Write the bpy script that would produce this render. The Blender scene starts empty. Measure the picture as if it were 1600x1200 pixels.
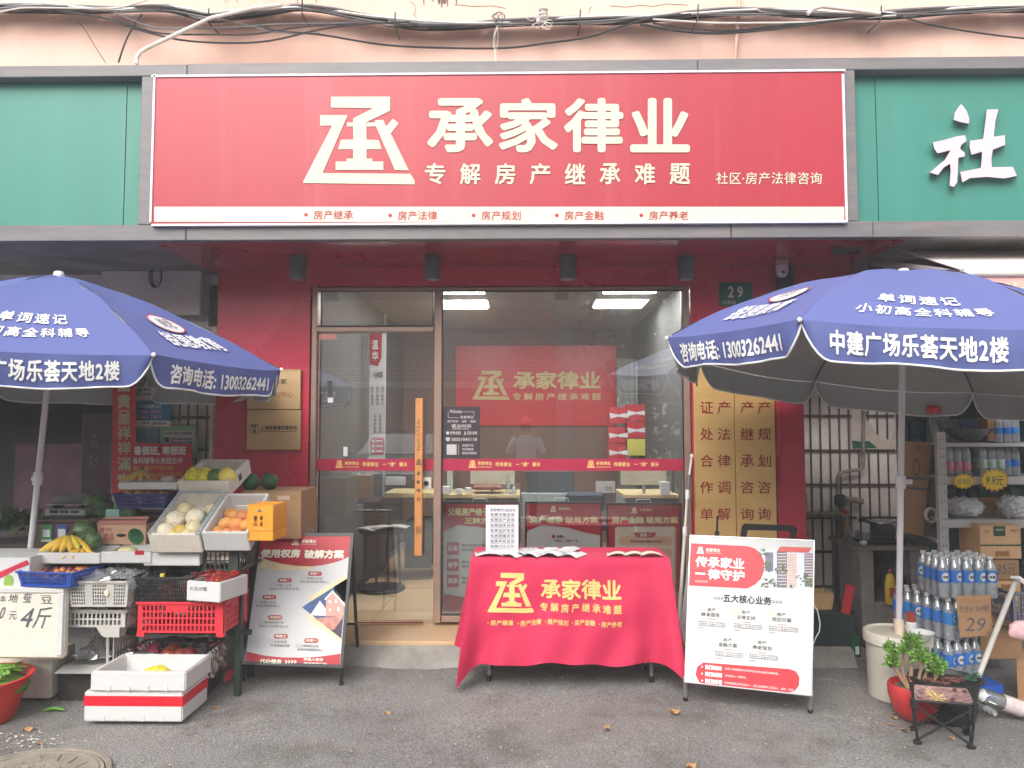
import bpy, bmesh, math, random
from mathutils import Vector, Matrix, Euler
R = random.Random(7)
PI = math.pi
sc = bpy.context.scene
COL = sc.collection

# ---------------------------------------------------------------- camera, sky, sun, exposure
F_PX, EYE = 1180.0, 1.5
YAW, PITCH = math.atan(22 / F_PX), math.atan(68 / F_PX)
cd = bpy.data.cameras.new('camera')
cam = bpy.data.objects.new('camera', cd)
COL.objects.link(cam)
sc.camera = cam
cam.location = (0, 0, EYE)
cam.rotation_euler = (PI / 2 + PITCH, 0, YAW)
cd.sensor_width = 36
cd.lens = 36 * F_PX / 1600
cd.clip_start = 0.01
cd.clip_end = 500

world = bpy.data.worlds.new('World')
sc.world = world
world.use_nodes = True
wn = world.node_tree
wn.nodes.clear()
sky = wn.nodes.new('ShaderNodeTexSky')
sky.sky_type = 'NISHITA'
sky.sun_disc = False
sky.sun_elevation = math.radians(41)
sky.sun_rotation = math.radians(200)
sky.dust_density = 4
sky.air_density = 1.6
hs = wn.nodes.new('ShaderNodeHueSaturation')
hs.inputs['Saturation'].default_value = 0.28
bg = wn.nodes.new('ShaderNodeBackground')
bg.inputs['Strength'].default_value = 0.15
wo = wn.nodes.new('ShaderNodeOutputWorld')
wn.links.new(sky.outputs[0], hs.inputs['Color'])
wn.links.new(hs.outputs[0], bg.inputs['Color'])
wn.links.new(bg.outputs[0], wo.inputs['Surface'])

sd = bpy.data.lights.new('sun', 'SUN')
sd.energy = 1.15
sd.angle = math.radians(42)
sd.color = (1, 0.97, 0.93)
sun = bpy.data.objects.new('sun', sd)
COL.objects.link(sun)
sun.rotation_euler = Euler((math.radians(49), 0, math.radians(-20)))   # light from behind and above the camera
sun.location = (0, -6, 9)

sc.view_settings.view_transform = 'Standard'
sc.view_settings.look = 'None'
sc.view_settings.gamma = 1
sc.view_settings.use_curve_mapping = False
sc.view_settings.exposure = 0.92
sc.render.engine = 'CYCLES'
sc.cycles.max_bounces = 8
sc.cycles.transparent_max_bounces = 24
sc.cycles.caustics_reflective = False
sc.cycles.caustics_refractive = False
sc.cycles.sample_clamp_indirect = 6
sc.cycles.use_denoising = True

# ---------------------------------------------------------------- pixel -> place
FW = Vector((-math.sin(YAW) * math.cos(PITCH), math.cos(YAW) * math.cos(PITCH), math.sin(PITCH)))
RT = Vector((math.cos(YAW), math.sin(YAW), 0))
UP = RT.cross(FW)
CAM = Vector((0, 0, EYE))


def ray(px, py):
    return FW * F_PX + RT * (px - 800) - UP * (py - 600)


def P(px, py, Y=None, z=None):
    d = ray(px, py)
    t = (Y / d.y) if Y is not None else ((z - EYE) / d.z)
    return CAM + d * t


# ---------------------------------------------------------------- materials
def lin(c):
    return tuple(((x / 255) / 12.92 if x / 255 <= 0.04045 else ((x / 255 + 0.055) / 1.055) ** 2.4) for x in c)


MATS = {}


def mat(name, rgb, rough=0.55, metal=0.0, var=0.10, scale=6.0, bump=0.0, bscale=60.0, coat=0.0, dirt=0.0, dirtc=(70, 62, 52),
        stretch=(1, 1, 1), spec=0.5, back=None, alpha=1.0, emit=0.0, sss=0.0, detail=5.0, rvar=0.0, rnd=0.0):
    if name in MATS:
        return MATS[name]
    m = bpy.data.materials.new(name)
    m.use_nodes = True
    n, l = m.node_tree.nodes, m.node_tree.links
    b = n['Principled BSDF']
    c = lin(rgb)
    b.inputs['Roughness'].default_value = rough
    b.inputs['Metallic'].default_value = metal
    b.inputs['Coat Weight'].default_value = coat
    b.inputs['Coat Roughness'].default_value = 0.12
    b.inputs['Specular IOR Level'].default_value = spec
    if sss:
        b.inputs['Subsurface Weight'].default_value = sss
        b.inputs['Subsurface Radius'].default_value = (0.02, 0.01, 0.006)
    tc = n.new('ShaderNodeTexCoord')
    mp = n.new('ShaderNodeMapping')
    mp.inputs['Scale'].default_value = stretch
    l.new(tc.outputs['Object'], mp.inputs[0])
    nz = n.new('ShaderNodeTexNoise')
    nz.inputs['Scale'].default_value = scale
    nz.inputs['Detail'].default_value = detail
    nz.inputs['Roughness'].default_value = 0.65
    l.new(mp.outputs[0], nz.inputs[0])
    rp = n.new('ShaderNodeValToRGB')
    rp.color_ramp.elements[0].position = 0.3
    rp.color_ramp.elements[1].position = 0.7
    rp.color_ramp.elements[0].color = tuple(x * (1 - var * 1.6) for x in c) + (1,)
    rp.color_ramp.elements[1].color = tuple(min(1, x * (1 + var)) for x in c) + (1,)
    l.new(nz.outputs[0], rp.inputs[0])
    out = rp.outputs[0]
    if dirt > 0:
        n2 = n.new('ShaderNodeTexNoise')
        n2.inputs['Scale'].default_value = scale * 0.45
        n2.inputs['Detail'].default_value = 9
        n2.inputs['Roughness'].default_value = 0.75
        l.new(mp.outputs[0], n2.inputs[0])
        r2 = n.new('ShaderNodeValToRGB')
        r2.color_ramp.elements[0].position = 0.52
        r2.color_ramp.elements[0].color = (0, 0, 0, 1)
        r2.color_ramp.elements[1].position = 0.72
        r2.color_ramp.elements[1].color = (dirt,) * 3 + (1,)
        l.new(n2.outputs[0], r2.inputs[0])
        mx = n.new('ShaderNodeMix')
        mx.data_type = 'RGBA'
        l.new(r2.outputs[0], mx.inputs['Factor'])
        l.new(out, mx.inputs['A'])
        mx.inputs['B'].default_value = lin(dirtc) + (1,)
        out = mx.outputs['Result']
    if back is not None:
        ge = n.new('ShaderNodeNewGeometry')
        mb_ = n.new('ShaderNodeMix')
        mb_.data_type = 'RGBA'
        l.new(ge.outputs['Backfacing'], mb_.inputs['Factor'])
        l.new(out, mb_.inputs['A'])
        mb_.inputs['B'].default_value = lin(back) + (1,)
        out = mb_.outputs['Result']
    if rnd:
        oi = n.new('ShaderNodeObjectInfo')
        hv_ = n.new('ShaderNodeHueSaturation')
        for inp, k_, f_ in (('Hue', rnd * .12, 1.0), ('Value', rnd, 7.3)):
            q_ = n.new('ShaderNodeMath'); q_.operation = 'MULTIPLY'; q_.inputs[1].default_value = f_
            l.new(oi.outputs['Random'], q_.inputs[0])
            w_ = n.new('ShaderNodeMath'); w_.operation = 'FRACT'
            l.new(q_.outputs[0], w_.inputs[0])
            mr_ = n.new('ShaderNodeMapRange')
            c0 = .5 if inp == 'Hue' else 1
            mr_.inputs['To Min'].default_value, mr_.inputs['To Max'].default_value = c0 - k_, c0 + k_
            l.new(w_.outputs[0], mr_.inputs[0])
            l.new(mr_.outputs[0], hv_.inputs[inp])
        l.new(out, hv_.inputs['Color'])
        out = hv_.outputs[0]
    l.new(out, b.inputs['Base Color'])
    if rvar:
        mr = n.new('ShaderNodeMapRange')
        mr.inputs['To Min'].default_value = max(0.02, rough - rvar)
        mr.inputs['To Max'].default_value = min(1, rough + rvar)
        l.new(nz.outputs[0], mr.inputs[0])
        l.new(mr.outputs[0], b.inputs['Roughness'])
    if bump:
        n3 = n.new('ShaderNodeTexNoise')
        n3.inputs['Scale'].default_value = bscale
        n3.inputs['Detail'].default_value = 4
        l.new(mp.outputs[0], n3.inputs[0])
        bp = n.new('ShaderNodeBump')
        bp.inputs['Strength'].default_value = bump
        bp.inputs['Distance'].default_value = 0.01
        l.new(n3.outputs[0], bp.inputs['Height'])
        l.new(bp.outputs[0], b.inputs['Normal'])
    if emit:
        b.inputs['Emission Color'].default_value = c + (1,)
        b.inputs['Emission Strength'].default_value = emit
    if alpha < 1:
        b.inputs['Alpha'].default_value = alpha
    MATS[name] = m
    return m


def glassy(name, tint, fac, rough=0.0, gcol=(1, 1, 1), diffuse=0.0, dcol=(0.8, 0.85, 0.9)):
    m = bpy.data.materials.new(name)
    m.use_nodes = True
    n, l = m.node_tree.nodes, m.node_tree.links
    n.clear()
    o = n.new('ShaderNodeOutputMaterial')
    t = n.new('ShaderNodeBsdfTransparent')
    t.inputs[0].default_value = tuple(tint) + (1,)
    g = n.new('ShaderNodeBsdfGlossy')
    g.inputs['Roughness'].default_value = rough
    g.inputs[0].default_value = tuple(gcol) + (1,)
    fr = n.new('ShaderNodeFresnel')
    fr.inputs[0].default_value = 1.45
    ad = n.new('ShaderNodeMath')
    ad.operation = 'ADD'
    ad.use_clamp = True
    ad.inputs[1].default_value = fac
    l.new(fr.outputs[0], ad.inputs[0])
    mx = n.new('ShaderNodeMixShader')
    l.new(ad.outputs[0], mx.inputs[0])
    src = t.outputs[0]
    if diffuse:
        d = n.new('ShaderNodeBsdfDiffuse')
        d.inputs[0].default_value = tuple(dcol) + (1,)
        m2 = n.new('ShaderNodeMixShader')
        m2.inputs[0].default_value = diffuse
        l.new(t.outputs[0], m2.inputs[1])
        l.new(d.outputs[0], m2.inputs[2])
        src = m2.outputs[0]
    l.new(src, mx.inputs[1])
    l.new(g.outputs[0], mx.inputs[2])
    l.new(mx.outputs[0], o.inputs[0])
    MATS[name] = m
    return m


# ---------------------------------------------------------------- mesh building
def origin(o):
    v = Vector((0, 0, 0))
    while o is not None:
        if o.get('_local'):
            return None
        v += o.location
        o = o.parent
    return v


class MB:
    def __init__(s):
        s.v, s.f = [], []

    def add(s, vs, fs):
        k = len(s.v)
        s.v += [tuple(v) for v in vs]
        s.f += [tuple(i + k for i in f) for f in fs]
        return s

    def quad(s, a, b, c, d):
        return s.add([a, b, c, d], [(0, 1, 2, 3)])

    def box(s, x0, x1, y0, y1, z0, z1, bev=0.0, M=None):
        if bev <= 0:
            vs = [(x, y, z) for x in (x0, x1) for y in (y0, y1) for z in (z0, z1)]
            fs = [(0, 1, 3, 2), (4, 6, 7, 5), (0, 4, 5, 1), (2, 3, 7, 6), (0, 2, 6, 4), (1, 5, 7, 3)]
        else:
            e = min(bev, (x1 - x0) * .45, (y1 - y0) * .45, (z1 - z0) * .45)
            vs, fs, idx = [], [], {}
            X, Y, Z = (x0, x1), (y0, y1), (z0, z1)
            for i in (0, 1):
                for j in (0, 1):
                    for k in (0, 1):
                        sx, sy, sz = (e, -e)[i], (e, -e)[j], (e, -e)[k]
                        idx[i, j, k, 0] = len(vs); vs.append((X[i], Y[j] + sy, Z[k] + sz))
                        idx[i, j, k, 1] = len(vs); vs.append((X[i] + sx, Y[j], Z[k] + sz))
                        idx[i, j, k, 2] = len(vs); vs.append((X[i] + sx, Y[j] + sy, Z[k]))
                        t = (idx[i, j, k, 0], idx[i, j, k, 1], idx[i, j, k, 2])
                        fs.append(t if (i + j + k) % 2 else t[::-1])
            for i in (0, 1):
                q = [idx[i, a, b, 0] for a, b in ((0, 0), (0, 1), (1, 1), (1, 0))]
                fs.append(tuple(q if i == 0 else q[::-1]))
                q = [idx[a, i, b, 1] for a, b in ((0, 0), (1, 0), (1, 1), (0, 1))]
                fs.append(tuple(q if i == 0 else q[::-1]))
                q = [idx[a, b, i, 2] for a, b in ((0, 0), (0, 1), (1, 1), (1, 0))]
                fs.append(tuple(q if i == 0 else q[::-1]))
            for a in (0, 1):
                for b in (0, 1):
                    q = [idx[0, a, b, 1], idx[1, a, b, 1], idx[1, a, b, 2], idx[0, a, b, 2]]
                    fs.append(tuple(q if a == b else q[::-1]))
                    q = [idx[a, 0, b, 0], idx[a, 0, b, 2], idx[a, 1, b, 2], idx[a, 1, b, 0]]
                    fs.append(tuple(q if a == b else q[::-1]))
                    q = [idx[a, b, 0, 0], idx[a, b, 0, 1], idx[a, b, 1, 1], idx[a, b, 1, 0]]
                    fs.append(tuple(q[::-1] if a == b else q))
        if M is not None:
            vs = [M @ Vector(v) for v in vs]
        return s.add(vs, fs)

    def tube(s, pts, r, n=8, caps=True):
        pts = [Vector(p) for p in pts]
        rs = r if isinstance(r, (list, tuple)) else [r] * len(pts)
        rings, up = [], None
        for i, p in enumerate(pts):
            t = (pts[min(i + 1, len(pts) - 1)] - pts[max(i - 1, 0)])
            if t.length < 1e-9:
                t = Vector((0, 0, 1))
            t.normalize()
            if up is None:
                up = t.orthogonal().normalized()
            else:
                up = (up - t * up.dot(t))
                up = up.normalized() if up.length > 1e-6 else t.orthogonal().normalized()
            w = t.cross(up)
            rings.append([p + (up * math.cos(a) + w * math.sin(a)) * rs[i] for a in (2 * PI * k / n for k in range(n))])
        vs = [v for g in rings for v in g]
        fs = []
        for i in range(len(rings) - 1):
            for k in range(n):
                a, b = i * n + k, i * n + (k + 1) % n
                fs.append((a, b, b + n, a + n))
        if caps:
            fs.append(tuple(range(n))[::-1])
            fs.append(tuple(range(len(vs) - n, len(vs))))
        return s.add(vs, fs)

    def lathe(s, prof, c=(0, 0, 0), n=16, M=None, sx=1, sy=1, cap=True):
        vs, fs = [], []
        for r, z in prof:
            for k in range(n):
                a = 2 * PI * k / n
                vs.append(Vector((r * math.cos(a) * sx, r * math.sin(a) * sy, z)))
        for i in range(len(prof) - 1):
            for k in range(n):
                a, b = i * n + k, i * n + (k + 1) % n
                fs.append((a, b, b + n, a + n))
        if cap:
            fs.append(tuple(range(n))[::-1])
            fs.append(tuple(range(len(vs) - n, len(vs))))
        if M is not None:
            vs = [M @ v for v in vs]
        return s.add([v + Vector(c) for v in vs], fs)

    def ball(s, c, rx, ry=None, rz=None, n=14, m=9, fn=None, M=None):
        ry = ry or rx
        rz = rz or rx
        vs = [Vector((0, 0, -1))]
        for i in range(1, m):
            th = PI * i / m
            for k in range(n):
                a = 2 * PI * k / n
                vs.append(Vector((math.sin(th) * math.cos(a), math.sin(th) * math.sin(a), -math.cos(th))))
        vs.append(Vector((0, 0, 1)))
        fs = [(0, 1 + (k + 1) % n, 1 + k) for k in range(n)]
        for i in range(m - 2):
            for k in range(n):
                a, b = 1 + i * n + k, 1 + i * n + (k + 1) % n
                fs.append((a, b, b + n, a + n))
        L = len(vs) - 1
        fs += [(L, L - n + k, L - n + (k + 1) % n) for k in range(n)]
        if fn:
            vs = [fn(v) for v in vs]
        vs = [Vector((v.x * rx, v.y * ry, v.z * rz)) for v in vs]
        if M is not None:
            vs = [M @ v for v in vs]
        return s.add([v + Vector(c) for v in vs], fs)

    def grid(s, fn, nu, nv):
        vs = [fn(i / nu, j / nv) for j in range(nv + 1) for i in range(nu + 1)]
        fs = [(j * (nu + 1) + i, j * (nu + 1) + i + 1, (j + 1) * (nu + 1) + i + 1, (j + 1) * (nu + 1) + i)
              for j in range(nv) for i in range(nu)]
        return s.add(vs, fs)

    def prism(s, front, back):
        n = len(front)
        return s.add(list(front) + list(back), [tuple(range(n)), tuple(range(2 * n - 1, n - 1, -1))] +
                     [(i, i + n, (i + 1) % n + n, (i + 1) % n) for i in range(n)])

    def slab(s, pts, nrm, th):
        nrm = Vector(nrm)
        return s.prism([Vector(p) + nrm * th for p in pts], [Vector(p) for p in pts])

    def mesh(s, name, m, off=Vector((0, 0, 0)), smooth=40, bevel=0.0):
        me = bpy.data.meshes.new(name)
        me.from_pydata([tuple(Vector(v) - off) for v in s.v], [], s.f)
        if bevel:
            bm = bmesh.new()
            bm.from_mesh(me)
            bmesh.ops.remove_doubles(bm, verts=bm.verts, dist=1e-5)
            ed = [e for e in bm.edges if len(e.link_faces) == 2 and e.calc_face_angle(0) > 0.6]
            bmesh.ops.bevel(bm, geom=ed, offset=bevel, segments=2, affect='EDGES', clamp_overlap=True)
            bm.to_mesh(me)
            bm.free()
        me.materials.append(m)
        if smooth:
            me.shade_smooth()
            me.set_sharp_from_angle(angle=math.radians(smooth))
        me.update()
        return me

    def build(s, name, m, parent=None, label=None, cat=None, group=None, kind=None, smooth=40, bevel=0.0):
        off = Vector((0, 0, 0))
        if parent is not None:
            off = origin(parent) or Vector((0, 0, 0))
        elif kind != 'structure' and s.v:
            xs, ys, zs = zip(*[tuple(v) for v in s.v])
            off = Vector(((min(xs) + max(xs)) / 2, (min(ys) + max(ys)) / 2, min(zs)))
        o = bpy.data.objects.new(name, s.mesh(name, m, off, smooth, bevel))
        COL.objects.link(o)
        if parent is not None:
            o.parent = parent
        else:
            o.location = off
        return tag(o, label, cat, group, kind)


def tag(o, label=None, cat=None, group=None, kind=None):
    if label: o['label'] = label
    if cat: o['category'] = cat
    if group: o['group'] = group
    if kind: o['kind'] = kind
    return o


def thing(name, label, cat, loc=(0, 0, 0), rot=None, group=None, local=False):
    o = bpy.data.objects.new(name, None)
    o.empty_display_size = 0.05
    COL.objects.link(o)
    o.location = loc
    if rot is not None:
        o.rotation_euler = rot
        local = True
    if local:
        o['_local'] = 1
    return tag(o, label, cat, group)


KIDS = {}


def copy_tree(o, loc=None, rot=None, label=None, group=None, parent=None, scale=None):
    c = o.copy()
    COL.objects.link(c)
    c.parent = parent
    if loc is not None: c.location = loc
    if rot is not None: c.rotation_euler = rot
    if scale is not None: c.scale = (scale,) * 3 if not isinstance(scale, (tuple, list)) else scale
    if label: c['label'] = label
    if group: c['group'] = group
    for ch in list(o.children):
        if ch is not c:
            copy_tree(ch, parent=c)
    return c


def lattice(mb, o, u, v, n, us, vs, hole, th):
    """a flat moulded grid: o + u*us[i] + v*vs[j]; hole(i, j) cells are open; thickness th along -n"""
    o, u, v, n = Vector(o), Vector(u), Vector(v), Vector(n)
    I, J = len(us) - 1, len(vs) - 1
    solid = lambda i, j: 0 <= i < I and 0 <= j < J and not hole(i, j)
    p = lambda a, b, k: o + u * a + v * b - n * (th * k)
    for i in range(I):
        for j in range(J):
            if not solid(i, j):
                continue
            a0, a1, b0, b1 = us[i], us[i + 1], vs[j], vs[j + 1]
            mb.quad(p(a0, b0, 0), p(a1, b0, 0), p(a1, b1, 0), p(a0, b1, 0))
            mb.quad(p(a0, b1, 1), p(a1, b1, 1), p(a1, b0, 1), p(a0, b0, 1))
            if not solid(i - 1, j): mb.quad(p(a0, b0, 1), p(a0, b0, 0), p(a0, b1, 0), p(a0, b1, 1))
            if not solid(i + 1, j): mb.quad(p(a1, b0, 0), p(a1, b0, 1), p(a1, b1, 1), p(a1, b1, 0))
            if not solid(i, j - 1): mb.quad(p(a0, b0, 0), p(a0, b0, 1), p(a1, b0, 1), p(a1, b0, 0))
            if not solid(i, j + 1): mb.quad(p(a0, b1, 1), p(a0, b1, 0), p(a1, b1, 0), p(a1, b1, 1))


# ---------------------------------------------------------------- writing
TXT = {}


def text_geo(s, bold=0.0, sp=1.0, cuts=(0, 0)):
    k = (s, bold, sp, cuts)
    if k in TXT:
        return TXT[k]
    c = bpy.data.curves.new('t', 'FONT')
    c.body = s
    c.size = 1
    c.space_character = sp
    c.resolution_u = 2
    o = bpy.data.objects.new('t', c)
    me = bpy.data.meshes.new_from_object(o)
    bpy.data.objects.remove(o)
    bpy.data.curves.remove(c)
    vs = [v.co.copy() for v in me.vertices]
    xs = [v.x for v in vs]; ys = [v.y for v in vs]
    x0, x1, y0, y1 = min(xs), max(xs), min(ys), max(ys)
    w, h = max(x1 - x0, 1e-4), max(y1 - y0, 1e-4)
    for v in me.vertices:
        v.co.x = (v.co.x - x0) / w
        v.co.y = 1 - (v.co.y - y0) / h
    if cuts != (0, 0):
        bm = bmesh.new()
        bm.from_mesh(me)
        for ax in (0, 1):
            for i in range(1, cuts[ax]):
                co = (i / cuts[ax], 0, 0) if ax == 0 else (0, i / cuts[ax], 0)
                no = (1, 0, 0) if ax == 0 else (0, 1, 0)
                bmesh.ops.bisect_plane(bm, geom=bm.verts[:] + bm.edges[:] + bm.faces[:], plane_co=co, plane_no=no)
        bm.to_mesh(me)
        bm.free()
    v0 = [(v.co.x, v.co.y) for v in me.vertices]
    f0 = [tuple(p.vertices) for p in me.polygons]
    vs, fs = [], []
    bx, by = bold / w, bold / h
    lay = [(0, 0)] if bold < .004 else [(-1, -1), (1, 1), (-1, 1), (1, -1)] if bold < .02 else [(0, 0), (-.7, -.7), (.7, .7), (-.7, .7), (.7, -.7), (1, 0), (-1, 0), (0, 1), (0, -1)]
    if bold < .004: bx = by = 0
    for i, (ox, oy) in enumerate(lay):      # heavier strokes: the same outline laid down a few times, slightly shifted
        k_ = len(vs)
        vs += [((x + bx + ox * bx) / (1 + 2 * bx), (y + by + oy * by) / (1 + 2 * by), i * .00015) for x, y in v0]
        fs += [tuple(j + k_ for j in f) for f in f0]
    res = (vs, fs, w, h)
    bpy.data.meshes.remove(me)
    TXT[k] = res
    return res


class Plane:
    """photo-facing plane at depth Y; coordinates are photo pixels on it"""
    def __init__(s, Y): s.Y = Y
    def pt(s, a, b, l=0.0): return P(a, b, Y=s.Y - l)


class Quad:
    """board from four photo pixel corners and their 3D places; coordinates are photo pixels"""
    def __init__(s, px, w):
        s.px, s.w = [Vector(p) for p in px], [Vector(p) for p in w]      # TL TR BR BL
        s.n = (s.w[1] - s.w[0]).cross(s.w[3] - s.w[0]).normalized() * -1
        if s.n.y > 0: s.n = -s.n
    def st(s, a, b, l=0.0):
        w = s.w
        return (w[0] * (1 - a) + w[1] * a) * (1 - b) + (w[3] * (1 - a) + w[2] * a) * b + s.n * l
    def inv(s, x, y):
        a, b = 0.5, 0.5
        for _ in range(12):
            q = (s.px[0] * (1 - a) + s.px[1] * a) * (1 - b) + (s.px[3] * (1 - a) + s.px[2] * a) * b
            du = (s.px[1] - s.px[0]) * (1 - b) + (s.px[2] - s.px[3]) * b
            dv = (s.px[3] - s.px[0]) * (1 - a) + (s.px[2] - s.px[1]) * a
            e = Vector((x, y)) - q
            det = du.x * dv.y - du.y * dv.x
            a += (e.x * dv.y - e.y * dv.x) / det
            b += (du.x * e.y - du.y * e.x) / det
        return a, b
    def pt(s, x, y, l=0.0):
        return s.st(*s.inv(x, y), l)
    def W(s): return (s.px[1] - s.px[0]).length
    def H(s): return (s.px[3] - s.px[0]).length


def put(mb, fn, s, x0, y0, x1, y1, bold=0.012, sp=1.0, l=0.002, th=0.0, cuts=(0, 0)):
    """write s into the rectangle x0..x1, y0..y1 of the surface fn(x, y, lift)"""
    vs, fs, w, h = text_geo(s, bold, sp, cuts)
    mb.add([fn(x0 + (x1 - x0) * a, y0 + (y1 - y0) * b, l + e) for a, b, e in vs], fs)
    return mb


def rect(mb, fn, x0, y0, x1, y1, l=0.001):
    return mb.quad(fn(x0, y1, l), fn(x1, y1, l), fn(x1, y0, l), fn(x0, y0, l))


def poly(mb, fn, pts, l=0.001):
    return mb.add([fn(x, y, l) for x, y in pts], [tuple(range(len(pts)))])


def qput(mb, q, s, cx, cy, w, h, **k):
    """text centred at a photo pixel of a Quad, running along the board's own axes"""
    a, b = q.inv(cx, cy)
    dw, dh = w / q.W() / 2, h / q.H() / 2
    return put(mb, q.st, s, a - dw, b - dh, a + dw, b + dh, **k)


LOGO = [
    [(468, 605), (838, 605), (838, 693), (690, 763), (690, 872), (768, 875), (784, 932), (690, 932), (690, 990), (725, 990), (728, 1008),
     (796, 1008), (796, 1060), (497, 1060), (497, 1008), (565, 1008), (565, 990), (607, 990), (607, 932), (512, 932), (530, 872),
     (607, 872), (607, 790), (568, 790), (568, 766), (607, 766), (607, 740), (733, 676), (468, 673)],
    [(694, 766), (745, 766), (745, 752), (795, 750), (812, 790), (855, 742), (892, 770), (842, 835), (955, 1063), (868, 1060), (750, 790), (694, 790)],
    [(400, 720), (572, 720), (415, 1080), (965, 1085), (992, 1128), (992, 1150), (295, 1142), (295, 1130), (475, 785), (400, 785)]]


def logo(mb, fn, x0, y0, x1, y1, l=0.002):
    for pg in LOGO:
        poly(mb, fn, [(x0 + (x - 295) / 697 * (x1 - x0), y0 + (y - 605) / 545 * (y1 - y0)) for x, y in pg], l)
    return mb


def rrect(x0, y0, x1, y1, r, n=4, corners=(1, 1, 1, 1)):
    out = []
    for i, (cx, cy, a0) in enumerate(((x0 + r, y0 + r, PI), (x1 - r, y0 + r, 1.5 * PI), (x1 - r, y1 - r, 0), (x0 + r, y1 - r, 0.5 * PI))):
        if corners[i]:
            out += [(cx + r * math.cos(a0 + k * PI / 2 / n), cy + r * math.sin(a0 + k * PI / 2 / n)) for k in range(n + 1)]
        else:
            out.append(((x0, x1, x1, x0)[i], (y0, y0, y1, y1)[i]))
    return out
# ================================================================ materials used all over
RED = mat('red cladding sheet', (196, 52, 76), rough=.28, var=.05, scale=2, spec=.5, rvar=.08)
SIGNRED = mat('sign face red film', (176, 46, 62), rough=.38, var=.05, scale=1.2, dirt=.3, dirtc=(206, 110, 118), stretch=(4, 1, .18), bump=.12, bscale=1.3)
CREAM = mat('cream print', (214, 208, 184), rough=.5, var=.03)
GOLDP = mat('gold print', (240, 206, 130), rough=.5, var=.05)
PRINTR = mat('red print', (186, 30, 48), rough=.45, var=.04)
PRINTD = mat('dark print', (50, 46, 48), rough=.6, var=.05)
PRINTG = mat('grey print', (130, 128, 128), rough=.6, var=.05)
PRINTW = mat('white print', (244, 244, 242), rough=.5, var=.02)
PAPER = mat('white paper', (216, 217, 218), rough=.6, var=.03, scale=3)
ALU = mat('weathered grey aluminium frame', (118, 114, 116), rough=.45, var=.12, scale=3, dirt=.5, dirtc=(150, 140, 130), stretch=(1, 1, 6), spec=.5)
BRONZE = mat('bronze anodised aluminium', (166, 140, 126), rough=.35, metal=.35, var=.08, scale=3)
BLACKRUB = mat('black rubber', (34, 34, 36), rough=.55, var=.1)
BLACKM = mat('black painted steel', (40, 41, 44), rough=.4, var=.12, scale=20)
DGREEN = mat('dark green painted steel', (44, 60, 52), rough=.45, var=.2, scale=12, dirt=.3)
WHITEM = mat('white painted steel', (222, 222, 224), rough=.4, var=.05, scale=9, dirt=.12)
FOAM = mat('white styrofoam', (214, 214, 213), rough=.75, var=.03, scale=60, bump=.25, bscale=180, dirt=.12, dirtc=(206, 196, 176), sss=.0)
FOAMD = mat('dirty styrofoam', (232, 226, 214), rough=.8, var=.05, scale=40, bump=.3, bscale=160, dirt=.45, dirtc=(186, 166, 130))
CARD = mat('brown cardboard', (176, 136, 100), rough=.8, var=.07, scale=5, bump=.08, bscale=40, dirt=.15, dirtc=(130, 96, 66), stretch=(1, 1, 8))
STEEL = mat('stainless steel', (190, 190, 192), rough=.25, metal=.9, var=.08, scale=14)
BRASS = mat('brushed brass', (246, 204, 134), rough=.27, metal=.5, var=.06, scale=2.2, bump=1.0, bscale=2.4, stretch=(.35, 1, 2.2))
WOODH = mat('orange wood', (206, 142, 84), rough=.45, var=.12, scale=8, stretch=(12, 12, 1))
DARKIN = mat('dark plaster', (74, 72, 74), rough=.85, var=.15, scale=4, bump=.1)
GLASS = glassy('shopfront glass', (.93, .95, .94), .085)
PINKS = mat('salmon plastic film', (232, 158, 140), rough=.4)

G = 5.36            # plane of the shop glass
SOF = 2.64          # soffit height
FAS = 4.51          # front of the sign box
LW = 5.62           # greengrocer's side wall plane
RW = 6.05           # barred wall plane on the right


def prect(Y, x0, y0, x1, y1):
    """photo rectangle on plane Y -> X0, X1, Z0, Z1 in the place"""
    c = P((x0 + x1) / 2, (y0 + y1) / 2, Y=Y)
    return (P(x0, (y0 + y1) / 2, Y=Y).x, P(x1, (y0 + y1) / 2, Y=Y).x, P((x0 + x1) / 2, y1, Y=Y).z, P((x0 + x1) / 2, y0, Y=Y).z)


def pbox(mb, Y, x0, y0, x1, y1, depth, bev=0.0, front=True):
    X0, X1, Z0, Z1 = prect(Y, x0, y0, x1, y1)
    return mb.box(X0, X1, Y if front else Y - depth, Y + depth if front else Y, Z0, Z1, bev)


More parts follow.
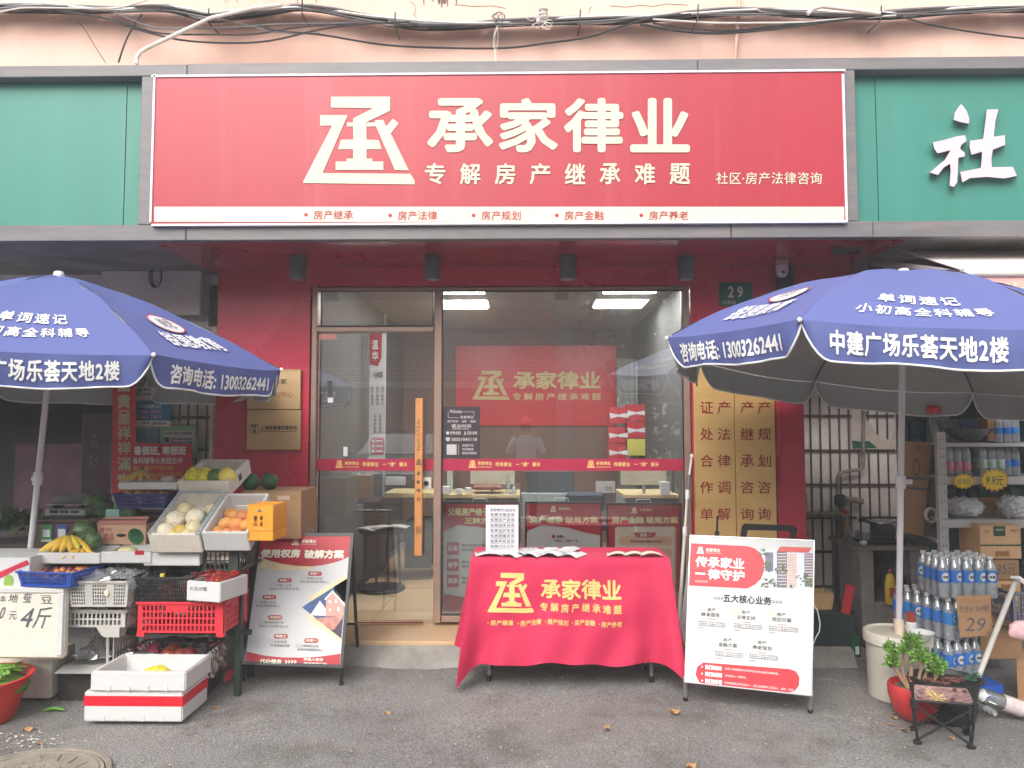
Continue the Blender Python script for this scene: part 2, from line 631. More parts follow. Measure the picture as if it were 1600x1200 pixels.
# ================================================================ the setting
# asphalt with speckle, patches and wear
def asphalt():
    m = bpy.data.materials.new('asphalt')
    m.use_nodes = True
    n, l = m.node_tree.nodes, m.node_tree.links
    b = n['Principled BSDF']
    b.inputs['Roughness'].default_value = .85
    tc = n.new('ShaderNodeTexCoord')

    def noise(sc_, det, rgh=.6):
        x = n.new('ShaderNodeTexNoise')
        x.inputs['Scale'].default_value = sc_
        x.inputs['Detail'].default_value = det
        x.inputs['Roughness'].default_value = rgh
        l.new(tc.outputs['Object'], x.inputs[0])
        return x

    def ramp(src, p0, c0, p1, c1):
        r = n.new('ShaderNodeValToRGB')
        r.color_ramp.elements[0].position, r.color_ramp.elements[1].position = p0, p1
        r.color_ramp.elements[0].color, r.color_ramp.elements[1].color = (*c0, 1), (*c1, 1)
        l.new(src, r.inputs[0])
        return r
    def mix(mode, f, a, bb):
        x = n.new('ShaderNodeMix')
        x.data_type = 'RGBA'
        x.blend_type = mode
        x.inputs['Factor'].default_value = f
        l.new(a, x.inputs['A'])
        l.new(bb, x.inputs['B'])
        return x.outputs['Result']
    base = ramp(noise(.9, 6).outputs[0], .35, (.195, .19, .184), .68, (.275, .268, .259))
    fine = ramp(noise(95, 3, .6).outputs[0], .32, (.56, .56, .56), .70, (1.5, 1.48, 1.45))
    v = n.new('ShaderNodeTexVoronoi')
    v.inputs['Scale'].default_value = 95
    l.new(tc.outputs['Object'], v.inputs[0])
    st = ramp(v.outputs['Distance'], .0, (1.6, 1.57, 1.53), .32, (.92, .92, .92))
    c = mix('MULTIPLY', 1, base.outputs[0], fine.outputs[0])
    c = mix('MULTIPLY', .75, c, st.outputs[0])
    dk = ramp(noise(2.3, 8, .7).outputs[0], .36, (.62, .60, .57), .5, (1, 1, 1))
    c = mix('MULTIPLY', .8, c, dk.outputs[0])
    sp = ramp(noise(1.1, 10, .8).outputs[0], .60, (1, 1, 1), .66, (.62, .60, .57))
    c = mix('MULTIPLY', .7, c, sp.outputs[0])
    dot = ramp(noise(11, 3, .5).outputs[0], .70, (1, 1, 1), .74, (.55, .54, .52))
    c = mix('MULTIPLY', .7, c, dot.outputs[0])
    pale = ramp(noise(3.1, 9, .75).outputs[0], .56, (1, 1, 1), .68, (1.45, 1.43, 1.38))
    c = mix('MULTIPLY', .8, c, pale.outputs[0])
    l.new(c, b.inputs['Base Color'])
    bp = n.new('ShaderNodeBump')
    bp.inputs['Strength'].default_value = .6
    bp.inputs['Distance'].default_value = .006
    l.new(v.outputs['Distance'], bp.inputs['Height'])
    l.new(bp.outputs[0], b.inputs['Normal'])
    return m


ASPH = asphalt()
g = MB()
xs = [-60, -20, -8] + [-6 + i * .25 for i in range(49)] + [8, 20, 60]
ys = [-60, -20, -6, 0, 1, 2] + [2.2 + i * .15 for i in range(30)] + [7, 12, 30, 60]
gv = [(x, y, (.006 * math.sin(x * 1.7 + y) + .005 * math.sin(y * 3.1 - x * .8)) * (1 if 1.5 < y < 4.8 else 0) - .003) for y in ys for x in xs]
nx = len(xs)
g.add(gv, [(j * nx + i, j * nx + i + 1, (j + 1) * nx + i + 1, (j + 1) * nx + i) for j in range(len(ys) - 1) for i in range(nx - 1)])
g.build('ground', ASPH, kind='structure')

CONC = mat('rough grey concrete', (150, 146, 140), rough=.9, var=.22, scale=5, bump=.5, bscale=30, dirt=.6, dirtc=(92, 88, 84))
STONE = mat('tan polished stone', (206, 172, 132), rough=.35, var=.07, scale=5, dirt=.15, dirtc=(150, 120, 90))
# rough concrete step apron with an uneven foot
ap = MB()
nn = 60
X0, X1 = P(470, 1010, Y=4.95).x, P(1330, 1010, Y=4.95).x
top, foot = [], []
for i in range(nn + 1):
    x = X0 + (X1 - X0) * i / nn
    top.append((x, 4.965, .1))
    foot.append((x, 4.80 + .03 * R.random() + .03 * math.sin(i * .35), -.01))
mid = [(a[0], 4.915 + .012 * R.random(), .085 + .008 * R.random()) for a in top]
ap.add(top + mid + foot, [(j * (nn + 1) + i, (j + 1) * (nn + 1) + i, (j + 1) * (nn + 1) + i + 1, j * (nn + 1) + i + 1) for j in (0, 1) for i in range(nn)])
ap.build('step', CONC, kind='structure')
th_ = MB()
th_.box(P(480, 985, Y=5).x, P(1095, 985, Y=5).x, 4.955, 9.4, .0, .12, .006)
th_.build('shop_floor', STONE, kind='structure')
# tile joints of the shop floor
fj = MB()
for yy in (5.75, 6.55, 7.35, 8.15):
    fj.box(-1.5, 1.3, yy, yy + .006, .1195, .1215)
for xx in (-1.1, -.3, .5):
    fj.box(xx, xx + .006, 5.42, 9.2, .1192, .1212)
fj.build('floor_joint', CONC, kind='structure')

# the upper pink wall
PINK = mat('pink rendered wall', (236, 196, 180), rough=.85, var=.05, scale=1.1, bump=.15, bscale=22, dirt=.45, dirtc=(206, 150, 130), stretch=(1, 1, .3))
w = MB().box(-9, 9, 5.32, 5.6, 2.75, 6.6)
w.build('upper_wall', PINK, kind='structure')
STAIN = mat('brown stain', (120, 96, 92), rough=.9)
# roof slab between sign box and wall, shop shell
RB = MB()
xa, xb = P(345, 430, Y=G).x, P(1248, 430, Y=G).x
xl, xr = P(484, 700, Y=G).x, P(1080, 700, Y=G).x
zt = P(800, 448, Y=G).z
RB.box(xa, xl, G - .04, G + .14, .12, SOF)
RB.box(xr, xb, G - .04, G + .14, .12, SOF)
RB.box(xl, xr, G - .04, G + .14, zt, SOF)
RB.build('red_wall', RED, label=None, kind='structure')
SOFM = mat('glossy red soffit sheet', (176, 52, 70), rough=.10, var=.04, spec=.9, bump=.03, bscale=3)
s = MB()
s.box(P(345, 430, Y=G).x - .10, P(1330, 430, Y=G).x, FAS + .06, G + .14, SOF + .001, SOF + .03)
s.build('soffit', SOFM, kind='structure')
DSOF = mat('dark dusty soffit', (140, 136, 132), rough=.8, var=.3, scale=3, dirt=.5, dirtc=(60, 56, 54))
s = MB()
s.box(-7, P(345, 430, Y=G).x - .101, FAS + .06, 9, SOF + .02, SOF + .06)
s.box(P(1330, 430, Y=G).x + .001, 7, FAS + .06, 9.5, SOF + .03, SOF + .07)
s.build('side_soffit', DSOF, kind='structure')

# shop room shell
RWALL = mat('grey office wall', (84, 82, 80), rough=.8, var=.04)
RBACK = mat('brown office panel', (132, 104, 92), rough=.7, var=.06, scale=2)
rm = MB()
rm.box(-1.62, -1.50, G + .14, 9.3, .12, 2.75)
rm.box(1.30, 1.42, G + .14, 9.3, .12, 2.75)
rm.build('room_wall', RWALL, kind='structure')
MB().box(-1.5, 1.3, 9.2, 9.3, .12, 2.75).build('back_wall', RBACK, kind='structure')
MB().box(-1.5, 1.3, G + .14, 9.2, 2.70, 2.75).build('room_ceiling', mat('ceiling board', (140, 134, 130), rough=.9), kind='structure')

# recess walls left and right, dark rooms behind
lw = MB()
x_o = P(176, 700, Y=LW).x
lw.box(x_o, xa, LW, LW + .12, 0, SOF + .02)
lw.box(xa - .001, xa + .05, G + .14, LW, 0, SOF + .02)
lw.box(-6.5, x_o, LW + .0, LW + .12, 2.33, SOF + .02)
DIRTW = mat('grimy pale wall', (232, 226, 220), rough=.85, var=.10, scale=3, dirt=.45, dirtc=(120, 106, 98), bump=.15)
lw.build('stall_wall', DIRTW, kind='structure')
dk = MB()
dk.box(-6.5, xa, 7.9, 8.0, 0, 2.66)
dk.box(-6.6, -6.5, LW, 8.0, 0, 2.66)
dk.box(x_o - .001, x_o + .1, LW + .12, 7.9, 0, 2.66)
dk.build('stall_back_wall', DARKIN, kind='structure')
rw = MB()
x_w1 = P(1402, 750, Y=RW).x
rw.box(xb, x_w1, RW, RW + .12, 0, SOF + .03)
rw.box(xb - .05, xb, G + .14, RW, 0, SOF + .03)
rw.build('barred_wall', DIRTW, kind='structure')
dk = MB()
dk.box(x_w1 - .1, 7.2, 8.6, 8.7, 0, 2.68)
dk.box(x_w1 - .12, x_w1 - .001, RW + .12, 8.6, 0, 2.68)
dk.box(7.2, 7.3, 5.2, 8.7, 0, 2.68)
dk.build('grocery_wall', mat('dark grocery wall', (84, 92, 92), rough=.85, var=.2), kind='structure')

# ---------------------------------------------------------------- sign box
fb = thing('sign_fascia', 'long weathered grey metal sign frame above the shopfronts', 'sign frame', (0, FAS, SOF))
zt0, zt1 = P(800, 113.5, Y=FAS).z, P(800, 94, Y=FAS).z
zb0, zb1 = SOF, P(800, 348, Y=FAS).z
def bar(x0, x1, z0, z1, y=FAS, nm='rail', d=.85):
    MB().box(x0, x1, y, y + d, z0, z1, .004).build(nm, ALU, fb)
cuts = [-7, P(290, 370, Y=FAS).x, P(1143, 370, Y=FAS).x, P(1365, 370, Y=FAS).x, 7]
for i in range(4):
    bar(cuts[i] + .002, cuts[i + 1] - .002, zb0, zb1, FAS + R.uniform(0, .004), 'lower_rail', .06)
for a, b_ in ((-7, P(292, 100, Y=FAS).x), (P(292, 100, Y=FAS).x + .003, P(1090, 100, Y=FAS).x), (P(1090, 100, Y=FAS).x + .003, 7)):
    bar(a, b_, zt0, zt1 - R.uniform(0, .006), FAS + R.uniform(0, .003), 'upper_rail', .80)
for a, b_ in ((218, 238.5), (1321, 1339)):
    bar(P(a, 230, Y=FAS).x, P(b_, 230, Y=FAS).x, zb1 + .001, zt0 - .001, FAS + .002, 'mullion', .12)

# centre sign
PS = Plane(FAS - .02)
sg = thing('shop_sign', 'wide red shop sign with cream logo and large cream characters', 'sign', P(780, 348, Y=FAS - .02))
pl = MB(); pbox(pl, FAS - .02, 239, 114, 1320, 348.5, .03); pl.build('sign_panel', SIGNRED, sg)
st = MB(); rect(st, PS.pt, 241, 323, 1319, 346.5, .003); st.build('cream_strip', mat('cream strip', (214, 212, 194), rough=.4, var=.04, scale=3), sg)
WT = mat('white trim', (238, 232, 240), rough=.4)
t = MB()
for a in ((236.5, 112.5, 1321, 115.5), (236.5, 347, 1322, 350.2), (236.5, 115.6, 239.6, 346.9), (1318.6, 115.6, 1322, 346.9)):
    pbox(t, FAS - .028, *a, .03)
t.build('sign_trim', WT, sg)
m = MB(); logo(m, PS.pt, 474, 151, 648, 288, .004); m.build('logo', CREAM, sg)
for ch, x0, x1 in (('承', 667, 771), ('家', 779, 872), ('律', 881, 974), ('业', 984.5, 1078)):
    m = MB(); put(m, PS.pt, ch, x0, 153, x1, 238, bold=.03, l=.004); m.build('character', CREAM, sg)
for k, ch in enumerate('专解房产继承难题'):
    m = MB(); put(m, PS.pt, ch, 664 + k * 54.6, 255, 696 + k * 54.6, 288, bold=.02, l=.004); m.build('character', CREAM, sg)
m = MB()
put(m, PS.pt, '社区·房产法律咨询', 1119, 269, 1284, 288, bold=.006, sp=1.05, l=.004)
m.build('lettering', CREAM, sg)
m = MB()
for x, t_ in ((490, '房产继承'), (621.5, '房产法律'), (752, '房产规划'), (882, '房产金融'), (1014, '房产养老')):
    put(m, PS.pt, t_, x, 328.5 + (x > 500), x + 61.5, 343 + (x > 500), bold=.006, l=.005)
    c = [(x - 12 + 3 * math.cos(k * PI / 5), 335.5 + (x > 500) + 3 * math.sin(k * PI / 5)) for k in range(10)]
    poly(m, PS.pt, c, .005)
m.build('lettering', PRINTR, sg)

# green signs either side
GREEN = mat('green sign sheet', (62, 134, 120), rough=.45, var=.05, scale=1.2, dirt=.3, dirtc=(104, 150, 138), stretch=(3, 1, .2))
gs = thing('green_sign', 'plain green sign board left of the red sign', 'sign', (-3.4, FAS + .09, zb1))
xgl = P(218, 230, Y=FAS + .08).x
seam = P(196, 230, Y=FAS + .08).x
MB().box(-7, seam - .002, FAS + .08, FAS + .12, zb1 - .01, zt0 + .01).build('sign_panel', GREEN, gs)
MB().box(seam + .002, xgl + .05, FAS + .083, FAS + .12, zb1 - .01, zt0 + .01).build('sign_panel', GREEN, gs)
gr = thing('green_sign', 'green sign board with one raised pale pink character', 'sign', (3, FAS + .09, zb1))
seam = P(1370, 230, Y=FAS + .08).x
MB().box(P(1339, 230, Y=FAS + .08).x - .05, seam - .002, FAS + .083, FAS + .12, zb1 - .01, zt0 + .01).build('sign_panel', GREEN, gr)
MB().box(seam + .002, 7, FAS + .08, FAS + .12, zb1 - .01, zt0 + .01).build('sign_panel', GREEN, gr)
SHE = [[(1208, 650), (1188, 672), (1168, 705), (1160, 748), (1200, 762), (1255, 772), (1258, 740), (1240, 690)],
       [(1030, 890), (1100, 875), (1180, 852), (1232, 845), (1240, 880), (1208, 905), (1200, 930), (1230, 955), (1228, 978), (1190, 985), (1186, 1060), (1182, 1140), (1162, 1168),
        (1135, 1160), (1142, 1060), (1138, 1022), (1100, 1045), (1062, 1093), (1012, 1078), (1050, 1045), (1105, 1000), (1142, 938), (1060, 958), (1040, 930)],
       [(1368, 685), (1440, 683), (1420, 760), (1410, 855), (1480, 845), (1482, 905), (1405, 935), (1396, 990), (1398, 1045), (1530, 1043), (1555, 1098), (1480, 1115),
        (1370, 1105), (1265, 1112), (1215, 1140), (1202, 1075), (1330, 1050), (1336, 1000), (1337, 948), (1272, 966), (1260, 920), (1262, 880), (1345, 868), (1358, 770)]]
PG = Plane(FAS + .08)
m = MB()
for pg in SHE:
    q = [(1200 + x / 4, y / 4) for x, y in pg]
    m.prism([PG.pt(x, y, .05) for x, y in q], [PG.pt(x, y, .004) for x, y in q])
m.build('raised_character', mat('pale pink acrylic', (240, 196, 206), rough=.3, var=.03), gr)

# ---------------------------------------------------------------- wall lamps under the soffit
LMP = mat('dark grey lamp body', (74, 76, 82), rough=.45, var=.08)
for i, x in enumerate((466, 676, 886.5, 1072)):
    c = P(x, 400, z=SOF)
    if i == 0:
        l0 = thing('wall_lamp', '', 'lamp', c, group='cylinder lamps under the soffit')
        m = MB().lathe([(.052, -.158), (.054, -.15), (.054, -.004), (.05, -.001)], (0, 0, 0), 20)
        b_ = MB(); b_.v = [tuple(Vector(v) + c) for v in m.v]; b_.f = m.f; b_.build('lamp_body', LMP, l0)
        m = MB().lathe([(.042, -.1585), (.042, -.150)], c, 16); m.build('lamp_lens', mat('frosted lens', (150, 150, 150), rough=.3), l0)
    o = l0 if i == 0 else copy_tree(l0, c)
    o['label'] = ('dark grey cylinder lamp above the red panel left of the door', 'dark grey cylinder lamp above the door corner and window post',
                  'dark grey cylinder lamp above the middle of the large window', 'dark grey cylinder lamp above the window corner near number plate')[i]

# number plate 29
npx = Plane(G - .045)
n_ = thing('number_plate', 'green house number plate reading 29 on the red wall', 'number plate', P(1149, 480, Y=G - .045))
m = MB(); pbox(m, G - .052, 1124, 441, 1175, 478, .008, .002); m.build('plate', mat('green enamel', (20, 110, 84), rough=.4), n_)
m = MB(); put(m, Plane(G - .052).pt, '2', 1137.5, 447, 1147, 465, bold=.03, l=.001); put(m, Plane(G - .052).pt, '9', 1151.5, 447, 1161, 465, bold=.03, l=.001)
put(m, Plane(G - .052).pt, '西康路', 1129, 469.5, 1150, 475.5, bold=.0, l=.001)
m.build('lettering', mat('plate ivory', (214, 206, 190), rough=.5), n_)

# security camera
c = P(1222, 417, Y=5.15)
cm = thing('security_camera', 'white dome security camera hanging under the soffit', 'camera', c)
m = MB().lathe([(.006, -.075), (.03, -.066), (.041, -.035), (.042, 0), (.042, .01)], c, 20); m.build('dome', mat('off white plastic', (196, 190, 188), rough=.4), cm)
m = MB().lathe([(.045, .01), (.042, .06), (.032, .12), (.02, SOF - c.z)], c, 20); m.build('housing', mat('pink tinged plastic', (186, 150, 150), rough=.4), cm)
m = MB().ball(c + Vector((-.004, -.034, -.042)), .014, .008, .01, 10, 6); m.build('lens', BLACKM, cm)

# ---------------------------------------------------------------- door and window
FR = G - .03
def frame_bar(parent, x0, y0, x1, y1, nm='frame', m_=BRONZE, Y=FR, d=.09, bev=.004):
    q = MB(); pbox(q, Y, x0, y0, x1, y1, d, bev); return q.build(nm, m_, parent)
dr = thing('glass_door', 'glass door with bronze frame and long wooden handle', 'door', P(580, 972, Y=G))
frame_bar(dr, 484, 448, 492.5, 973); frame_bar(dr, 677.5, 453.2, 689.5, 973)
frame_bar(dr, 492.6, 448, 1069.8, 453)
frame_bar(dr, 492.6, 510.5, 677.4, 518.5, 'transom_bar')
for a in ((492.7, 453.2, 677.3, 455.2), (492.7, 508.2, 677.3, 510.3), (492.7, 455.3, 494.3, 508.1), (675.7, 455.3, 677.3, 508.1)):
    frame_bar(dr, *a, 'seal', BLACKRUB, G - .005, .03, 0)
m = MB(); pbox(m, G + .006, 493, 453.5, 677, 510, .006); m.build('transom_pane', GLASS, dr)
m = MB(); pbox(m, G + .004, 495, 519.5, 676, 970, .008); m.build('pane', GLASS, dr)
frame_bar(dr, 492.7, 518.7, 494.2, 971, 'seal', BLACKRUB, G, .02, 0)
# window
wd = thing('shop_window', 'large shopfront window with bronze frame beside the door', 'window', P(880, 972, Y=G))
frame_bar(wd, 1070, 448, 1080, 973)
frame_bar(wd, 689.6, 963.5, 1069.9, 973, 'sill')
for a in ((689.6, 453.2, 1069.9, 455.0), (689.6, 960.8, 1069.9, 963.3), (689.6, 455.1, 691.2, 960.7), (1068.2, 455.1, 1069.9, 960.7)):
    frame_bar(wd, *a, 'seal', BLACKRUB, G - .012, .03, 0)
m = MB(); pbox(m, G + .005, 691, 455, 1068.4, 961, .008); m.build('pane', GLASS, wd)
# red band on the glass, stickers
BAND = mat('dark red film', (172, 36, 72), rough=.4, var=.03)
PB = Plane(G + .002)
for par, x0, x1, sx in ((dr, 493, 677, (524,)), (wd, 691, 1068.4, (732, 917))):
    m = MB(); rect(m, PB.pt, x0, 717, x1, 735.5, .001); m.build('glass_band', BAND, par)
    m = MB()
    for x in sx:
        logo(m, PB.pt, x, 719.5, x + 12.5, 731, .003)
        put(m, PB.pt, '承家律业', x + 14.5, 721, x + 37, 726.5, bold=.02, l=.003)
        for k in range(9):
            rect(m, PB.pt, x + 14.5 + k * 2.55, 729, x + 16.1 + k * 2.55, 730.4, .003)
        put(m, PB.pt, '传承家业', x + 42, 722, x + 67.5, 729, bold=.02, l=.003)
        rect(m, PB.pt, x + 74, 725, x + 79, 726, .003)
        put(m, PB.pt, '“律”', x + 82, 722, x + 95, 729, bold=.01, l=.003)
        put(m, PB.pt, '解决', x + 100, 722, x + 112, 729, bold=.02, l=.003)
    m.build('lettering', GOLDP, par)
m = MB(); rect(m, PB.pt, 494.5, 521.5, 526, 530.5, .002); m.build('sticker', PINKS, dr)
# wooden handle
hx = MB(); pbox(hx, G - .07, 648, 622, 660, 869, .03, .004); hd = hx.build('handle', WOODH, dr)
m = MB()
for yy in (640, 850):
    c = P(654, yy, Y=G - .04); m.tube([c, c + Vector((0, .045, 0))], .008, 8)
m.build('standoff', STEEL, hd)
PH = Plane(G - .07)
m = MB()
rotfn = lambda a, b, l: PH.pt(651.2 + (654 - 651.2) * 2 * (1 - b), 655 + a * 50, l)      # turned a quarter
put(m, rotfn, 'WELCOME', 0, 0, 1, 1, bold=.0, l=.001, sp=1.3)
logo(m, PH.pt, 649.5, 717.5, 659, 726.5, .001)
for k, t_ in enumerate('承家律业'):
    put(m, PH.pt, t_, 650.8, 737 + k * 13.3, 656.8, 742.5 + k * 13.3, bold=.01, l=.001)
for a in ((650, 823, 658, 823.8), (650, 830.2, 658, 831), (650, 823.8, 650.7, 830.2), (657.3, 823.8, 658, 830.2), (650, 833, 657, 834)):
    rect(m, PH.pt, *a, .001)
put(m, PH.pt, '拉', 651.5, 824.4, 656.6, 829.7, l=.001)
m.build('lettering', PRINTD, hd)
# threshold sticker strip, lock plate
m = MB(); m.add([P(560, 971.5, Y=5.34) * 1, P(660, 971.5, Y=5.34), P(662, 974, z=.123), P(556, 974, z=.123)], [(0, 1, 2, 3)])
m.build('threshold_strip', PRINTR, dr)
m = MB(); pbox(m, G - .012, 661, 746, 674, 764, .012, .002); lk = m.build('lock_plate', mat('pale plastic', (214, 206, 198), rough=.5), dr)
c = P(666, 755, Y=G - .016); m = MB().lathe([(.017, 0), (.017, .006), (.01, .007)], c, 16, Matrix.Rotation(PI / 2, 4, 'X')); m.build('lock_ring', BLACKM, lk)
# small cards on the door glass
m = MB(); rect(m, PB.pt, 536.5, 698, 543, 713, .002); m.build('card', PAPER, dr)
m = MB(); rect(m, PB.pt, 511.5, 595, 519, 620, .002); m.build('sticker', mat('dark label', (58, 58, 64), rough=.5), dr)
m = MB(); rect(m, PB.pt, 512, 621.5, 520.5, 629, .002); m.build('card', PAPER, dr)
# business hours sheet (its code square left out)
hs_ = MB(); rect(hs_, PB.pt, 691.5, 635.5, 750, 716.5, .002); hb = hs_.build('hours_sheet', mat('dark hours film', (58, 48, 54), rough=.45), wd)
m = MB()
put(m, PB.pt, 'Welcome', 702.5, 640, 722, 645.5, l=.003)
for a in ((724, 643.2, 741, 643.8), (740.4, 643.8, 741, 650), (700, 644, 700.6, 653), (700, 652.4, 717, 653)):
    rect(m, PB.pt, *a, .003)
put(m, PB.pt, '承家律业', 719, 649.5, 740, 654, bold=.01, l=.003)
put(m, PB.pt, '房产继承', 699, 656.5, 716, 660.3, l=.003); put(m, PB.pt, '法律', 721, 656.5, 729, 660.3, l=.003); put(m, PB.pt, '规划', 734.5, 656.5, 743, 660.3, l=.003)
put(m, PB.pt, '营业时间', 705.5, 662.8, 736, 668.6, bold=.015, l=.003)
put(m, PB.pt, 'BUSINESS HOURS', 707, 669.3, 733, 671.3, l=.003)
put(m, PB.pt, '09:00', 703.5, 674, 720, 679, l=.003); put(m, PB.pt, '20:00', 729.5, 674, 745.5, 679, l=.003)
put(m, PB.pt, '18321043118', 706, 684, 745, 689, l=.003)
poly(m, PB.pt, [(699.5 + 2.6 * math.cos(k * PI / 4), 676.5 + 2.6 * math.sin(k * PI / 4)) for k in range(8)], .003)
poly(m, PB.pt, [(725, 673.6), (727.5, 675), (728, 677.5), (726, 680), (724.4, 680), (726.2, 677.5), (726, 675.4)], .003)
poly(m, PB.pt, [(696, 685), (698, 683.6), (702, 683.6), (703.5, 685), (703, 687), (701.5, 686), (698.5, 686), (697, 687)], .003)
rect(m, PB.pt, 697.5, 686.6, 702, 689, .003)
put(m, PB.pt, '如遇不在', 722, 694, 740, 698, l=.003); put(m, PB.pt, '可扫微信', 722, 700, 740, 704, l=.003); put(m, PB.pt, '或电话联系', 722, 706, 745, 710, l=.003)
rect(m, PB.pt, 716.3, 694, 716.8, 711, .003)
m.build('lettering', mat('pale print', (206, 198, 200), rough=.5), hb)
m = MB(); rect(m, PB.pt, 698, 694.5, 713.5, 710.5, .003); m.build('blank_square', mat('pale grey print', (190, 188, 188), rough=.5), hb)

# ---------------------------------------------------------------- brass plates
BRASS_LIT = mat('brass darkened for light', (206, 174, 128), rough=.35, metal=.5, var=.08, scale=2.2, bump=.6, bscale=2.4, stretch=(.35, 1, 2.2))  # darker copy of the brushed brass, offsets stronger light on the left plaques
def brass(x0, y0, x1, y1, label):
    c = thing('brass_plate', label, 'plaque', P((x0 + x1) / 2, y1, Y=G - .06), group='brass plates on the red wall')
    m = MB(); pbox(m, G - .075, x0, y0, x1, y1, .02, .003); m.build('plate', BRASS_LIT if x0 < 900 else BRASS, c)
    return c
PBR = Plane(G - .0755)
CHARR = mat('dark red enamel', (140, 26, 34), rough=.4)
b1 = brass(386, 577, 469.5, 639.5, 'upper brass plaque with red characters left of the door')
m = MB(); put(m, PBR.pt, '房产签约中心', 396, 611, 458, 621, bold=.0, l=.001); m.build('lettering', CHARR, b1)
m = MB(); put(m, PBR.pt, '朝友家', 418, 592, 448, 600, bold=.015, l=.001); m.build('lettering', PRINTD, b1)
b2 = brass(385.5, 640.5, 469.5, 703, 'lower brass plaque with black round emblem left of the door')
m = MB(); put(m, PBR.pt, '上海慈景律师事务所', 407, 665, 464, 672, bold=.02, l=.001)
for k in range(22):
    rect(m, PBR.pt, 407 + k * 2.6, 673.8, 408.9 + k * 2.6, 675, .001)
def ringp(mb, fn, cx, cy, r, wd_, l=.001, n=24, sy=1.0):
    for k in range(n):
        a, b = 2 * PI * k / n, 2 * PI * (k + 1) / n
        mb.quad(fn(cx + r * math.cos(a), cy + sy * r * math.sin(a), l), fn(cx + r * math.cos(b), cy + sy * r * math.sin(b), l),
                fn(cx + (r - wd_) * math.cos(b), cy + sy * (r - wd_) * math.sin(b), l), fn(cx + (r - wd_) * math.cos(a), cy + sy * (r - wd_) * math.sin(a), l))
ringp(m, PBR.pt, 397, 670, 8, .9)
put(m, PBR.pt, '慈景', 393.5, 663.5, 400.5, 669, bold=.02, l=.001); put(m, PBR.pt, '律', 394, 670.5, 400, 676.5, bold=.02, l=.001)
m.build('lettering', PRINTD, b2)
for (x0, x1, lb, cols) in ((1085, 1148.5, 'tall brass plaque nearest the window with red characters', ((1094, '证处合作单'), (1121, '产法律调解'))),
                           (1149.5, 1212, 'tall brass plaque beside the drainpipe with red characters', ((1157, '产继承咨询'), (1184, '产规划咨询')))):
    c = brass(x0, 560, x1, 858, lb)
    for x, tx in cols:
        for k, ch in enumerate(tx):
            y = 627 + k * 41.7
            m = MB(); put(m, PBR.pt, ch, x, y, x + 20.5, y + 19, bold=.006, l=.0015); m.build('character', CHARR, c)
m = MB(); pbox(m, G - .05, 1213.5, 560, 1220.5, 900, .01); m.build('red_strip', RED, label='narrow red panel strip between brass plaque and drainpipe', cat='panel')
m = MB(); pbox(m, 5.25, 1215, 415, 1241, 452, .08, .004); m.build('junction_box', BLACKM, label='dark junction box on the red wall below the security camera', cat='junction box')
# ================================================================ pipes and grilles on the recess walls
PIPE = mat('old cream pipe', (206, 184, 156), rough=.6, var=.10, scale=9, dirt=.6, dirtc=(128, 100, 76))
GALV = mat('galvanised pipe', (150, 142, 134), rough=.45, metal=.4, var=.2, scale=20, dirt=.4)
RUST = mat('rusty brown bars', (92, 72, 64), rough=.7, var=.25, scale=30)
def vpipe(px, Y, r, z0, z1, label, collars=()):
    x = P(px, 600, Y=Y).x
    t = thing('drainpipe', label, 'pipe', (x, Y, z0))
    MB().tube([(x, Y, z0), (x, Y, z1)], r, 18).build('pipe', PIPE, t)
    for z in collars:
        MB().lathe([(r + .001, 0), (r + .011, .004), (r + .011, .06), (r + .001, .064)], (x, Y, z), 18, cap=False).build('collar', PIPE if z > 1 else GALV, t)
    return t
lp = vpipe(337, 5.46, .036, 0, 2.60, 'stained cream drainpipe between the grocery window and left red wall', (2.02, 2.09, .9))
m = MB(); x = P(337, 430, Y=5.44).x; m.lathe([(.05, 0), (.055, .1), (.045, .16), (.05, .26), (.04, .30)], (x, 5.46, 2.24), 14); m.build('wrapping', mat('burnt wrapping', (84, 76, 74), rough=.9, var=.4, scale=20, bump=.6), lp)
vpipe(1231, 5.45, .040, .0, 2.60, 'stained cream drainpipe beside the brass plates', (1.12, 1.62))

def grille(x0, x1, y0, y1, Y, vx, hy, label):
    X0, X1, Z0, Z1 = prect(Y, x0, y0, x1, y1)
    t = thing('window_grille', label, 'grille', ((X0 + X1) / 2, Y, Z0))
    for px in vx:
        x = P(px, 700, Y=Y).x
        MB().tube([(x, Y, Z0), (x + R.uniform(-.003, .003), Y, Z1)], .007, 6).build('bar', RUST, t)
    for py in hy:
        z = P(800, py, Y=Y).z
        MB().box(X0, X1, Y + .008, Y + .014, z - .010, z + .010).build('rail', RUST, t)
    return t
grille(236, 328, 590, 730, LW - .03, [248, 263, 279, 293, 307, 322], [652, 703], 'rusty barred grille on the grimy wall beside the left drainpipe')
grille(1238, 1402, 560, 990, RW - .03, [1237 + i * 15 for i in range(12)], [598, 650, 704, 757, 808, 861, 915], 'rusty barred grille covering the pale wall right of the brass plates')

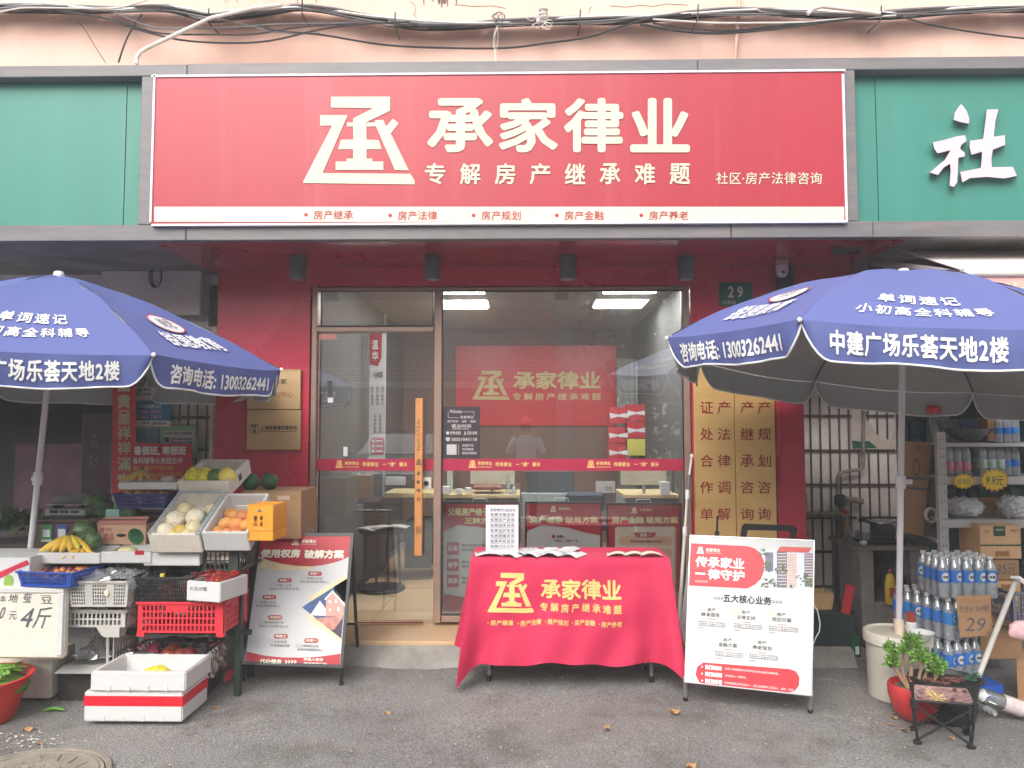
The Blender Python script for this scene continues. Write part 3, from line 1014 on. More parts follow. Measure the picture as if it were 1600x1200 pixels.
# dirty board above the left window, beams, ledges
BOARD = mat('dirty pale board', (238, 226, 216), rough=.8, var=.08, scale=3, dirt=.6, dirtc=(130, 112, 100))
t = thing('upper_board', 'dirty pale board panel behind the umbrella above the grilled window', 'board', P(235, 490, Y=5.5))
m = MB(); pbox(m, 5.50, 158, 417, 313, 492, .04, .004); m.build('panel', BOARD, t)
m = MB(); pbox(m, 5.47, 157, 401, 316, 407.5, .09, .003); m.build('ledge', BOARD, t)
m = MB(); pbox(m, 5.48, 157, 408.5, 315, 415.5, .08, .003); m.build('ledge', BOARD, t)
m = MB()
for k in range(4):
    c = P(243 + k * 1.2, 425, Y=5.48)
    m.tube([c + Vector((.05 * math.sin(a) * (1 - k * .12), -.005 * k, .085 * math.cos(a) - .03)) for a in [i * PI / 8 for i in range(17)]], .003, 5)
m.build('wire_coil', BLACKRUB, t)
BEAM = mat('sooty grey beam', (158, 152, 148), rough=.85, var=.3, scale=3, dirt=.6, dirtc=(54, 50, 50), stretch=(.3, 1, 1))
m = MB(); pbox(m, 5.35, -420, 378, 300, 398, .2, .006); m.build('sooty_beam', BEAM, kind='structure')
m = MB(); pbox(m, 5.58, -420, 398.5, 157, 420, .1, .004); m.build('shutter_box', mat('dark teal sheet', (58, 72, 72), rough=.6, var=.15), label='dark roller shutter box over the greengrocer opening', cat='shutter box')

# gas pipe run on the right
def run(name, pts, r, m_, label, cat, Y=RW - .07):
    return MB().tube([P(a, b, Y=Y - (c[0] if c else 0)) for a, b, *c in pts], r, 10).build(name, m_, label=label, cat=cat)
run('gas_pipe', [(1348, 560), (1349, 640), (1349, 720), (1348, 730), (1343, 734), (1320, 737), (1312, 740), (1309, 747), (1309, 780)], .014, GALV, 'thin galvanised gas pipe bent across the right barred window', 'gas pipe')
run('gas_pipe', [(1348, 783), (1318, 780), (1312, 786), (1316, 800), (1306, 804), (1240, 805), (1225, 803), (1215, 812)], .024, mat('wrapped pipe', (150, 134, 112), rough=.8, var=.3, scale=20, bump=.5), 'thick wrapped waste pipe with elbows low on the barred wall', 'pipe')
m = MB().lathe([(.03, -.04), (.042, -.03), (.042, .03), (.03, .045)], P(1313, 782, Y=RW - .12), 14); m.build('pipe_valve', BLACKM, label='black valve on the bend of the wrapped pipe', cat='valve')
m = MB(); c = P(1311, 950, Y=5.9); c2 = P(1311, 812, Y=5.9); m.tube([c, c2], .03, 12); m.build('standpipe', BLACKM, label='black upright pipe left of the concrete stove', cat='pipe')
# peeling poster remains
t = thing('torn_poster', 'torn white and green banner remnant on the right barred window', 'poster', P(1360, 700, Y=RW - .05))
TP = Plane(RW - .045)
m = MB(); poly(m, TP.pt, [(1330, 632), (1347, 632), (1355, 655), (1366, 672), (1378, 690), (1392, 684), (1400, 668), (1400, 702), (1333, 702), (1331, 675)], .0); m.build('sheet', mat('weathered banner', (206, 194, 182), rough=.7, var=.12, scale=12), t)
m = MB(); poly(m, TP.pt, [(1332, 688), (1345, 690), (1358, 689), (1370, 699), (1372, 700), (1333, 701)], .002); m.build('green_band', mat('banner green', (38, 96, 74), rough=.6), t)

# ================================================================ cables on the pink wall
CB = [mat('black cable', (46, 46, 50), rough=.5, var=.2), mat('grey cable', (112, 112, 114), rough=.5, var=.2), mat('white cable', (212, 208, 204), rough=.5, var=.1)]
main = [(-60, 12), (0, 13), (60, 12), (120, 15), (180, 17), (215, 15), (260, 14), (300, 22), (328, 28), (360, 24), (400, 20), (440, 15), (472, 13), (520, 19), (560, 27), (600, 34),
        (660, 40), (720, 40), (770, 38), (800, 37), (860, 34), (910, 33), (960, 32), (1020, 28), (1080, 24), (1140, 20), (1200, 20), (1260, 22), (1320, 24), (1380, 24), (1440, 21),
        (1500, 17), (1560, 15), (1620, 14), (1680, 14)]
def spline(pts, n=4):
    out = []
    for i in range(len(pts) - 1):
        p0, p1, p2, p3 = pts[max(i - 1, 0)], pts[i], pts[i + 1], pts[min(i + 2, len(pts) - 1)]
        for k in range(n):
            t = k / n
            out.append(tuple(.5 * ((2 * b) + (-a + c) * t + (2 * a - 5 * b + 4 * c - d) * t * t + (-a + 3 * b - 3 * c + d) * t ** 3) for a, b, c, d in zip(p0, p1, p2, p3)))
    return out + [tuple(pts[-1])]
for i in range(34):
    ph, am = R.uniform(0, 6), R.uniform(-1, 1)
    pts = [(x, y + am * 6.5 * (.5 + .5 * abs(math.sin(x * .011 + 1.2))) + 2.2 * math.sin(x * .02 + ph)) for x, y in main]
    dd = 5.2 + R.uniform(-.03, .08)
    m = MB().tube([P(a, b, Y=dd + .02 * math.sin(k * .6 + ph)) for k, (a, b) in enumerate(spline(pts, 3))], R.uniform(.004, .0115), 5)
    ci = (0, 1, 2, 1, 0, 2, 1)[i % 7]
    m.build('cable', CB[ci], label=('black cable in the twisted bundle along the pink wall', 'grey cable in the twisted bundle along the pink wall', 'white cable in the twisted bundle along the pink wall')[ci], cat='cable',
            group=('black bundled cables', 'grey bundled cables', 'white bundled cables')[ci])
for pts, ci, r, lb in (
        ([(118, 20), (170, 30), (215, 46), (280, 62), (350, 67), (420, 64), (500, 46), (560, 38), (640, 34)], 0, .007, 'black cable sagging lowest below the bundle on the left'),
        ([(90, 17), (150, 26), (200, 38), (250, 52), (330, 54), (400, 53), (470, 42), (560, 36)], 0, .006, 'black cable sagging just above the lowest one'),
        ([(180, 20), (240, 43), (300, 44), (380, 42), (430, 38), (560, 36)], 1, .006, 'grey cable sagging slightly under the bundle on the left'),
        ([(400, 36), (430, 48), (500, 54), (600, 70), (700, 75), (790, 75), (850, 68), (920, 58), (970, 42), (1020, 28), (1080, 22)], 0, .007, 'long black cable dipping low over the sign centre'),
        ([(330, 27), (380, 38), (430, 50), (500, 52)], 1, .005, 'short grey cable crossing below the clamp'),
        ([(1000, 38), (1060, 48), (1120, 52), (1200, 46), (1300, 33), (1380, 24)], 0, .009, 'thick black cable hanging under the bundle on the right'),
        ([(1020, 36), (1080, 45), (1140, 48), (1220, 40), (1300, 32)], 0, .006, 'thin black cable hanging inside the thick one'),
        ([(1020, 30), (1080, 34), (1130, 36), (1250, 35), (1300, 31), (1400, 24)], 2, .007, 'white cable looping under the bundle on the right'),
        ([(1340, 14), (1400, 24), (1450, 38), (1520, 50), (1600, 60), (1680, 66)], 0, .006, 'black cable leaving the bundle down to the right edge'),
        ([(110, 28), (128, 40), (150, 75), (165, 98)], 0, .003, 'hair thin cable dropping to the frame on the left'),
        ([(222, 22), (210, 38), (195, 68), (185, 98)], 0, .006, 'black cable curving down to the frame'),
        ([(0, 19), (30, 13), (60, 12), (170, 13), (210, 6), (240, -4)], 2, .006, 'white cable rising off the left end of the bundle')):
    m = MB().tube([P(a, b, Y=5.14) for a, b in spline(pts, 4)], r, 6)
    m.build('cable', CB[ci], label=lb, cat='cable')
CPIPE = mat('peeling white conduit', (226, 216, 208), rough=.5, var=.08, dirt=.4)
m = MB().tube([P(a, b, Y=5.1) for a, b in ((214, 100), (214, 90), (219, 82), (228, 76), (330, 28), (345, 25), (400, 12), (440, 8))], .014, 8); m.build('conduit', CPIPE, label='white conduit slanting across the cables on the left', cat='conduit')
m = MB().tube([P(a, b, Y=5.1) for a, b in ((1262, 22), (1270, 14), (1285, 10), (1330, 15), (1375, 21))], .014, 8); m.build('conduit', CPIPE, label='white conduit bend lying on the right bundle', cat='conduit')
m = MB().tube([P(a, b, Y=5.28) for a, b in ((1156, -10), (1152, 50), (1148, 100))], .013, 8); m.build('conduit', mat('pink painted conduit', (226, 190, 172), rough=.6, dirt=.3), label='pink painted conduit running upright on the pink wall', cat='conduit')
m = MB()
for k in range(4):
    pts = [(776 + R.uniform(-2, 3), 40 + k), (775 + R.uniform(-5, 5), 62), (774 + R.uniform(-3, 3), 98)]
    m.tube([P(a, b, Y=5.12) for a, b in spline(pts, 3)], .0016, 4)
m.build('wire_tail', CB[2], label='thin white wires hanging from the bundle onto the sign frame', cat='wires')
for cx in (783, 838, 850):
    m = MB()
    for k in range(5):
        rr = R.uniform(.02, .045)
        c = P(cx + R.uniform(-10, 10), 27 + R.uniform(-4, 14), Y=5.13)
        m.tube([c + Vector((rr * math.cos(a), -.01 * math.sin(a * 2), rr * .7 * math.sin(a))) for a in [i * PI / 7 for i in range(15)]], .0028, 4)
    m.build('wire_coil', CB[2 if cx > 800 else 1], label='tangle of coiled loose wire above the sign centre', cat='wire coil', group='wire coils above the sign')
for i, (x, y) in enumerate(((326, 28), (472, 14), (617, 34), (906, 30), (1090, 22), (1376, 24))):
    t = thing('cable_hook', 'small dark hook holding the cable bundle on the pink wall', 'hook', P(x, y, Y=5.3), group='hooks holding the cable bundle')
    m = MB(); c = P(x, y + 8, Y=5.10); m.tube([c + Vector((0, .2, .02)), c, c + Vector((.003, -.01, .10))], .005, 6); m.build('hook_arm', BLACKM, t)
m = MB().lathe([(.02, -.07), (.034, -.06), (.02, -.045), (.034, -.03), (.02, -.015), (.034, 0), (.02, .014)], P(849, 16, Y=5.16), 12); m.build('insulator', CB[2], label='ribbed white insulator above the cable bundle', cat='insulator')
# dark drips at the top of the pink wall, thin cracks
m = MB()
PW = Plane(5.316)
for x0, h, ww in ((662, 8, 2), (676, 3, 2), (686, 6, 5), (690, 12, 2.5), (694, 5, 8), (699, 11, 2), (713, 7, 2), (465, 5, 1.5), (494, 4, 1.5), (352, 4, 1), (356, 3, 1), (370, 4, 1)):
    poly(m, PW.pt, [(x0 - ww / 2, -6), (x0 + ww / 2, -6), (x0 + ww / 3, h * .8), (x0, h), (x0 - ww / 3, h * .8)], .001)
m.build('drip_stain', STAIN, label='dark paint drips at the top of the pink wall', cat='stain')
m = MB()
for pts in ([(640, 2), (648, 8), (650, 16), (646, 22), (652, 28)], [(952, 9), (980, 11), (1000, 8), (1020, 10), (1040, 6), (1075, 8)], [(710, 7), (740, 10), (770, 9), (790, 13)], [(920, 22), (921, 14), (926, 10)]):
    m.tube([P(a, b, Y=5.319) for a, b in pts], .0022, 4)
m.build('wall_crack', STAIN, label='hairline cracks in the pink wall above the cables', cat='cracks')

# ================================================================ umbrellas
BLUE = mat('blue umbrella cloth', (176, 178, 180), rough=.62, var=.05, scale=3, back=(90, 100, 158), bump=.05, bscale=6)
PIPW = mat('white piping', (236, 236, 238), rough=.5)
POLEW = mat('white umbrella pole', (222, 218, 224), rough=.35, var=.03)


def umbrella(label, cx, cy, zc, Rr, th0, ta, tb, foot, phase, HH=.49, EX=1.7, ts=(.115, .755), dt=.075):
    C = Vector((cx, cy, zc))
    root = thing('umbrella', label, 'umbrella', foot, group='blue advertising umbrellas')
    def rim(k):
        a = th0 + k * PI / 4
        return Vector((math.cos(a) * Rr, math.sin(a) * Rr, 0))
    def surf(k, s, t, l=0.0):
        a, b = rim(k), rim(k + 1)
        d = a * (1 - s) + b * s
        q = d * t
        z = HH * (1 - t ** EX) - .028 * 4 * s * (1 - s) * t * (1.3 - t * .6)
        # slack folds
        z += .006 * math.sin(9 * s + k) * t * t * math.sin(PI * t) + .004 * math.sin(17 * t + 5 * s + k)
        v = C + Vector((q.x, q.y, z + ta * q.x + tb * q.y))
        if l:
            n = (Vector((d.x, d.y, 0)).normalized() * .8 + Vector((0, 0, 1))).normalized()
            v += n * l
        return v
    def val(k, s, w, l=0.0, D=.150):
        top = surf(k, s, 1)
        e = min(s, 1 - s) / .115
        dep = D * (math.sin(PI / 2 * min(1, e)) ** .75) + .006 * math.sin(s * 12 + k)
        a, b = rim(k), rim(k + 1)
        n = ((a + b) / 2).normalized()
        fold = .010 * math.sin(s * 19 + k * 2.1) * w + .006 * math.sin(s * 41 + k) * w * w
        return top + n * (.004 + .02 * w * (1 - w) + fold - .022 * w + l) + Vector((0, 0, -w * dep))
    for k in range(8):
        cp = MB().grid(lambda u, v: surf(k, u, v), 12, 14).build('canopy_panel', BLUE, root, smooth=60)
        vl = MB().grid(lambda u, v: val(k, u, v), 44, 4).build('valance', BLUE, root, smooth=60)
        m = MB().tube([val(k, i / 44, 1, .001) for i in range(45)], .0045, 6)
        m.build('piping', PIPW, vl)
        # seam ribs underneath
        a = surf(k, 0, .985) - Vector((0, 0, .012))
        pts = [surf(k, 0, j / 10) - Vector((0, 0, .010)) for j in range(1, 11)]
        MB().tube(pts, .005, 6).build('rib', STEEL if k else STEEL, root)
        mid = surf(k, 0, .5) - Vector((0, 0, .012))
        MB().tube([C + Vector((0, 0, HH - .42)), mid], .005, 6).build('strut', STEEL, root)
        MB().ball(surf(k, 0, 1.005), .011, n=8, m=6).build('rib_tip', PIPW, root)
        m = MB()
        if (k + phase) % 2 == 0:
            # lettering reads left to right seen from outside: s runs with the angle
            put(m, lambda a, b, l: val(k, a, b, l), '中建广场乐荟天地2楼', ts[0], .18, ts[1], .82, bold=.03, sp=1.08, l=.004, cuts=(24, 3))
            m2 = MB()
            put(m2, lambda a, b, l: surf(k, a, b, l), '单词速记', .27, .68 + dt, .66, .765 + dt * .8, bold=.02, sp=1.25, l=.005, cuts=(8, 4))
            put(m2, lambda a, b, l: surf(k, a, b, l), '小初高全科辅导', .19, .80 + dt * .7, .76, .88 + dt * .5, bold=.02, sp=1.25, l=.005, cuts=(8, 4))
        else:
            put(m, lambda a, b, l: val(k, a, b, l), '咨询电话: 13003262441', .11, .20, .88, .86, bold=.03, l=.004, cuts=(24, 3))
            m2 = MB()
            put(m2, lambda a, b, l: surf(k, a, b, l), '锐思教育', .25, .755, .75, .88, bold=.015, l=.010, cuts=(14, 8))
            m3 = MB()
            m3.grid(lambda u, v: surf(k, .5 + .17 * v * math.cos(u * 2 * PI), .66 + .075 * v * math.sin(u * 2 * PI), .008), 24, 5)
            lg = m3.build('emblem', PIPW, cp)
            m3 = MB(); ringp(m3, lambda a, b, l: surf(k, a, b, l), .5, .66, .172, .013, .012, sy=.44)
            m3.build('emblem_ring', PRINTR, cp)
            m4 = MB(); put(m4, lambda a, b, l: surf(k, a, b, l), '锐思', .42, .62, .58, .70, bold=.0, l=.014, cuts=(3, 3)); m4.build('lettering', PRINTD, cp)
        m.build('lettering', PRINTW, vl)
        m2.build('lettering', PRINTW, cp)
    hub = C + Vector((0, 0, HH))
    MB().lathe([(.02, -.03), (.028, 0), (.03, .012), (.024, .026), (.01, .03)], hub, 14).build('hub_cap', PIPW, root)
    foot = Vector(foot)
    d = hub - foot
    MB().tube([foot, hub], .0165, 14).build('pole', POLEW, root)
    j = foot + d * ((1.38 - foot.z) / d.z) if foot.z < 1 else foot
    kn = MB().tube([foot + d * ((1.17 - foot.z) / d.z), foot + d * ((1.24 - foot.z) / d.z)], .026, 12)
    kc = foot + d * ((1.205 - foot.z) / d.z)
    kn.tube([kc, kc + Vector((.055 if phase == 0 else -.03, -.01, 0))], .013, 8)
    kn.build('pole_knob', POLEW, root)
    MB().tube([C + Vector((0, 0, HH - .45)), C + Vector((0, 0, HH - .39))], .03, 12).build('runner', POLEW, root)
    return root


umbrella('open blue umbrella on the right with its pole in the white bucket', 1.989, 3.977, 1.833, 1.243, math.radians(225.7), -.115, -.015, tuple(P(1404, 1104, z=0) + Vector((.075, .13, .36))), 0, .475)
umbrella('open blue umbrella on the left over the fruit stand', -2.73, 4.32, 1.843, 1.281, math.radians(230.0), .0, .0, (-2.90, 4.33, .0), 1, .54, 1.38, (.22, .86), .0)

# ================================================================ table with red cloth
TC = mat('crimson tablecloth', (206, 40, 82), rough=.7, var=.05, scale=4, bump=.55, bscale=7)
tx0, tx1, ty0, ty1, tz = P(736, 870, Y=4.44).x, P(1046, 870, Y=4.44).x, 4.44, 4.82, .742
tb = thing('folding_table', 'folding table hidden under the red cloth in front of the window', 'table', ((tx0 + tx1) / 2, 4.6, 0))
MB().box(tx0 + .006, tx1 - .006, ty0 + .006, ty1 - .006, tz - .03, tz - .005, .004).build('tabletop', mat('white plastic top', (220, 220, 216), rough=.5), tb)
LEGG = mat('grey steel tube', (150, 150, 152), rough=.35, metal=.5)
for x in (tx0 + .10, tx1 - .09):
    for y in (ty0 + .13, ty1 - .03):
        lg = MB().tube([(x, y, .0), (x, y, tz - .03)], .012, 10).build('leg', LEGG, tb)
        MB().tube([(x, y, .0), (x, y, .035)], .016, 10).build('foot', BLACKRUB, lg)
cl = thing('tablecloth', 'crimson cloth with gold logo draped over the table', 'tablecloth', ((tx0 + tx1) / 2, 4.6, tz))
def fold(x, v):
    e = min(1, abs(x - .26) / .58) ** 3
    return v * (.022 * math.sin(x * 7.5 + .5) + .008 * math.sin(x * 23 + 2) * v + .042 * e * math.sin(x * 34)) + .010 * v * math.sin(PI * v) * math.sin(3 * x - 1) + .010 * math.sin(PI * v) * math.sin(8 * v + 13 * x) * math.sin(5 * x + 2) + .012 * v * v * math.sin(27 * x + 5 * v)
def front(a, b, l=0.0):
    """a 0..1 along the front, b 0..1 down the front"""
    x = tx0 + (tx1 - tx0) * a
    edge = max(0, 1 - a / .10) ** 2 * .9 + max(0, 1 - (1 - a) / .085) ** 2 * .9
    drop = .592 + .125 * edge + .012 * math.sin(a * 11) + .006 * math.sin(a * 29)
    fl = .03 * b + .05 * b * edge
    spread = (-.07 * max(0, 1 - a / .28) ** 1.5 + .075 * max(0, 1 - (1 - a) / .25) ** 1.5) * b
    rr = .012
    y = ty0 - rr - fl - fold(x, b) - l
    return Vector((x + spread, y, tz - b * drop))
cm_ = MB()
cm_.grid(lambda u, v: Vector((tx0 + (tx1 - tx0) * u, ty0 - .006 + (ty1 - ty0 + .012) * (1 - v) , tz + .003 + .0012 * math.sin(u * 40) * math.sin(v * 9))), 24, 6)
cm_.grid(lambda u, v: front(u, v) if v > 0 else Vector((tx0 + (tx1 - tx0) * u, ty0 - .006, tz + .003)), 90, 28)
def side(sgn, a, b):
    """a 0 at the front corner .. 1 at the back corner"""
    x0 = tx0 if sgn < 0 else tx1
    f0 = front(0 if sgn < 0 else 1, b)
    edge = max(0, 1 - a / .35) ** 1.6
    drop = .56 + .15 * edge + .10 * max(0, (a - .7) / .3)
    out = b * (.055 + .035 * math.sin(a * 9 + (1 if sgn > 0 else 2.2))) + .02 * b * b
    p = Vector((x0 + sgn * (.008 + out), ty0 + (ty1 - ty0) * a, tz - b * drop))
    k = max(0, 1 - a / .2)
    k = k * k * (3 - 2 * k)
    r = f0 * k + p * (1 - k)
    if b == 0:
        r = Vector((x0, ty0 - .006 + (ty1 - ty0 + .012) * a, tz + .003))
    return r
cm_.grid(lambda u, v: side(-1, 1 - u, v), 26, 22)
cm_.grid(lambda u, v: side(1, u, v), 26, 22)
cm_.grid(lambda u, v: Vector((tx1 + (tx0 - tx1) * u, ty1 + .006 + .012 * v * math.sin(u * 22), tz + .003 - v * .5)), 30, 8)
cl_o = cm_.build('cloth', TC, cl, smooth=80)
# logo and lettering printed on the front, laid out in photo pixels
fx = lambda px: (px - 736) / 310
fy = lambda py: (py - 871) / 154
ff = lambda a, b, l: front(fx(a), fy(b), l + .002)
m = MB()
m0 = MB(); logo(m0, lambda a, b, l: Vector((a, 0, b)), 767, 892, 834, 950)
bm = bmesh.new()
me0 = bpy.data.meshes.new('t'); me0.from_pydata(m0.v, [], m0.f); bm.from_mesh(me0); bpy.data.meshes.remove(me0)
bmesh.ops.triangulate(bm, faces=bm.faces[:])
for i in range(1, 12):
    bmesh.ops.bisect_plane(bm, geom=bm.verts[:] + bm.edges[:] + bm.faces[:], plane_co=(767 + i * 5.6, 0, 0), plane_no=(1, 0, 0))
for i in range(1, 8):
    bmesh.ops.bisect_plane(bm, geom=bm.verts[:] + bm.edges[:] + bm.faces[:], plane_co=(0, 0, 892 + i * 7.2), plane_no=(0, 0, 1))
bm.verts.index_update()
m.add([ff(v.co.x, v.co.z, .002) for v in bm.verts], [tuple(v.index for v in f.verts) for f in bm.faces])
bm.free()
put(m, ff, '承家律业', 845, 901, 970, 931, bold=.03, l=.002, cuts=(20, 6))
put(m, ff, '专解房产继承难题', 844, 937, 970, 950, bold=.02, sp=1.5, l=.002, cuts=(20, 3))
for k, t_ in enumerate(('房产继承', '房产法律', '房产规划', '房产金融', '房产养老')):
    x = 772 + k * 41.6
    put(m, ff, t_, x, 960.5, x + 32, 969, bold=.02, l=.002, cuts=(6, 2))
    poly(m, ff, [(x - 3.2 + math.cos(i * PI / 3), 965 + math.sin(i * PI / 3)) for i in range(6)], .002)
m.build('lettering', mat('gold cloth print', (244, 204, 128), rough=.7), cl_o)

# papers on the table
def leaflet(c, w_, d_, rz, tint, label, n=1, group=None, cat='leaflet', red=True):
    t = thing('leaflet', label, cat, c, rot=(0, 0, rz), group=group)
    MB().grid(lambda u, v: Vector(((u - .5) * w_, (v - .5) * d_, .001 + .018 * math.sin(PI * u) ** 1.2 * (1 + .3 * math.sin(v * 5)))), 8, 4).build('sheet', tint, t)
    if red:
        MB().grid(lambda u, v: Vector(((u * .55 - .45) * w_, (v * .3 + .1) * d_ , .003 + .018 * math.sin(PI * (u * .55 + .05)) ** 1.2 * (1 + .3 * math.sin((v * .3 + .6) * 5)))), 6, 2).build('print', PRINTR if R.random() < .5 else PRINTD, t)
    return t
for i in range(13):
    u = i / 12
    leaflet((P(805 + u * 90, 862, z=tz + .006).x + .0, 4.50 + .05 * (i % 4), tz + .006 + .004 * (i % 3)), .10, .16, R.uniform(-.5, -.1), PAPER,
            'folded white leaflet with red and black print in the row on the table', group='folded leaflets fanned out on the red table')
leaflet((P(765, 865, z=tz + .006).x, 4.54, tz + .005), .17, .16, .1, PAPER, 'flat white leaflet under the upright notice on the table')
ylw = mat('pale yellow paper', (226, 216, 190), rough=.7)
for i in range(3):
    leaflet((P(962 + i * 24, 862, z=tz + .006).x, 4.53 - .01 * i, tz + .006 + .003 * i), .13, .12, .05 * i - .1, ylw, 'pale yellow leaflet with dark text on the right of the table', group='pale yellow leaflets on the red table')
nt = thing('notice_stand', 'upright white notice with a list of free services on the table', 'notice', P(785, 866, Y=4.50))
m = MB(); pbox(m, 4.48, 759, 789, 810, 866, .004, .0); m.build('sheet', PAPER, nt)
PN = Plane(4.48)
m = MB()
put(m, PN.pt, '承家律师公益咨询', 766, 794.5, 805, 799.5, bold=0, l=.001)
for k, t_ in enumerate(('免费法律咨询', '免费房产咨询', '免费继承咨询', '免费监护咨询', '免费遗嘱咨询', '免费养老咨询', '免费打印文件')):
    put(m, PN.pt, t_, 766, 801.5 + k * 8.3, 803.5, 807 + k * 8.3, bold=0, l=.001)
    rect(m, PN.pt, 766, 808 + k * 8.3, 804, 808.4 + k * 8.3, .001)
m.build('lettering', mat('purple ink', (92, 70, 112), rough=.6), nt)
m = MB(); x0_, x1_, z0_, z1_ = prect(4.484, 760, 789, 809, 866); m.add([(x0_, 4.486, z1_), (x1_, 4.486, z1_), (x1_, 4.58, z0_), (x0_, 4.58, z0_)], [(0, 1, 2, 3)]); m.build('easel_back', PAPER, nt)

# ================================================================ A-boards
def aboard(name, label, px, w, legs, frame_m, face_m, fw, lean=.30):
    """px/w: TL TR BR BL corners of the board face; legs: front feet; the rear frame leans the other way"""
    q = Quad(px, w)
    c = (w[2] + w[3]) / 2
    t = thing(name, label, 'sandwich board', (c.x, c.y, 0))
    f = q.st
    fm = MB()
    a, b = fw / (w[1] - w[0]).length, fw / (w[3] - w[0]).length
    def strip(s0, t0, s1, t1, l0, l1):
        fr = [f(s0, t1, l1), f(s1, t1, l1), f(s1, t0, l1), f(s0, t0, l1)]
        bk = [f(s0, t1, l0), f(s1, t1, l0), f(s1, t0, l0), f(s0, t0, l0)]
        return MB().prism(fr, bk)
    for nm_, args in (('frame_bar', (0, 0, 1, b)), ('frame_bar', (0, 1 - b, 1, 1)), ('frame_bar', (0, b, a, 1 - b)), ('frame_bar', (1 - a, b, 1, 1 - b))):
        strip(*args, -.016, .006).build(nm_, frame_m, t)
    strip(a, b, 1 - a, 1 - b, -.012, .001).build('panel', face_m, t)
    for k, fp in enumerate(legs):
        e0 = f(a / 2 if k == 0 else 1 - a / 2, .97, -.005)
        lg = MB().tube([e0, fp], .011, 8).build('leg', frame_m, t)
        MB().tube([fp, fp + (e0 - fp).normalized() * .02], .014, 8).build('rubber_foot', BLACKRUB, lg)
    # rear frame
    top = [f(0.03, .02, -.02), f(.97, .02, -.02)]
    back = []
    for k in (0, 1):
        ft = Vector((legs[k].x + (w[0 if k == 0 else 1].x - w[3 if k == 0 else 2].x) * 1.6, w[0].y + lean, 0))
        back.append(ft)
        MB().tube([top[k], ft], .011, 8).build('rear_leg', frame_m, t)
    MB().tube([top[0] * .3 + back[0] * .7, top[1] * .3 + back[1] * .7], .009, 8).build('rear_stretcher', frame_m, t)
    return t, q
def corner(px, py, z): return P(px, py, z=z)
# left board, black frame
px = [(404, 834), (553, 833), (536, 1044), (377, 1038)]
wl = [P(404, 834, Y=4.66), P(553, 833, Y=4.70), P(536, 1044, Y=4.44), P(377, 1038, Y=4.40)]
t, q = aboard('sandwich_board', 'black framed sandwich board about cracking housing problems beside the crates', px, wl, [P(380, 1064, z=0), P(533, 1071, z=0)], BLACKM, PAPER, .018)
f = lambda a, b, l: q.pt(370 + a / 4.615, 820 + b / 4.615, l)
def qrect(mb, pts, l): poly(mb, f, pts, l)
m = MB(); qrect(m, [(172, 78), (822, 84), (808, 240), (740, 272), (640, 300), (540, 313), (430, 308), (320, 292), (230, 268), (152, 236)], .003)
qrect(m, [(72, 920), (200, 948), (330, 960), (470, 962), (600, 955), (748, 936), (742, 1010), (62, 1000)], .003); m.build('print', PRINTR, t)
m = MB(); qrect(m, [(150, 238), (230, 270), (320, 294), (430, 310), (540, 315), (640, 302), (700, 290), (640, 318), (520, 334), (380, 342), (250, 338), (146, 322)], .0025)
qrect(m, [(796, 372), (385, 612), (752, 860), (754, 832), (468, 610), (796, 400)], .0025)
m.build('print', mat('pale yellow print', (242, 222, 178), rough=.5), t)
m = MB(); qrect(m, [(796, 402), (468, 610), (752, 832)], .003); m.build('print', mat('blue photo print', (58, 92, 150), rough=.5, var=.35, scale=30), t)
m = MB(); qrect(m, [(796, 402), (700, 462), (720, 500), (778, 566), (760, 700), (755, 760), (754, 830), (560, 680), (640, 690), (700, 640), (790, 560)], .0035); m.build('print', mat('dark suit print', (70, 52, 66), rough=.5), t)
m = MB(); qrect(m, [(690, 498), (772, 590), (768, 672), (640, 676), (642, 556)], .005); m.build('print', mat('pink house print', (224, 166, 154), rough=.5), t)
m = MB(); qrect(m, [(598, 562), (640, 622), (640, 672), (528, 668)], .0052); qrect(m, [(690, 488), (782, 590), (778, 606), (690, 506), (638, 560), (630, 552)], .0056)
for a in ((662, 560, 678, 580), (706, 556, 722, 580), (664, 620, 678, 640), (724, 610, 740, 640)):
    rect(m, f, *a, .0056)
m.build('print', PRINTW, t)
m = MB(); qrect(m, [(560, 690), (660, 680), (765, 670), (762, 690), (700, 770), (660, 765), (620, 728)], .0058); m.build('print', mat('hand photo print', (206, 142, 130), rough=.5, var=.25, scale=30), t)
m = MB()
for cx, cy in ((563, 367), (344, 416), (233, 538), (275, 683), (317, 815), (536, 845)):
    poly(m, f, rrect(cx - 50, cy - 16, cx + 50, cy + 16, 14), .004)
m.build('print', PRINTR, t)
m = MB()
def ft(s, cx, cy, w_, h_, **k):
    qput(mm, q, s, 370 + cx / 4.615, 820 + cy / 4.615, w_ / 4.615, h_ / 4.615, **k)
mm = m
qa = q.inv(370 + 400 / 4.615, 820 + 100 / 4.615)
logo(m, q.st, qa[0], qa[1], qa[0] + .077, qa[1] + .055, .005)
ft('承家律业', 520, 124, 104, 26, bold=.02, l=.005)
for k in range(9): ft('一', 470 + k * 12.5, 146, 8, 3, l=.005)
ft('使用权房', 315, 216, 282, 66, bold=.05, l=.006); ft('破解方案', 630, 222, 286, 66, bold=.05, l=.006)
ft('代办服务', 246, 986, 148, 30, bold=.03, l=.005); ft('承租人变更', 552, 974, 134, 20, bold=.03, l=.005); ft('使用权转产权', 566, 1000, 160, 10, bold=.03, l=.005)
for k in range(4): ft('>', 357 + k * 22, 990, 16, 26, bold=.05, l=.005)
for s_, cx, cy in (('难题一', 563, 367), ('难题二', 344, 416), ('难题三', 233, 538), ('难题四', 275, 683), ('难题五', 317, 815), ('难题六', 536, 845)):
    ft(s_, cx, cy, 76, 19, bold=.02, l=.006)
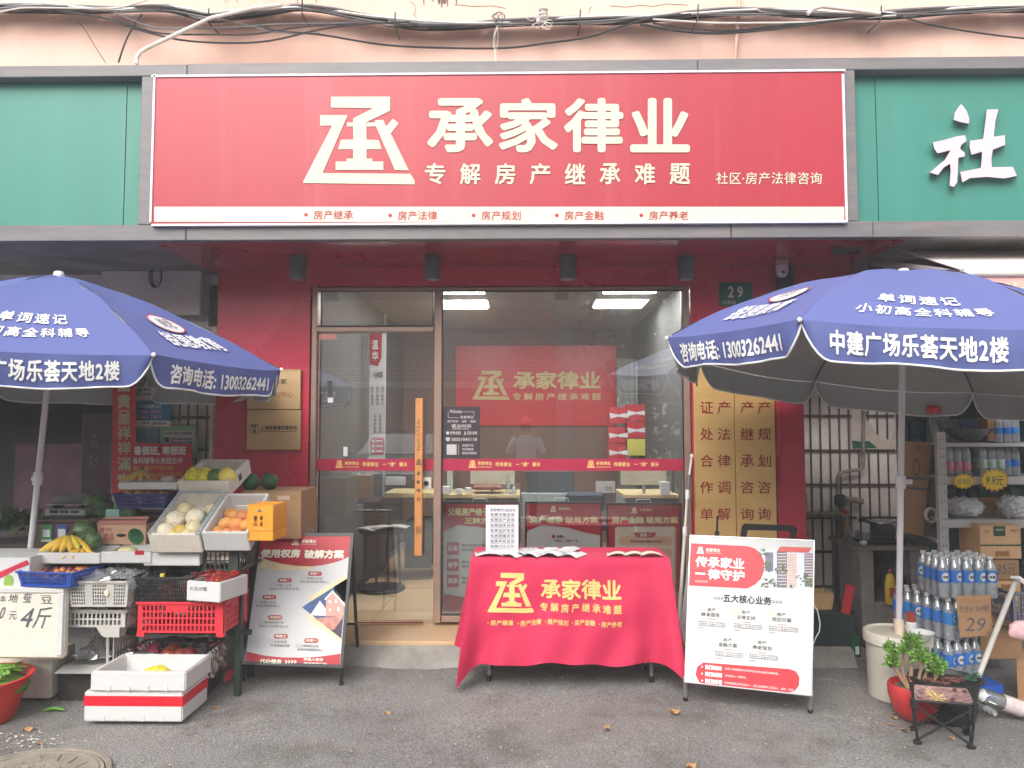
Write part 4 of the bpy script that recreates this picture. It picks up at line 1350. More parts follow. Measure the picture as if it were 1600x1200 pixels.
m.build('lettering', mat('cream white print', (250, 244, 226), rough=.5), t)
m = mm = MB()
for s_, cx, cy, w_ in (('承租人已故', 560, 402, 108), ('谁有资格做新承租人?', 558, 427, 206), ('承租人已故', 340, 452, 108), ('在册人员不配合变更?', 340, 477, 214), ('承租人生前', 228, 576, 108), ('如何变更承租人?', 226, 600, 168),
                    ('使用权转产权', 268, 719, 134), ('其他人不同意怎么办', 266, 745, 202), ('与占房闹', 312, 853, 88), ('引发家庭矛盾', 310, 879, 132), ('使用权动迁', 532, 883, 110), ('谁有资格算同住人', 530, 908, 178)):
    ft(s_, cx, cy, w_, 17, bold=.0, l=.004)
m.build('lettering', PRINTD, t)
m = mm = MB()
for k, (cx, cy) in enumerate(((484, 395), (262, 445), (152, 566), (180, 712), (243, 848), (447, 880))):
    ft('0%d' % (k + 1), cx, cy, 44, 32, l=.003)
m.build('lettering', mat('light grey print', (196, 196, 198), rough=.5), t)
# wire handle on top
c0, c1 = q.st(.42, 0, 0), q.st(.57, 0, 0)
MB().tube([c0, c0 + Vector((0, 0, .02)), c0 + Vector((.01, 0, .028)), c1 + Vector((-.01, 0, .028)), c1 + Vector((0, 0, .02)), c1], .004, 6).build('carry_handle', STEEL, t)

# right board, white
px = [(1078, 836), (1273, 844), (1269, 1088), (1069, 1066)]
wr = [P(1078, 836, Y=4.42), P(1273, 844, Y=4.24), P(1269, 1088, Y=4.03), P(1069, 1066, Y=4.20)]
t, q = aboard('sandwich_board', 'white sandwich board listing five core services beside the bucket', px, wr, [P(1071, 1093, z=0), P(1266, 1112, z=0)], mat('silver aluminium', (176, 176, 176), rough=.35, metal=.6), PAPER, .006, .42)
bk = MB(); e = [q.st(.01, .0, -.03), q.st(1, .0, -.03), q.st(1, .93, -.03) + Vector((.06, .48, .05)), q.st(.01, .93, -.03) + Vector((.06, .5, .05))]; bk.add(e, [(0, 1, 2, 3)]); bk.build('rear_panel', PAPER, t)
f = lambda a, b, l: q.pt(1050 + a / 4, 820 + b / 4, l)
m = MB(); qrect(m, [(108, 118), (480, 138), (530, 155), (565, 190), (585, 240), (583, 300), (565, 350), (530, 385), (480, 412), (98, 392)], .004)
poly(m, f, [(200, 868), (740, 910), (780, 925), (800, 962), (795, 1010), (770, 1040), (730, 1050), (225, 1003), (175, 985), (150, 940), (160, 895)], .004)
m.build('print', mat('bright red print', (200, 30, 48), rough=.4), t)
m = MB(); qrect(m, [(684, 140), (872, 147), (855, 180), (662, 172)], .007); m.build('print', mat('translucent red print', (206, 66, 60), rough=.4), t)
m = MB(); qrect(m, [(536, 153), (884, 166), (880, 417), (530, 400), (565, 352), (583, 300), (585, 240), (565, 190)], .003); m.build('print', mat('pale sky print', (214, 220, 236), rough=.4), t)
m = MB()
for a in ((590, 178, 640, 300), (662, 172, 724, 405), (830, 185, 886, 400)):
    rect(m, f, *a, .0045)
m.build('print', mat('tower print', (112, 110, 132), rough=.4, var=.3, scale=40), t)
m = MB(); rect(m, f, 724, 186, 785, 405, .0048)
for k in range(11): rect(m, f, 666, 184 + k * 20, 720, 189 + k * 20, .0052); rect(m, f, 834, 196 + k * 18, 884, 201 + k * 18, .0052)
m.build('print', mat('pale tower print', (226, 204, 196), rough=.4), t)
m = MB()
for k in range(20): rect(m, f, 728, 190 + k * 10.6, 780, 192.5 + k * 10.6, .0053)
m.build('print', mat('window line print', (168, 140, 140), rough=.4), t)
m = MB()
for k in range(150):
    cx, cy = R.choice(((575, 180), (600, 260), (640, 300), (690, 260), (600, 360), (650, 380), (590, 400), (700, 290), (850, 360), (830, 340), (860, 395), (760, 408)))
    cx += R.gauss(0, 16); cy += R.gauss(0, 14)
    r = R.uniform(4, 11)
    if cy < 405 and 545 < cx < 872:
        poly(m, f, [(cx + r * R.uniform(.6, 1.2) * math.cos(i * PI / 4), cy + r * .7 * R.uniform(.6, 1.2) * math.sin(i * PI / 4)) for i in range(8)], .0056 + k * .00003)
m.build('print', mat('tree photo print', (84, 110, 58), rough=.4, var=.5, scale=60), t)
def ft(s, cx, cy, w_, h_, **k):
    qput(mm, q, s, 1050 + cx / 4, 820 + cy / 4, w_ / 4, h_ / 4, **k)
m = mm = MB()
qa = q.inv(1050 + 157 / 4, 820 + 143 / 4)
logo(m, q.st, qa[0], qa[1], qa[0] + .062, qa[1] + .047, .006)
ft('承家律业', 262, 165, 92, 24, bold=.02, l=.006)
for k in range(9): ft('一', 220 + k * 11, 183 + k * .4, 7, 3, l=.006)
ft('传承家业', 305, 246, 312, 70, bold=.035, l=.006); ft('律守护', 345, 326, 232, 70, bold=.035, l=.006); ft('一', 180, 317, 66, 12, bold=.02, l=.006)
for k in range(6): ft('>', 152 + k * 14, 366 + k * .6, 9, 13, bold=.02, l=.006)
for k, s_ in enumerate(('我们的使命', '我们的原则', '我们的承诺')):
    ft(s_, 266, 900 + k * 41, 106, 28, bold=.05, l=.006); ft('▶', 194, 894 + k * 41, 12, 14, l=.006)
ft('让每个家庭都能合法传承,助力家业延续,家族和睦。', 507, 922, 330, 13, bold=.0, l=.006); ft('传承家业,一律解决。', 408, 954, 130, 13, bold=.0, l=.006); ft('全程承诺函,您的权益法——我们全程陪伴,让您省心、省时、省钱!', 550, 1012, 418, 14, bold=.0, l=.006)
m.build('lettering', PRINTW, t)
m = mm = MB()
ft('五大核心业务', 478, 482, 300, 52, bold=.03, l=.004)
for k in range(3): ft('<', 277 + k * 21, 474 + k, 18, 22, bold=.0, l=.004); ft('>', 641 + k * 22, 497 + k, 18, 22, bold=.0, l=.004)
for s_, cx, cy in (('房产', 252, 546), ('房产', 470, 563), ('房产', 690, 577), ('房产', 355, 733), ('房产', 570, 750)):
    ft(s_, cx, cy, 54, 22, bold=.005, l=.004)
for s_, cx, cy in (('继承服务', 246, 577), ('法律支持', 470, 596), ('规划方案', 692, 609), ('金融方案', 356, 764), ('养老规划', 572, 782)):
    ft(s_, cx, cy, 118, 26, bold=.005, l=.004)
for cx, cy, w_ in ((254, 640, 172), (484, 656, 176), (702, 672, 180), (365, 826, 176), (580, 842, 178)):
    for k in range(4):
        ft(('围绕房产继承为您服务', '处理房产法律争议问题', '根据家庭需要制定规划', '帮助家庭。')[k], cx - (0 if k < 3 else w_ * .38), cy - 16 + k * 11 + (1 if k else 0), w_ if k < 3 else w_ * .24, 8, bold=.0, l=.004)
m.build('lettering', PRINTD, t)
m = mm = MB()
for cx, cy in ((252, 603), (474, 624), (696, 641), (364, 792), (574, 811)): ft('一', cx, cy, 56, 3, l=.004)
m.build('lettering', PRINTR, t)
m = mm = MB()
for k, (cx, cy) in enumerate(((204, 537), (410, 553), (632, 566), (294, 717), (511, 733))): ft('0%d' % (k + 1), cx, cy, 62, 42, bold=.0, l=.003)
m.build('lettering', mat('pale gold print', (222, 204, 166), rough=.5), t)
m = MB(); c = q.st(1, .42, 0); m.tube([c + Vector((.0, .02, -.05 * i + .012 * math.sin(i * 2))) + Vector((.04 * math.sin(i * .7), 0, 0)) for i in range(7)], .003, 6)
m.build('cord', CB[2], t)
# ================================================================ crates, boxes, fruit
BLKP = mat('black crate plastic', (44, 46, 48), rough=.5, var=.1)
REDP = mat('red crate plastic', (224, 52, 66), rough=.45, var=.05, dirt=.15)
GREYP = mat('grey crate plastic', (196, 194, 188), rough=.55, var=.06, dirt=.3, dirtc=(140, 130, 118))
BLUP = mat('blue crate plastic', (44, 84, 176), rough=.45, var=.06)
VIOP = mat('violet blue basket plastic', (58, 62, 128), rough=.5, var=.08)
DGP = mat('dark green crate plastic', (58, 74, 66), rough=.5, var=.08)


def box_at(Y, x0, y0, x1, y1):
    """front rectangle in photo pixels at depth Y -> centre x, bottom z, width, height"""
    X0, X1, Z0, Z1 = prect(Y, x0, y0, x1, y1)
    return (X0 + X1) / 2, Z0, X1 - X0, Z1 - Z0


def crate(label, Y, x0, y0, x1, y1, depth, m_, rows=3, slot=.02, gap=.008, taper=.0, solid=None, rz=0.0, th=.004, name='plastic_crate', cat='crate', tilt=0, group=None, vgap=None, rimh=.012, feet=False, vm=.02):
    cx, z0, w_, h = box_at(Y, x0, y0, x1, y1)
    t = thing(name, label, cat, (cx, Y, z0), rot=(tilt, 0, rz), group=group)
    vgap = vgap or gap
    def side(o, u, wd_, n, nm_='side_panel'):
        us = [0, vm]
        x = vm
        kinds = ['s']
        while x + slot + gap < wd_ - vm:
            kinds += ['h', 's']
            us += [x + slot, x + slot + gap]
            x += slot + gap
        us[-1] = wd_
        vs = [0, .012]
        hh = (h - .012 - rimh * 1.6 - vgap * (rows - 1)) / rows
        kv = ['s']
        for r in range(rows):
            vs += [vs[-1] + hh, vs[-1] + hh + (vgap if r < rows - 1 else rimh * 1.6)]
            kv += ['h', 's']
        vs[-1] = h
        def hole(i, j):
            if kinds[i] != 'h' or kv[j] != 'h': return False
            if solid and solid(us[i] / wd_, vs[j] / h): return False
            return True
        m = MB()
        lattice(m, o, u, Vector((0, 0, 1)), n, us, vs, hole, th)
        if taper:
            m.v = [(v[0] * (1 - taper * (1 - v[2] / h)), depth / 2 + (v[1] - depth / 2) * (1 - taper * (1 - v[2] / h)), v[2]) for v in m.v]
        return m.build(nm_, m_, t, smooth=30)
    side((-w_ / 2, 0, 0), Vector((1, 0, 0)), w_, Vector((0, -1, 0)))
    side((w_ / 2, depth, 0), Vector((-1, 0, 0)), w_, Vector((0, 1, 0)))
    side((-w_ / 2, depth, 0), Vector((0, -1, 0)), depth, Vector((-1, 0, 0)))
    side((w_ / 2, 0, 0), Vector((0, 1, 0)), depth, Vector((1, 0, 0)))
    q = 1 - taper
    MB().box(-w_ / 2 * q + .003, w_ / 2 * q - .003, .005, depth - .005, .002, .007).build('base', m_, t)
    m = MB()
    e = .007
    for a in ((-w_ / 2 - e, w_ / 2 + e, -e, .003), (-w_ / 2 - e, w_ / 2 + e, depth - .003, depth + e), (-w_ / 2 - e, -w_ / 2 + .003, .0031, depth - .0031), (w_ / 2 - .003, w_ / 2 + e, .0031, depth - .0031)):
        m.box(a[0], a[1], a[2], a[3], h - rimh, h + .002, .002)
    m.build('rim', m_, t)
    if feet:
        m = MB()
        for sx in (-1, 1):
            for y_ in (.0, depth - .03):
                m.box(sx * (w_ / 2 - .02) - .02, sx * (w_ / 2 - .02) + .02, y_, y_ + .03, -.02, .0)
        m.build('foot', m_, t)
    t['_w'], t['_h'], t['_d'] = w_, h, depth
    return t


def foam_box(label, Y, x0, y0, x1, y1, depth, m_=FOAM, wall=.022, rz=0.0, tilt=0.0, notches=0, name='foam_box', cat='foam box', group=None, floor=.02, bev=.004, flare=0.0):
    cx, z0, w_, h = box_at(Y, x0, y0, x1, y1)
    t = thing(name, label, cat, (cx, Y, z0), rot=(tilt, 0, rz), group=group)
    a, b = w_ / 2, depth
    o = [(-a, 0), (a, 0), (a, b), (-a, b)]
    i = [(-a + wall, wall), (a - wall, wall), (a - wall, b - wall), (-a + wall, b - wall)]
    sc_ = lambda p, k: (p[0] * k, b / 2 + (p[1] - b / 2) * k)
    v = [(*sc_(p, 1 - flare), 0) for p in o] + [(*p, h) for p in o] + [(*p, h) for p in i] + [(*sc_(p, 1 - flare), floor) for p in i]
    m = MB()
    fs = [(3, 2, 1, 0), (12, 13, 14, 15)]
    for k in range(4):
        n = (k + 1) % 4
        fs += [(k, n, n + 4, k + 4), (k + 4, n + 4, n + 8, k + 8), (k + 8, n + 8, n + 12, k + 12)]
    m.add(v, fs)
    m.build('shell', m_, t, bevel=bev, smooth=50)
    if notches:
        dk_ = mat('shadowed foam slot', (178, 172, 160), rough=.9)
        for k in range(notches):
            x = -a + w_ * (k + 1) / (notches + 1)
            MB().box(x - .008, x + .008, -.0035, .001, .004, .028).build('notch_rib', m_, t)
    t['_w'], t['_h'], t['_d'] = w_, h, depth
    return t


def proto(name, label, cat, group, fn):
    t = thing(name, label, cat, (0, 0, 0), local=True, group=group)
    fn(t)
    return t


class Pool:
    """first use moves the prototype itself, later uses copy it"""
    def __init__(s, t): s.t, s.used = t, False
    def put(s, loc, rot=(0, 0, 0), sc_=1, label=None, group=None):
        if not s.used:
            s.used = True
            s.t.location, s.t.rotation_euler = loc, rot
            s.t.scale = (sc_,) * 3
            if label: s.t['label'] = label
            if group: s.t['group'] = group
            return s.t
        return copy_tree(s.t, loc, rot, label, group, scale=sc_)


def inside(t, x, y, z):
    """local point of a (tilted) container -> place in the world"""
    return Matrix.LocRotScale(t.location, t.rotation_euler, None) @ Vector((x, y, z))


def fruit(name, label, cat, group, m_, r, sq=(1, 1, 1), fn=None, stem=None, n=16):
    def f(t):
        MB().ball((0, 0, 0), r * sq[0], r * sq[1], r * sq[2], n, 11, fn).build('skin', m_, t, smooth=80)
        if stem:
            MB().tube([(0, 0, r * sq[2] * .85), (.002, .002, r * sq[2] * 1.12)], .0035, 6).build('stem', stem, t)
    return Pool(proto(name, label, cat, group, f))


SPEC_ = lambda a, b, c, d=.5, s=18: mat(a, b, rough=.5, var=.18, scale=s, dirt=d, dirtc=c, rnd=.16, bump=.08, bscale=60)
STEM = mat('dry stem', (92, 84, 52), rough=.8)
MANGO = SPEC_('mango skin', (216, 146, 84), (190, 84, 64), .8, 14)
POM = SPEC_('pomelo skin', (232, 206, 100), (170, 170, 60), .5, 14)
GRN = SPEC_('green pomelo skin', (92, 116, 50), (60, 86, 40), .5, 18)
CRM = SPEC_('cream pomelo skin', (238, 222, 178), (214, 180, 110), .5, 12)
WRAP = mat('white tissue wrap', (240, 228, 206), rough=.6, var=.05, bump=.9, bscale=45)
MELG = SPEC_('dark green melon skin', (50, 92, 44), (34, 66, 36), .6, 22)
WML = mat('watermelon skin', (92, 120, 76), rough=.4, var=.9, scale=14, stretch=(1, 1, .12))
APL = SPEC_('red apple skin', (176, 58, 58), (222, 160, 110), .5, 10)
BAN = SPEC_('banana skin', (240, 200, 70), (150, 130, 60), .45, 14)
GAR = mat('garlic skin', (240, 228, 218), rough=.6, rnd=.12, var=.15, scale=30, dirt=.4, dirtc=(170, 130, 120))
NET = mat('yellow foam net', (226, 214, 70), rough=.6, var=.3, scale=60, bump=.6, bscale=90)

mango = fruit('mango', 'orange mango with a red blush in the slanted white foam box', 'mango', 'mangoes in the slanted foam box', MANGO, .047, (1, .85, .85))
pomelo = fruit('pomelo', '', 'pomelo', None, CRM, .068, (1, 1, .95), lambda v: Vector((v.x * (1 - .15 * max(0, v.z)), v.y * (1 - .15 * max(0, v.z)), v.z)))
pomw = fruit('pomelo', '', 'pomelo', None, WRAP, .066, (1, 1, .9), lambda v: v * (1 + .05 * math.sin(9 * v.x + 5 * v.y) * math.sin(7 * v.z)))
pomy = fruit('pomelo', '', 'pomelo', None, POM, .06, (1, 1, 1.05))
pomn = fruit('pomelo', '', 'pomelo', None, NET, .056, (1, 1, 1.1), lambda v: Vector((v.x * (1 - .4 * max(0, v.z)), v.y * (1 - .4 * max(0, v.z)), v.z)), STEM)
pomg = fruit('pomelo', '', 'pomelo', None, GRN, .056, (1, 1, .92))
melon = fruit('melon', '', 'melon', 'dark green melons on the cardboard box', MELG, .056, (1, 1, 1), None, STEM)
wmel = fruit('watermelon', '', 'watermelon', None, WML, .085, (1.15, .95, .9), None, STEM, 20)
apple = fruit('apple', '', 'apple', 'red apples in the bag lined crate', APL, .046, (1, 1, .86), lambda v: Vector((v.x, v.y, v.z * (1 - .18 * math.exp(-((v.x ** 2 + v.y ** 2) * 12))))), STEM)

# hidden rack that carries the slanted boxes
rk = thing('display_rack', 'dark green metal rack carrying the fruit crates', 'rack', (-1.9, 4.4, 0))
for x, y in ((P(374, 950, Y=4.28).x, 4.28), (P(394, 950, Y=4.62).x, 4.62), (P(176, 950, Y=4.28).x, 4.28), (P(190, 950, Y=4.62).x, 4.62), (-2.95, 4.62)):
    MB().box(x - .018, x + .018, y - .018, y + .018, 0, .70 if y < 4.5 else .98, .003).build('leg', DGREEN, rk)
MB().box(P(170, 900, Y=4.3).x, P(380, 900, Y=4.3).x, 4.26, 4.62, .690, .705, .002).build('shelf', DGREEN, rk)
MB().box(P(172, 900, Y=4.3).x, P(380, 900, Y=4.3).x, 4.60, 4.64, .965, .985, .002).build('rail', DGREEN, rk)
MB().box(P(172, 960, Y=4.3).x, P(396, 960, Y=4.3).x, 4.27, 4.29, .34, .37, .002).build('rail', DGREEN, rk)
# stall table at the left
tbx = thing('stall_table', 'brown boarded stall table behind the bananas', 'table', P(105, 860, Y=4.42))
m = MB(); pbox(m, 4.40, 56, 814, 152, 900, .02, .002); m.build('front_board', mat('dark brown board', (92, 66, 58), rough=.7, var=.2, scale=10, stretch=(1, 1, 6)), tbx)
m = MB(); pbox(m, 4.38, 54, 811.5, 232, 816, .55, .002); m.build('top_board', mat('dark brown board', (92, 66, 58)), tbx)
PK = Plane(4.398)
def paycard(x0, y0, x1, y1, col, label):
    c = thing('payment_card', label, 'card', PK.pt((x0 + x1) / 2, y1))
    m = MB(); pbox(m, 4.392, x0, y0, x1, y1, .004); m.build('card', mat(col[0], col[1], rough=.4), c)
    m = MB(); rect(m, Plane(4.391).pt, x0 + 3, y0 + 7, x1 - 3, y1 - 8, .001); rect(m, Plane(4.391).pt, x0 + .5, y1 - 4, x1 - .5, y1 - .4, .001); m.build('white_area', PAPER, c)
paycard(64, 820.5, 81, 847, ('green card', (60, 142, 84)), 'green payment card on the brown stall table front')
paycard(87.5, 819.5, 105, 849, ('blue card', (60, 78, 150)), 'blue payment card beside the green one on the stall table front')
# scale
sc_t = thing('weighing_scale', 'silver price scale with three displays on the stall table', 'scale', P(99, 811, Y=4.42))
m = MB(); pbox(m, 4.43, 68, 796, 131, 808, .16, .012); m.build('body', mat('silver plastic', (158, 160, 160), rough=.35, metal=.3), sc_t)
m = MB(); pbox(m, 4.47, 71, 787.5, 137, 789.5, .22, .002); m.build('pan', STEEL, sc_t)
m = MB(); pbox(m, 4.5, 80, 789.6, 84, 795, .1); pbox(m, 4.5, 122, 789.6, 126, 795, .1); m.build('pan_support', BLACKM, sc_t)
for x in (77, 93.5, 110):
    m = MB(); pbox(m, 4.426, x, 797.5, x + 13, 802, .006, .001); m.build('display', BLACKM, sc_t)
m = MB(); pbox(m, 4.40, 64, 808, 133, 811.3, .2, .004); m.build('foot_tray', BLACKM, sc_t)
m = MB(); pbox(m, 4.75, 80, 773, 168, 790, .05, .003); m.build('sack', mat('grey lid', (104, 106, 106), rough=.7), label='grey lid standing behind the scale', cat='lid')

# watermelons
bigd = wmel.put(P(153, 800, Y=4.62), (.2, 1.4, .3), 1.25, 'dark netted watermelon beside the scale', None)
wmel.put(P(198, 797, Y=4.55), (.3, 1.45, .1), .93, 'pale striped watermelon above the printed carton')
wmel.put(P(132, 833, Y=4.32), (.3, 1.3, .5), .80, 'watermelon in a plastic bag right of the payment cards')
wmel.put(P(146, 846, Y=4.28), (.3, 1.3, 1.5), .55, 'small watermelon half behind the banana bunch')
# printed melon carton
def carton(label, Y, x0, y0, x1, y1, depth, m_=CARD, rz=0.0, name='carton', group=None, flaps=True, cat='carton'):
    cx, z0, w_, h = box_at(Y, x0, y0, x1, y1)
    t = thing(name, label, cat, (cx, Y, z0), rot=(0, 0, rz), group=group)
    MB().box(-w_ / 2, w_ / 2, 0, depth, 0, h, .003).build('box_body', m_, t)
    if flaps:
        MB().box(-w_ / 2 + .001, w_ / 2 - .001, .001, depth / 2 - .001, h + .0005, h + .003).build('flap', m_, t)
        MB().box(-w_ / 2 + .001, w_ / 2 - .001, depth / 2 + .001, depth - .001, h + .0005, h + .0035).build('flap', m_, t)
    t['_w'], t['_h'], t['_d'] = w_, h, depth
    return t
def face(t, l=.0015):
    """front face of a local box: a, b in 0..1, b down"""
    w_, h = t['_w'], t['_h']
    return lambda a, b, l2=0: Vector((-w_ / 2 + w_ * a, -l - l2, h * (1 - b)))
PINKC = mat('pinkish printed cardboard', (214, 174, 146), rough=.75, var=.05, dirt=.15)
t = carton('pinkish carton with red script and a printed watermelon', 4.36, 151, 818, 228, 851, .22, PINKC, flaps=False)
f = face(t)
m = MB(); put(m, f, '甘', .07, .18, .16, .42, l=0); put(m, f, '绿色', .18, .20, .31, .36, bold=0, l=0); put(m, f, '精品', .14, .46, .36, .78, l=0, bold=.0); m.build('lettering', PRINTR, t)
m = MB(); put(m, f, 'AA', .45, .25, .55, .40, bold=0, l=0); m.build('lettering', mat('gold brown print', (190, 140, 84), rough=.6), t)
m = MB(); poly(m, f, [(.505 + .10 * math.cos(i * PI / 8), .56 + .08 * math.sin(i * PI / 8)) for i in range(16)], .001); m.build('hand_hole', BLACKM, t)
m = MB(); poly(m, f, [(.80 + .16 * math.cos(i * PI / 10) + .03 * math.sin(i * PI / 10), .60 + .38 * math.sin(i * PI / 10)) for i in range(20)], .001); m.build('melon_print', mat('melon print', (46, 110, 62), rough=.5), t)
m = MB()
for k in range(4):
    m.add([f(.69 + k * .06 + (j % 2) * .02 + .03 * math.sin(j / 6 * PI), .30 + j // 2 * .15, .001) for j in range(8)], [(0, 1, 3, 2), (2, 3, 5, 4), (4, 5, 7, 6)])
m.build('melon_stripe', mat('pale melon stripe', (140, 186, 120), rough=.5), t)
MB().add([(-.145, -.01, t['_h']), (.145, -.012, t['_h']), (.13, .06, t['_h'] + .035), (-.13, .055, t['_h'] + .03)], [(0, 1, 2, 3)]).build('flap', mat('pink flap', (216, 150, 136), rough=.8), t)
m = MB(); pbox(m, 4.46, 165, 796, 186, 813, .02); o = m.build('card_panel', mat('mint and white card', (150, 196, 186), rough=.6), label='mint and white card tray behind the printed carton', cat='tray')

# foam trays with bananas
t1 = foam_box('low white foam tray holding the bright banana bunch', 4.10, 58, 864, 156, 881, .26)
t2 = foam_box('white foam tray with a red tape mark holding half a melon', 4.11, 157, 862, 236, 880, .28)
MB().box(.05, .10, -.0015, .0, .045, .068).build('red_tape', PRINTR, t2)
t3 = foam_box('white foam tray with peeled onions between crates', 4.12, 224, 864, 312, 884, .26)
def banana_bunch(label, c, s, n, tone, rz=0):
    t = thing('banana_bunch', label, 'bananas', c, rot=(0, 0, rz))
    t.scale = (s,) * 3
    for k in range(n):
        a = (k / (n - 1) - .5) * 1.9
        pts, rs = [], []
        for i in range(9):
            u = i / 8
            ph = u * 1.5
            rad = .10
            pts.append(Vector((math.sin(a) * (.02 + .15 * u), -.03 * math.cos(a) - .07 * u * math.cos(a) , .085 - .075 * u ** 1.4 - .012 * math.sin(PI * u) + .004 * (k % 2))))
            rs.append((.006, .011, .017, .0195, .020, .0195, .017, .012, .005)[i])
        MB().tube(pts, rs, 6).build('banana', tone, t, smooth=70)
    MB().tube([(0, -.02, .085), (0, .0, .108)], [.016, .011], 8).build('stalk', mat('banana stalk', (96, 96, 50), rough=.8), t)
    return t
banana_bunch('bright yellow banana bunch in the foam tray', P(112, 862, Y=4.26), 1.05, 7, BAN)
banana_bunch('smaller banana bunch in the same tray seen lower right', P(126, 871, Y=4.16), .6, 4, BAN, .4)
MB().ball(P(199, 862, Y=4.24), .055, .05, .03, 14, 8).build('half_melon', CRM, label='cut cream melon lying in the tray with the red tape mark', cat='melon')
pear = fruit('peeled_onion', '', 'onion', None, SPEC_('peeled onion skin', (240, 214, 186), (228, 170, 140), .4), .05, (1, .9, .9), lambda v: Vector((v.x * (1 - .3 * max(0, v.z)), v.y, v.z)))
pear.put(P(279, 858, Y=4.26), (0, .5, 0), 1.1, 'large peeled pale onion in the foam tray')
pear.put(P(300, 868, Y=4.22), (0, 1.3, 0), .7, 'small peeled onion half hidden beside the large one')

# black crates behind the trays
crate('black crate behind the blue crate and below the banana tray', 4.18, 84, 882, 158, 912, .30, BLKP, 2, .012, .006, feet=False)
crate('black crate behind the bagged grey crate', 4.19, 165, 884, 260, 912, .30, BLKP, 2, .012, .006)
crate('black crate under the slanted pomelo box', 4.24, 258, 846, 330, 868, .28, BLKP, 2, .012, .006)
# blue crate with onions
tb_ = crate('blue crate with small orange and purple onions at the left edge', 3.95, 22, 894, 116, 918, .30, BLUP, 3, .006, .004, taper=.10, rimh=.008, rz=-.12)
SHAL = [SPEC_('shallot skin', (226, 152, 90), (150, 70, 90), .7, 16), SPEC_('purple shallot skin', (150, 72, 96), (214, 140, 100), .5, 16)]
shp = [fruit('shallot', 'small orange brown shallot in the blue crate', 'shallot', 'orange shallots in the blue crate', SHAL[0], .019, n=8),
       fruit('shallot', 'small purple shallot in the blue crate', 'shallot', 'purple shallots in the blue crate', SHAL[1], .019, n=8)]
for i in range(46):
    shp[i % 3 == 2].put(inside(tb_, R.uniform(-.13, .13), R.uniform(.03, .26), .036 + .018 * (i // 23)), (R.random() * 3, R.random() * 3, 0), R.uniform(.85, 1.15))
# carton left edge
t = carton('glossy white carton with a red swoosh at the left edge', 4.0, -60, 872, 46, 925, .3, PAPER)
f = face(t); m = MB(); poly(m, f, [(.40, .75), (.55, .42), (.96, .05), (1, .18), (.80, .34), (.62, .55)], .001); m.build('print', mat('pink red print', (206, 50, 80), rough=.4), t)
m = MB(); poly(m, f, [(.70 + .07 * math.cos(i * PI / 6), .70 + .22 * math.sin(i * PI / 6)) for i in range(12)], .001); m.build('print', mat('lime print', (150, 190, 90), rough=.4), t)
# foam board with handwriting
t = foam_box('stained foam lid standing upright with a handwritten bean price', 3.97, -30, 917, 100, 1030, .045, FOAMD, wall=.018, name='foam_sign', cat='price board', tilt=0)
for o in list(t.children): bpy.data.objects.remove(o)
w_, h = t['_w'], t['_h']
m = MB().box(-w_ / 2, w_ / 2, 0, .05, 0, h, .012); m.build('foam_lid', FOAMD, t, smooth=60)
m = MB()
for a in ((-w_ / 2 + .002, w_ / 2 - .002, h - .030, h - .004), (w_ / 2 - .032, w_ / 2 - .003, .02, h - .0301)):
    m.box(a[0], a[1], -.008, .0, a[2], a[3], .003)
m.build('raised_edge', FOAM, t)
f = face(t)
g2 = lambda px, py, l=0: Vector(((px + 30) / 130 * w_ - w_ / 2, -.0015 - l, h * (1 - (py - 917) / 113)))
INK = mat('black marker ink', (92, 96, 106), rough=.7)
def hand(mb, fn, s, x0, y0, x1, y1, sk=.0):
    put(mb, lambda a, b, l: fn(a - sk * (b - y0), b, l), s, x0, y0, x1, y1, bold=-.012, l=.001)
m = MB(); hand(m, g2, '本', -1, 930, 9, 941, .1); hand(m, g2, '地', 14, 928, 28, 941, .2); hand(m, g2, '蚕', 36, 925, 49, 942, .1); hand(m, g2, '豆', 62, 930, 80, 943, -.1)
hand(m, g2, '10', -2, 948, 10, 967, .3); hand(m, g2, '元', 15, 955, 27, 968, .1); hand(m, g2, '4', 38, 950, 56, 980, .3); hand(m, g2, '斤', 60, 948, 84, 982, .3)
m.build('handwriting', INK, t)
foam_box('dirty foam box standing on the ground behind the red basin', 4.17, -20, 1022, 80, 1091, .22, FOAMD)
# red basin with beans
bc = P(2, 1116, Y=3.80); bc = Vector((-2.80, 3.91, 0.0))
t = thing('basin', 'red plastic basin full of green broad beans', 'basin', bc)
m = MB().lathe([(.150, 0), (.156, .004), (.215, .205), (.234, .212), (.236, .222), (.225, .224), (.208, .21), (.148, .012), (.0, .012)], bc, 32, cap=False); m.build('bowl', mat('red basin plastic', (220, 52, 44), rough=.35, var=.05), t, smooth=50)
m = MB()
BEAN = SPEC_('green bean pod', (112, 162, 58), (70, 110, 40), .4, 20)
m = MB().ball(bc + Vector((0, 0, .16)), .205, .205, .075, 20, 10, lambda v: v * (1 + .06 * math.sin(13 * v.x + 7 * v.y))); m.build('bean_heap', BEAN, label='heap of beans filling the red basin under the loose pods', cat='beans', kind='stuff')
def pod(t):
    m = MB(); m.tube([(-.055, 0, 0), (-.03, .004, .006), (0, .008, .009), (.03, .005, .006), (.058, -.002, 0)], [.003, .009, .0105, .009, .003], 7); m.build('pod', BEAN, t, smooth=70)
    MB().tube([(-.055, 0, 0), (-.066, -.002, .003)], .0018, 5).build('stem', STEM, t)
podp = Pool(proto('bean_pod', 'green broad bean pod in the red basin', 'bean pod', 'bean pods in the red basin', pod))
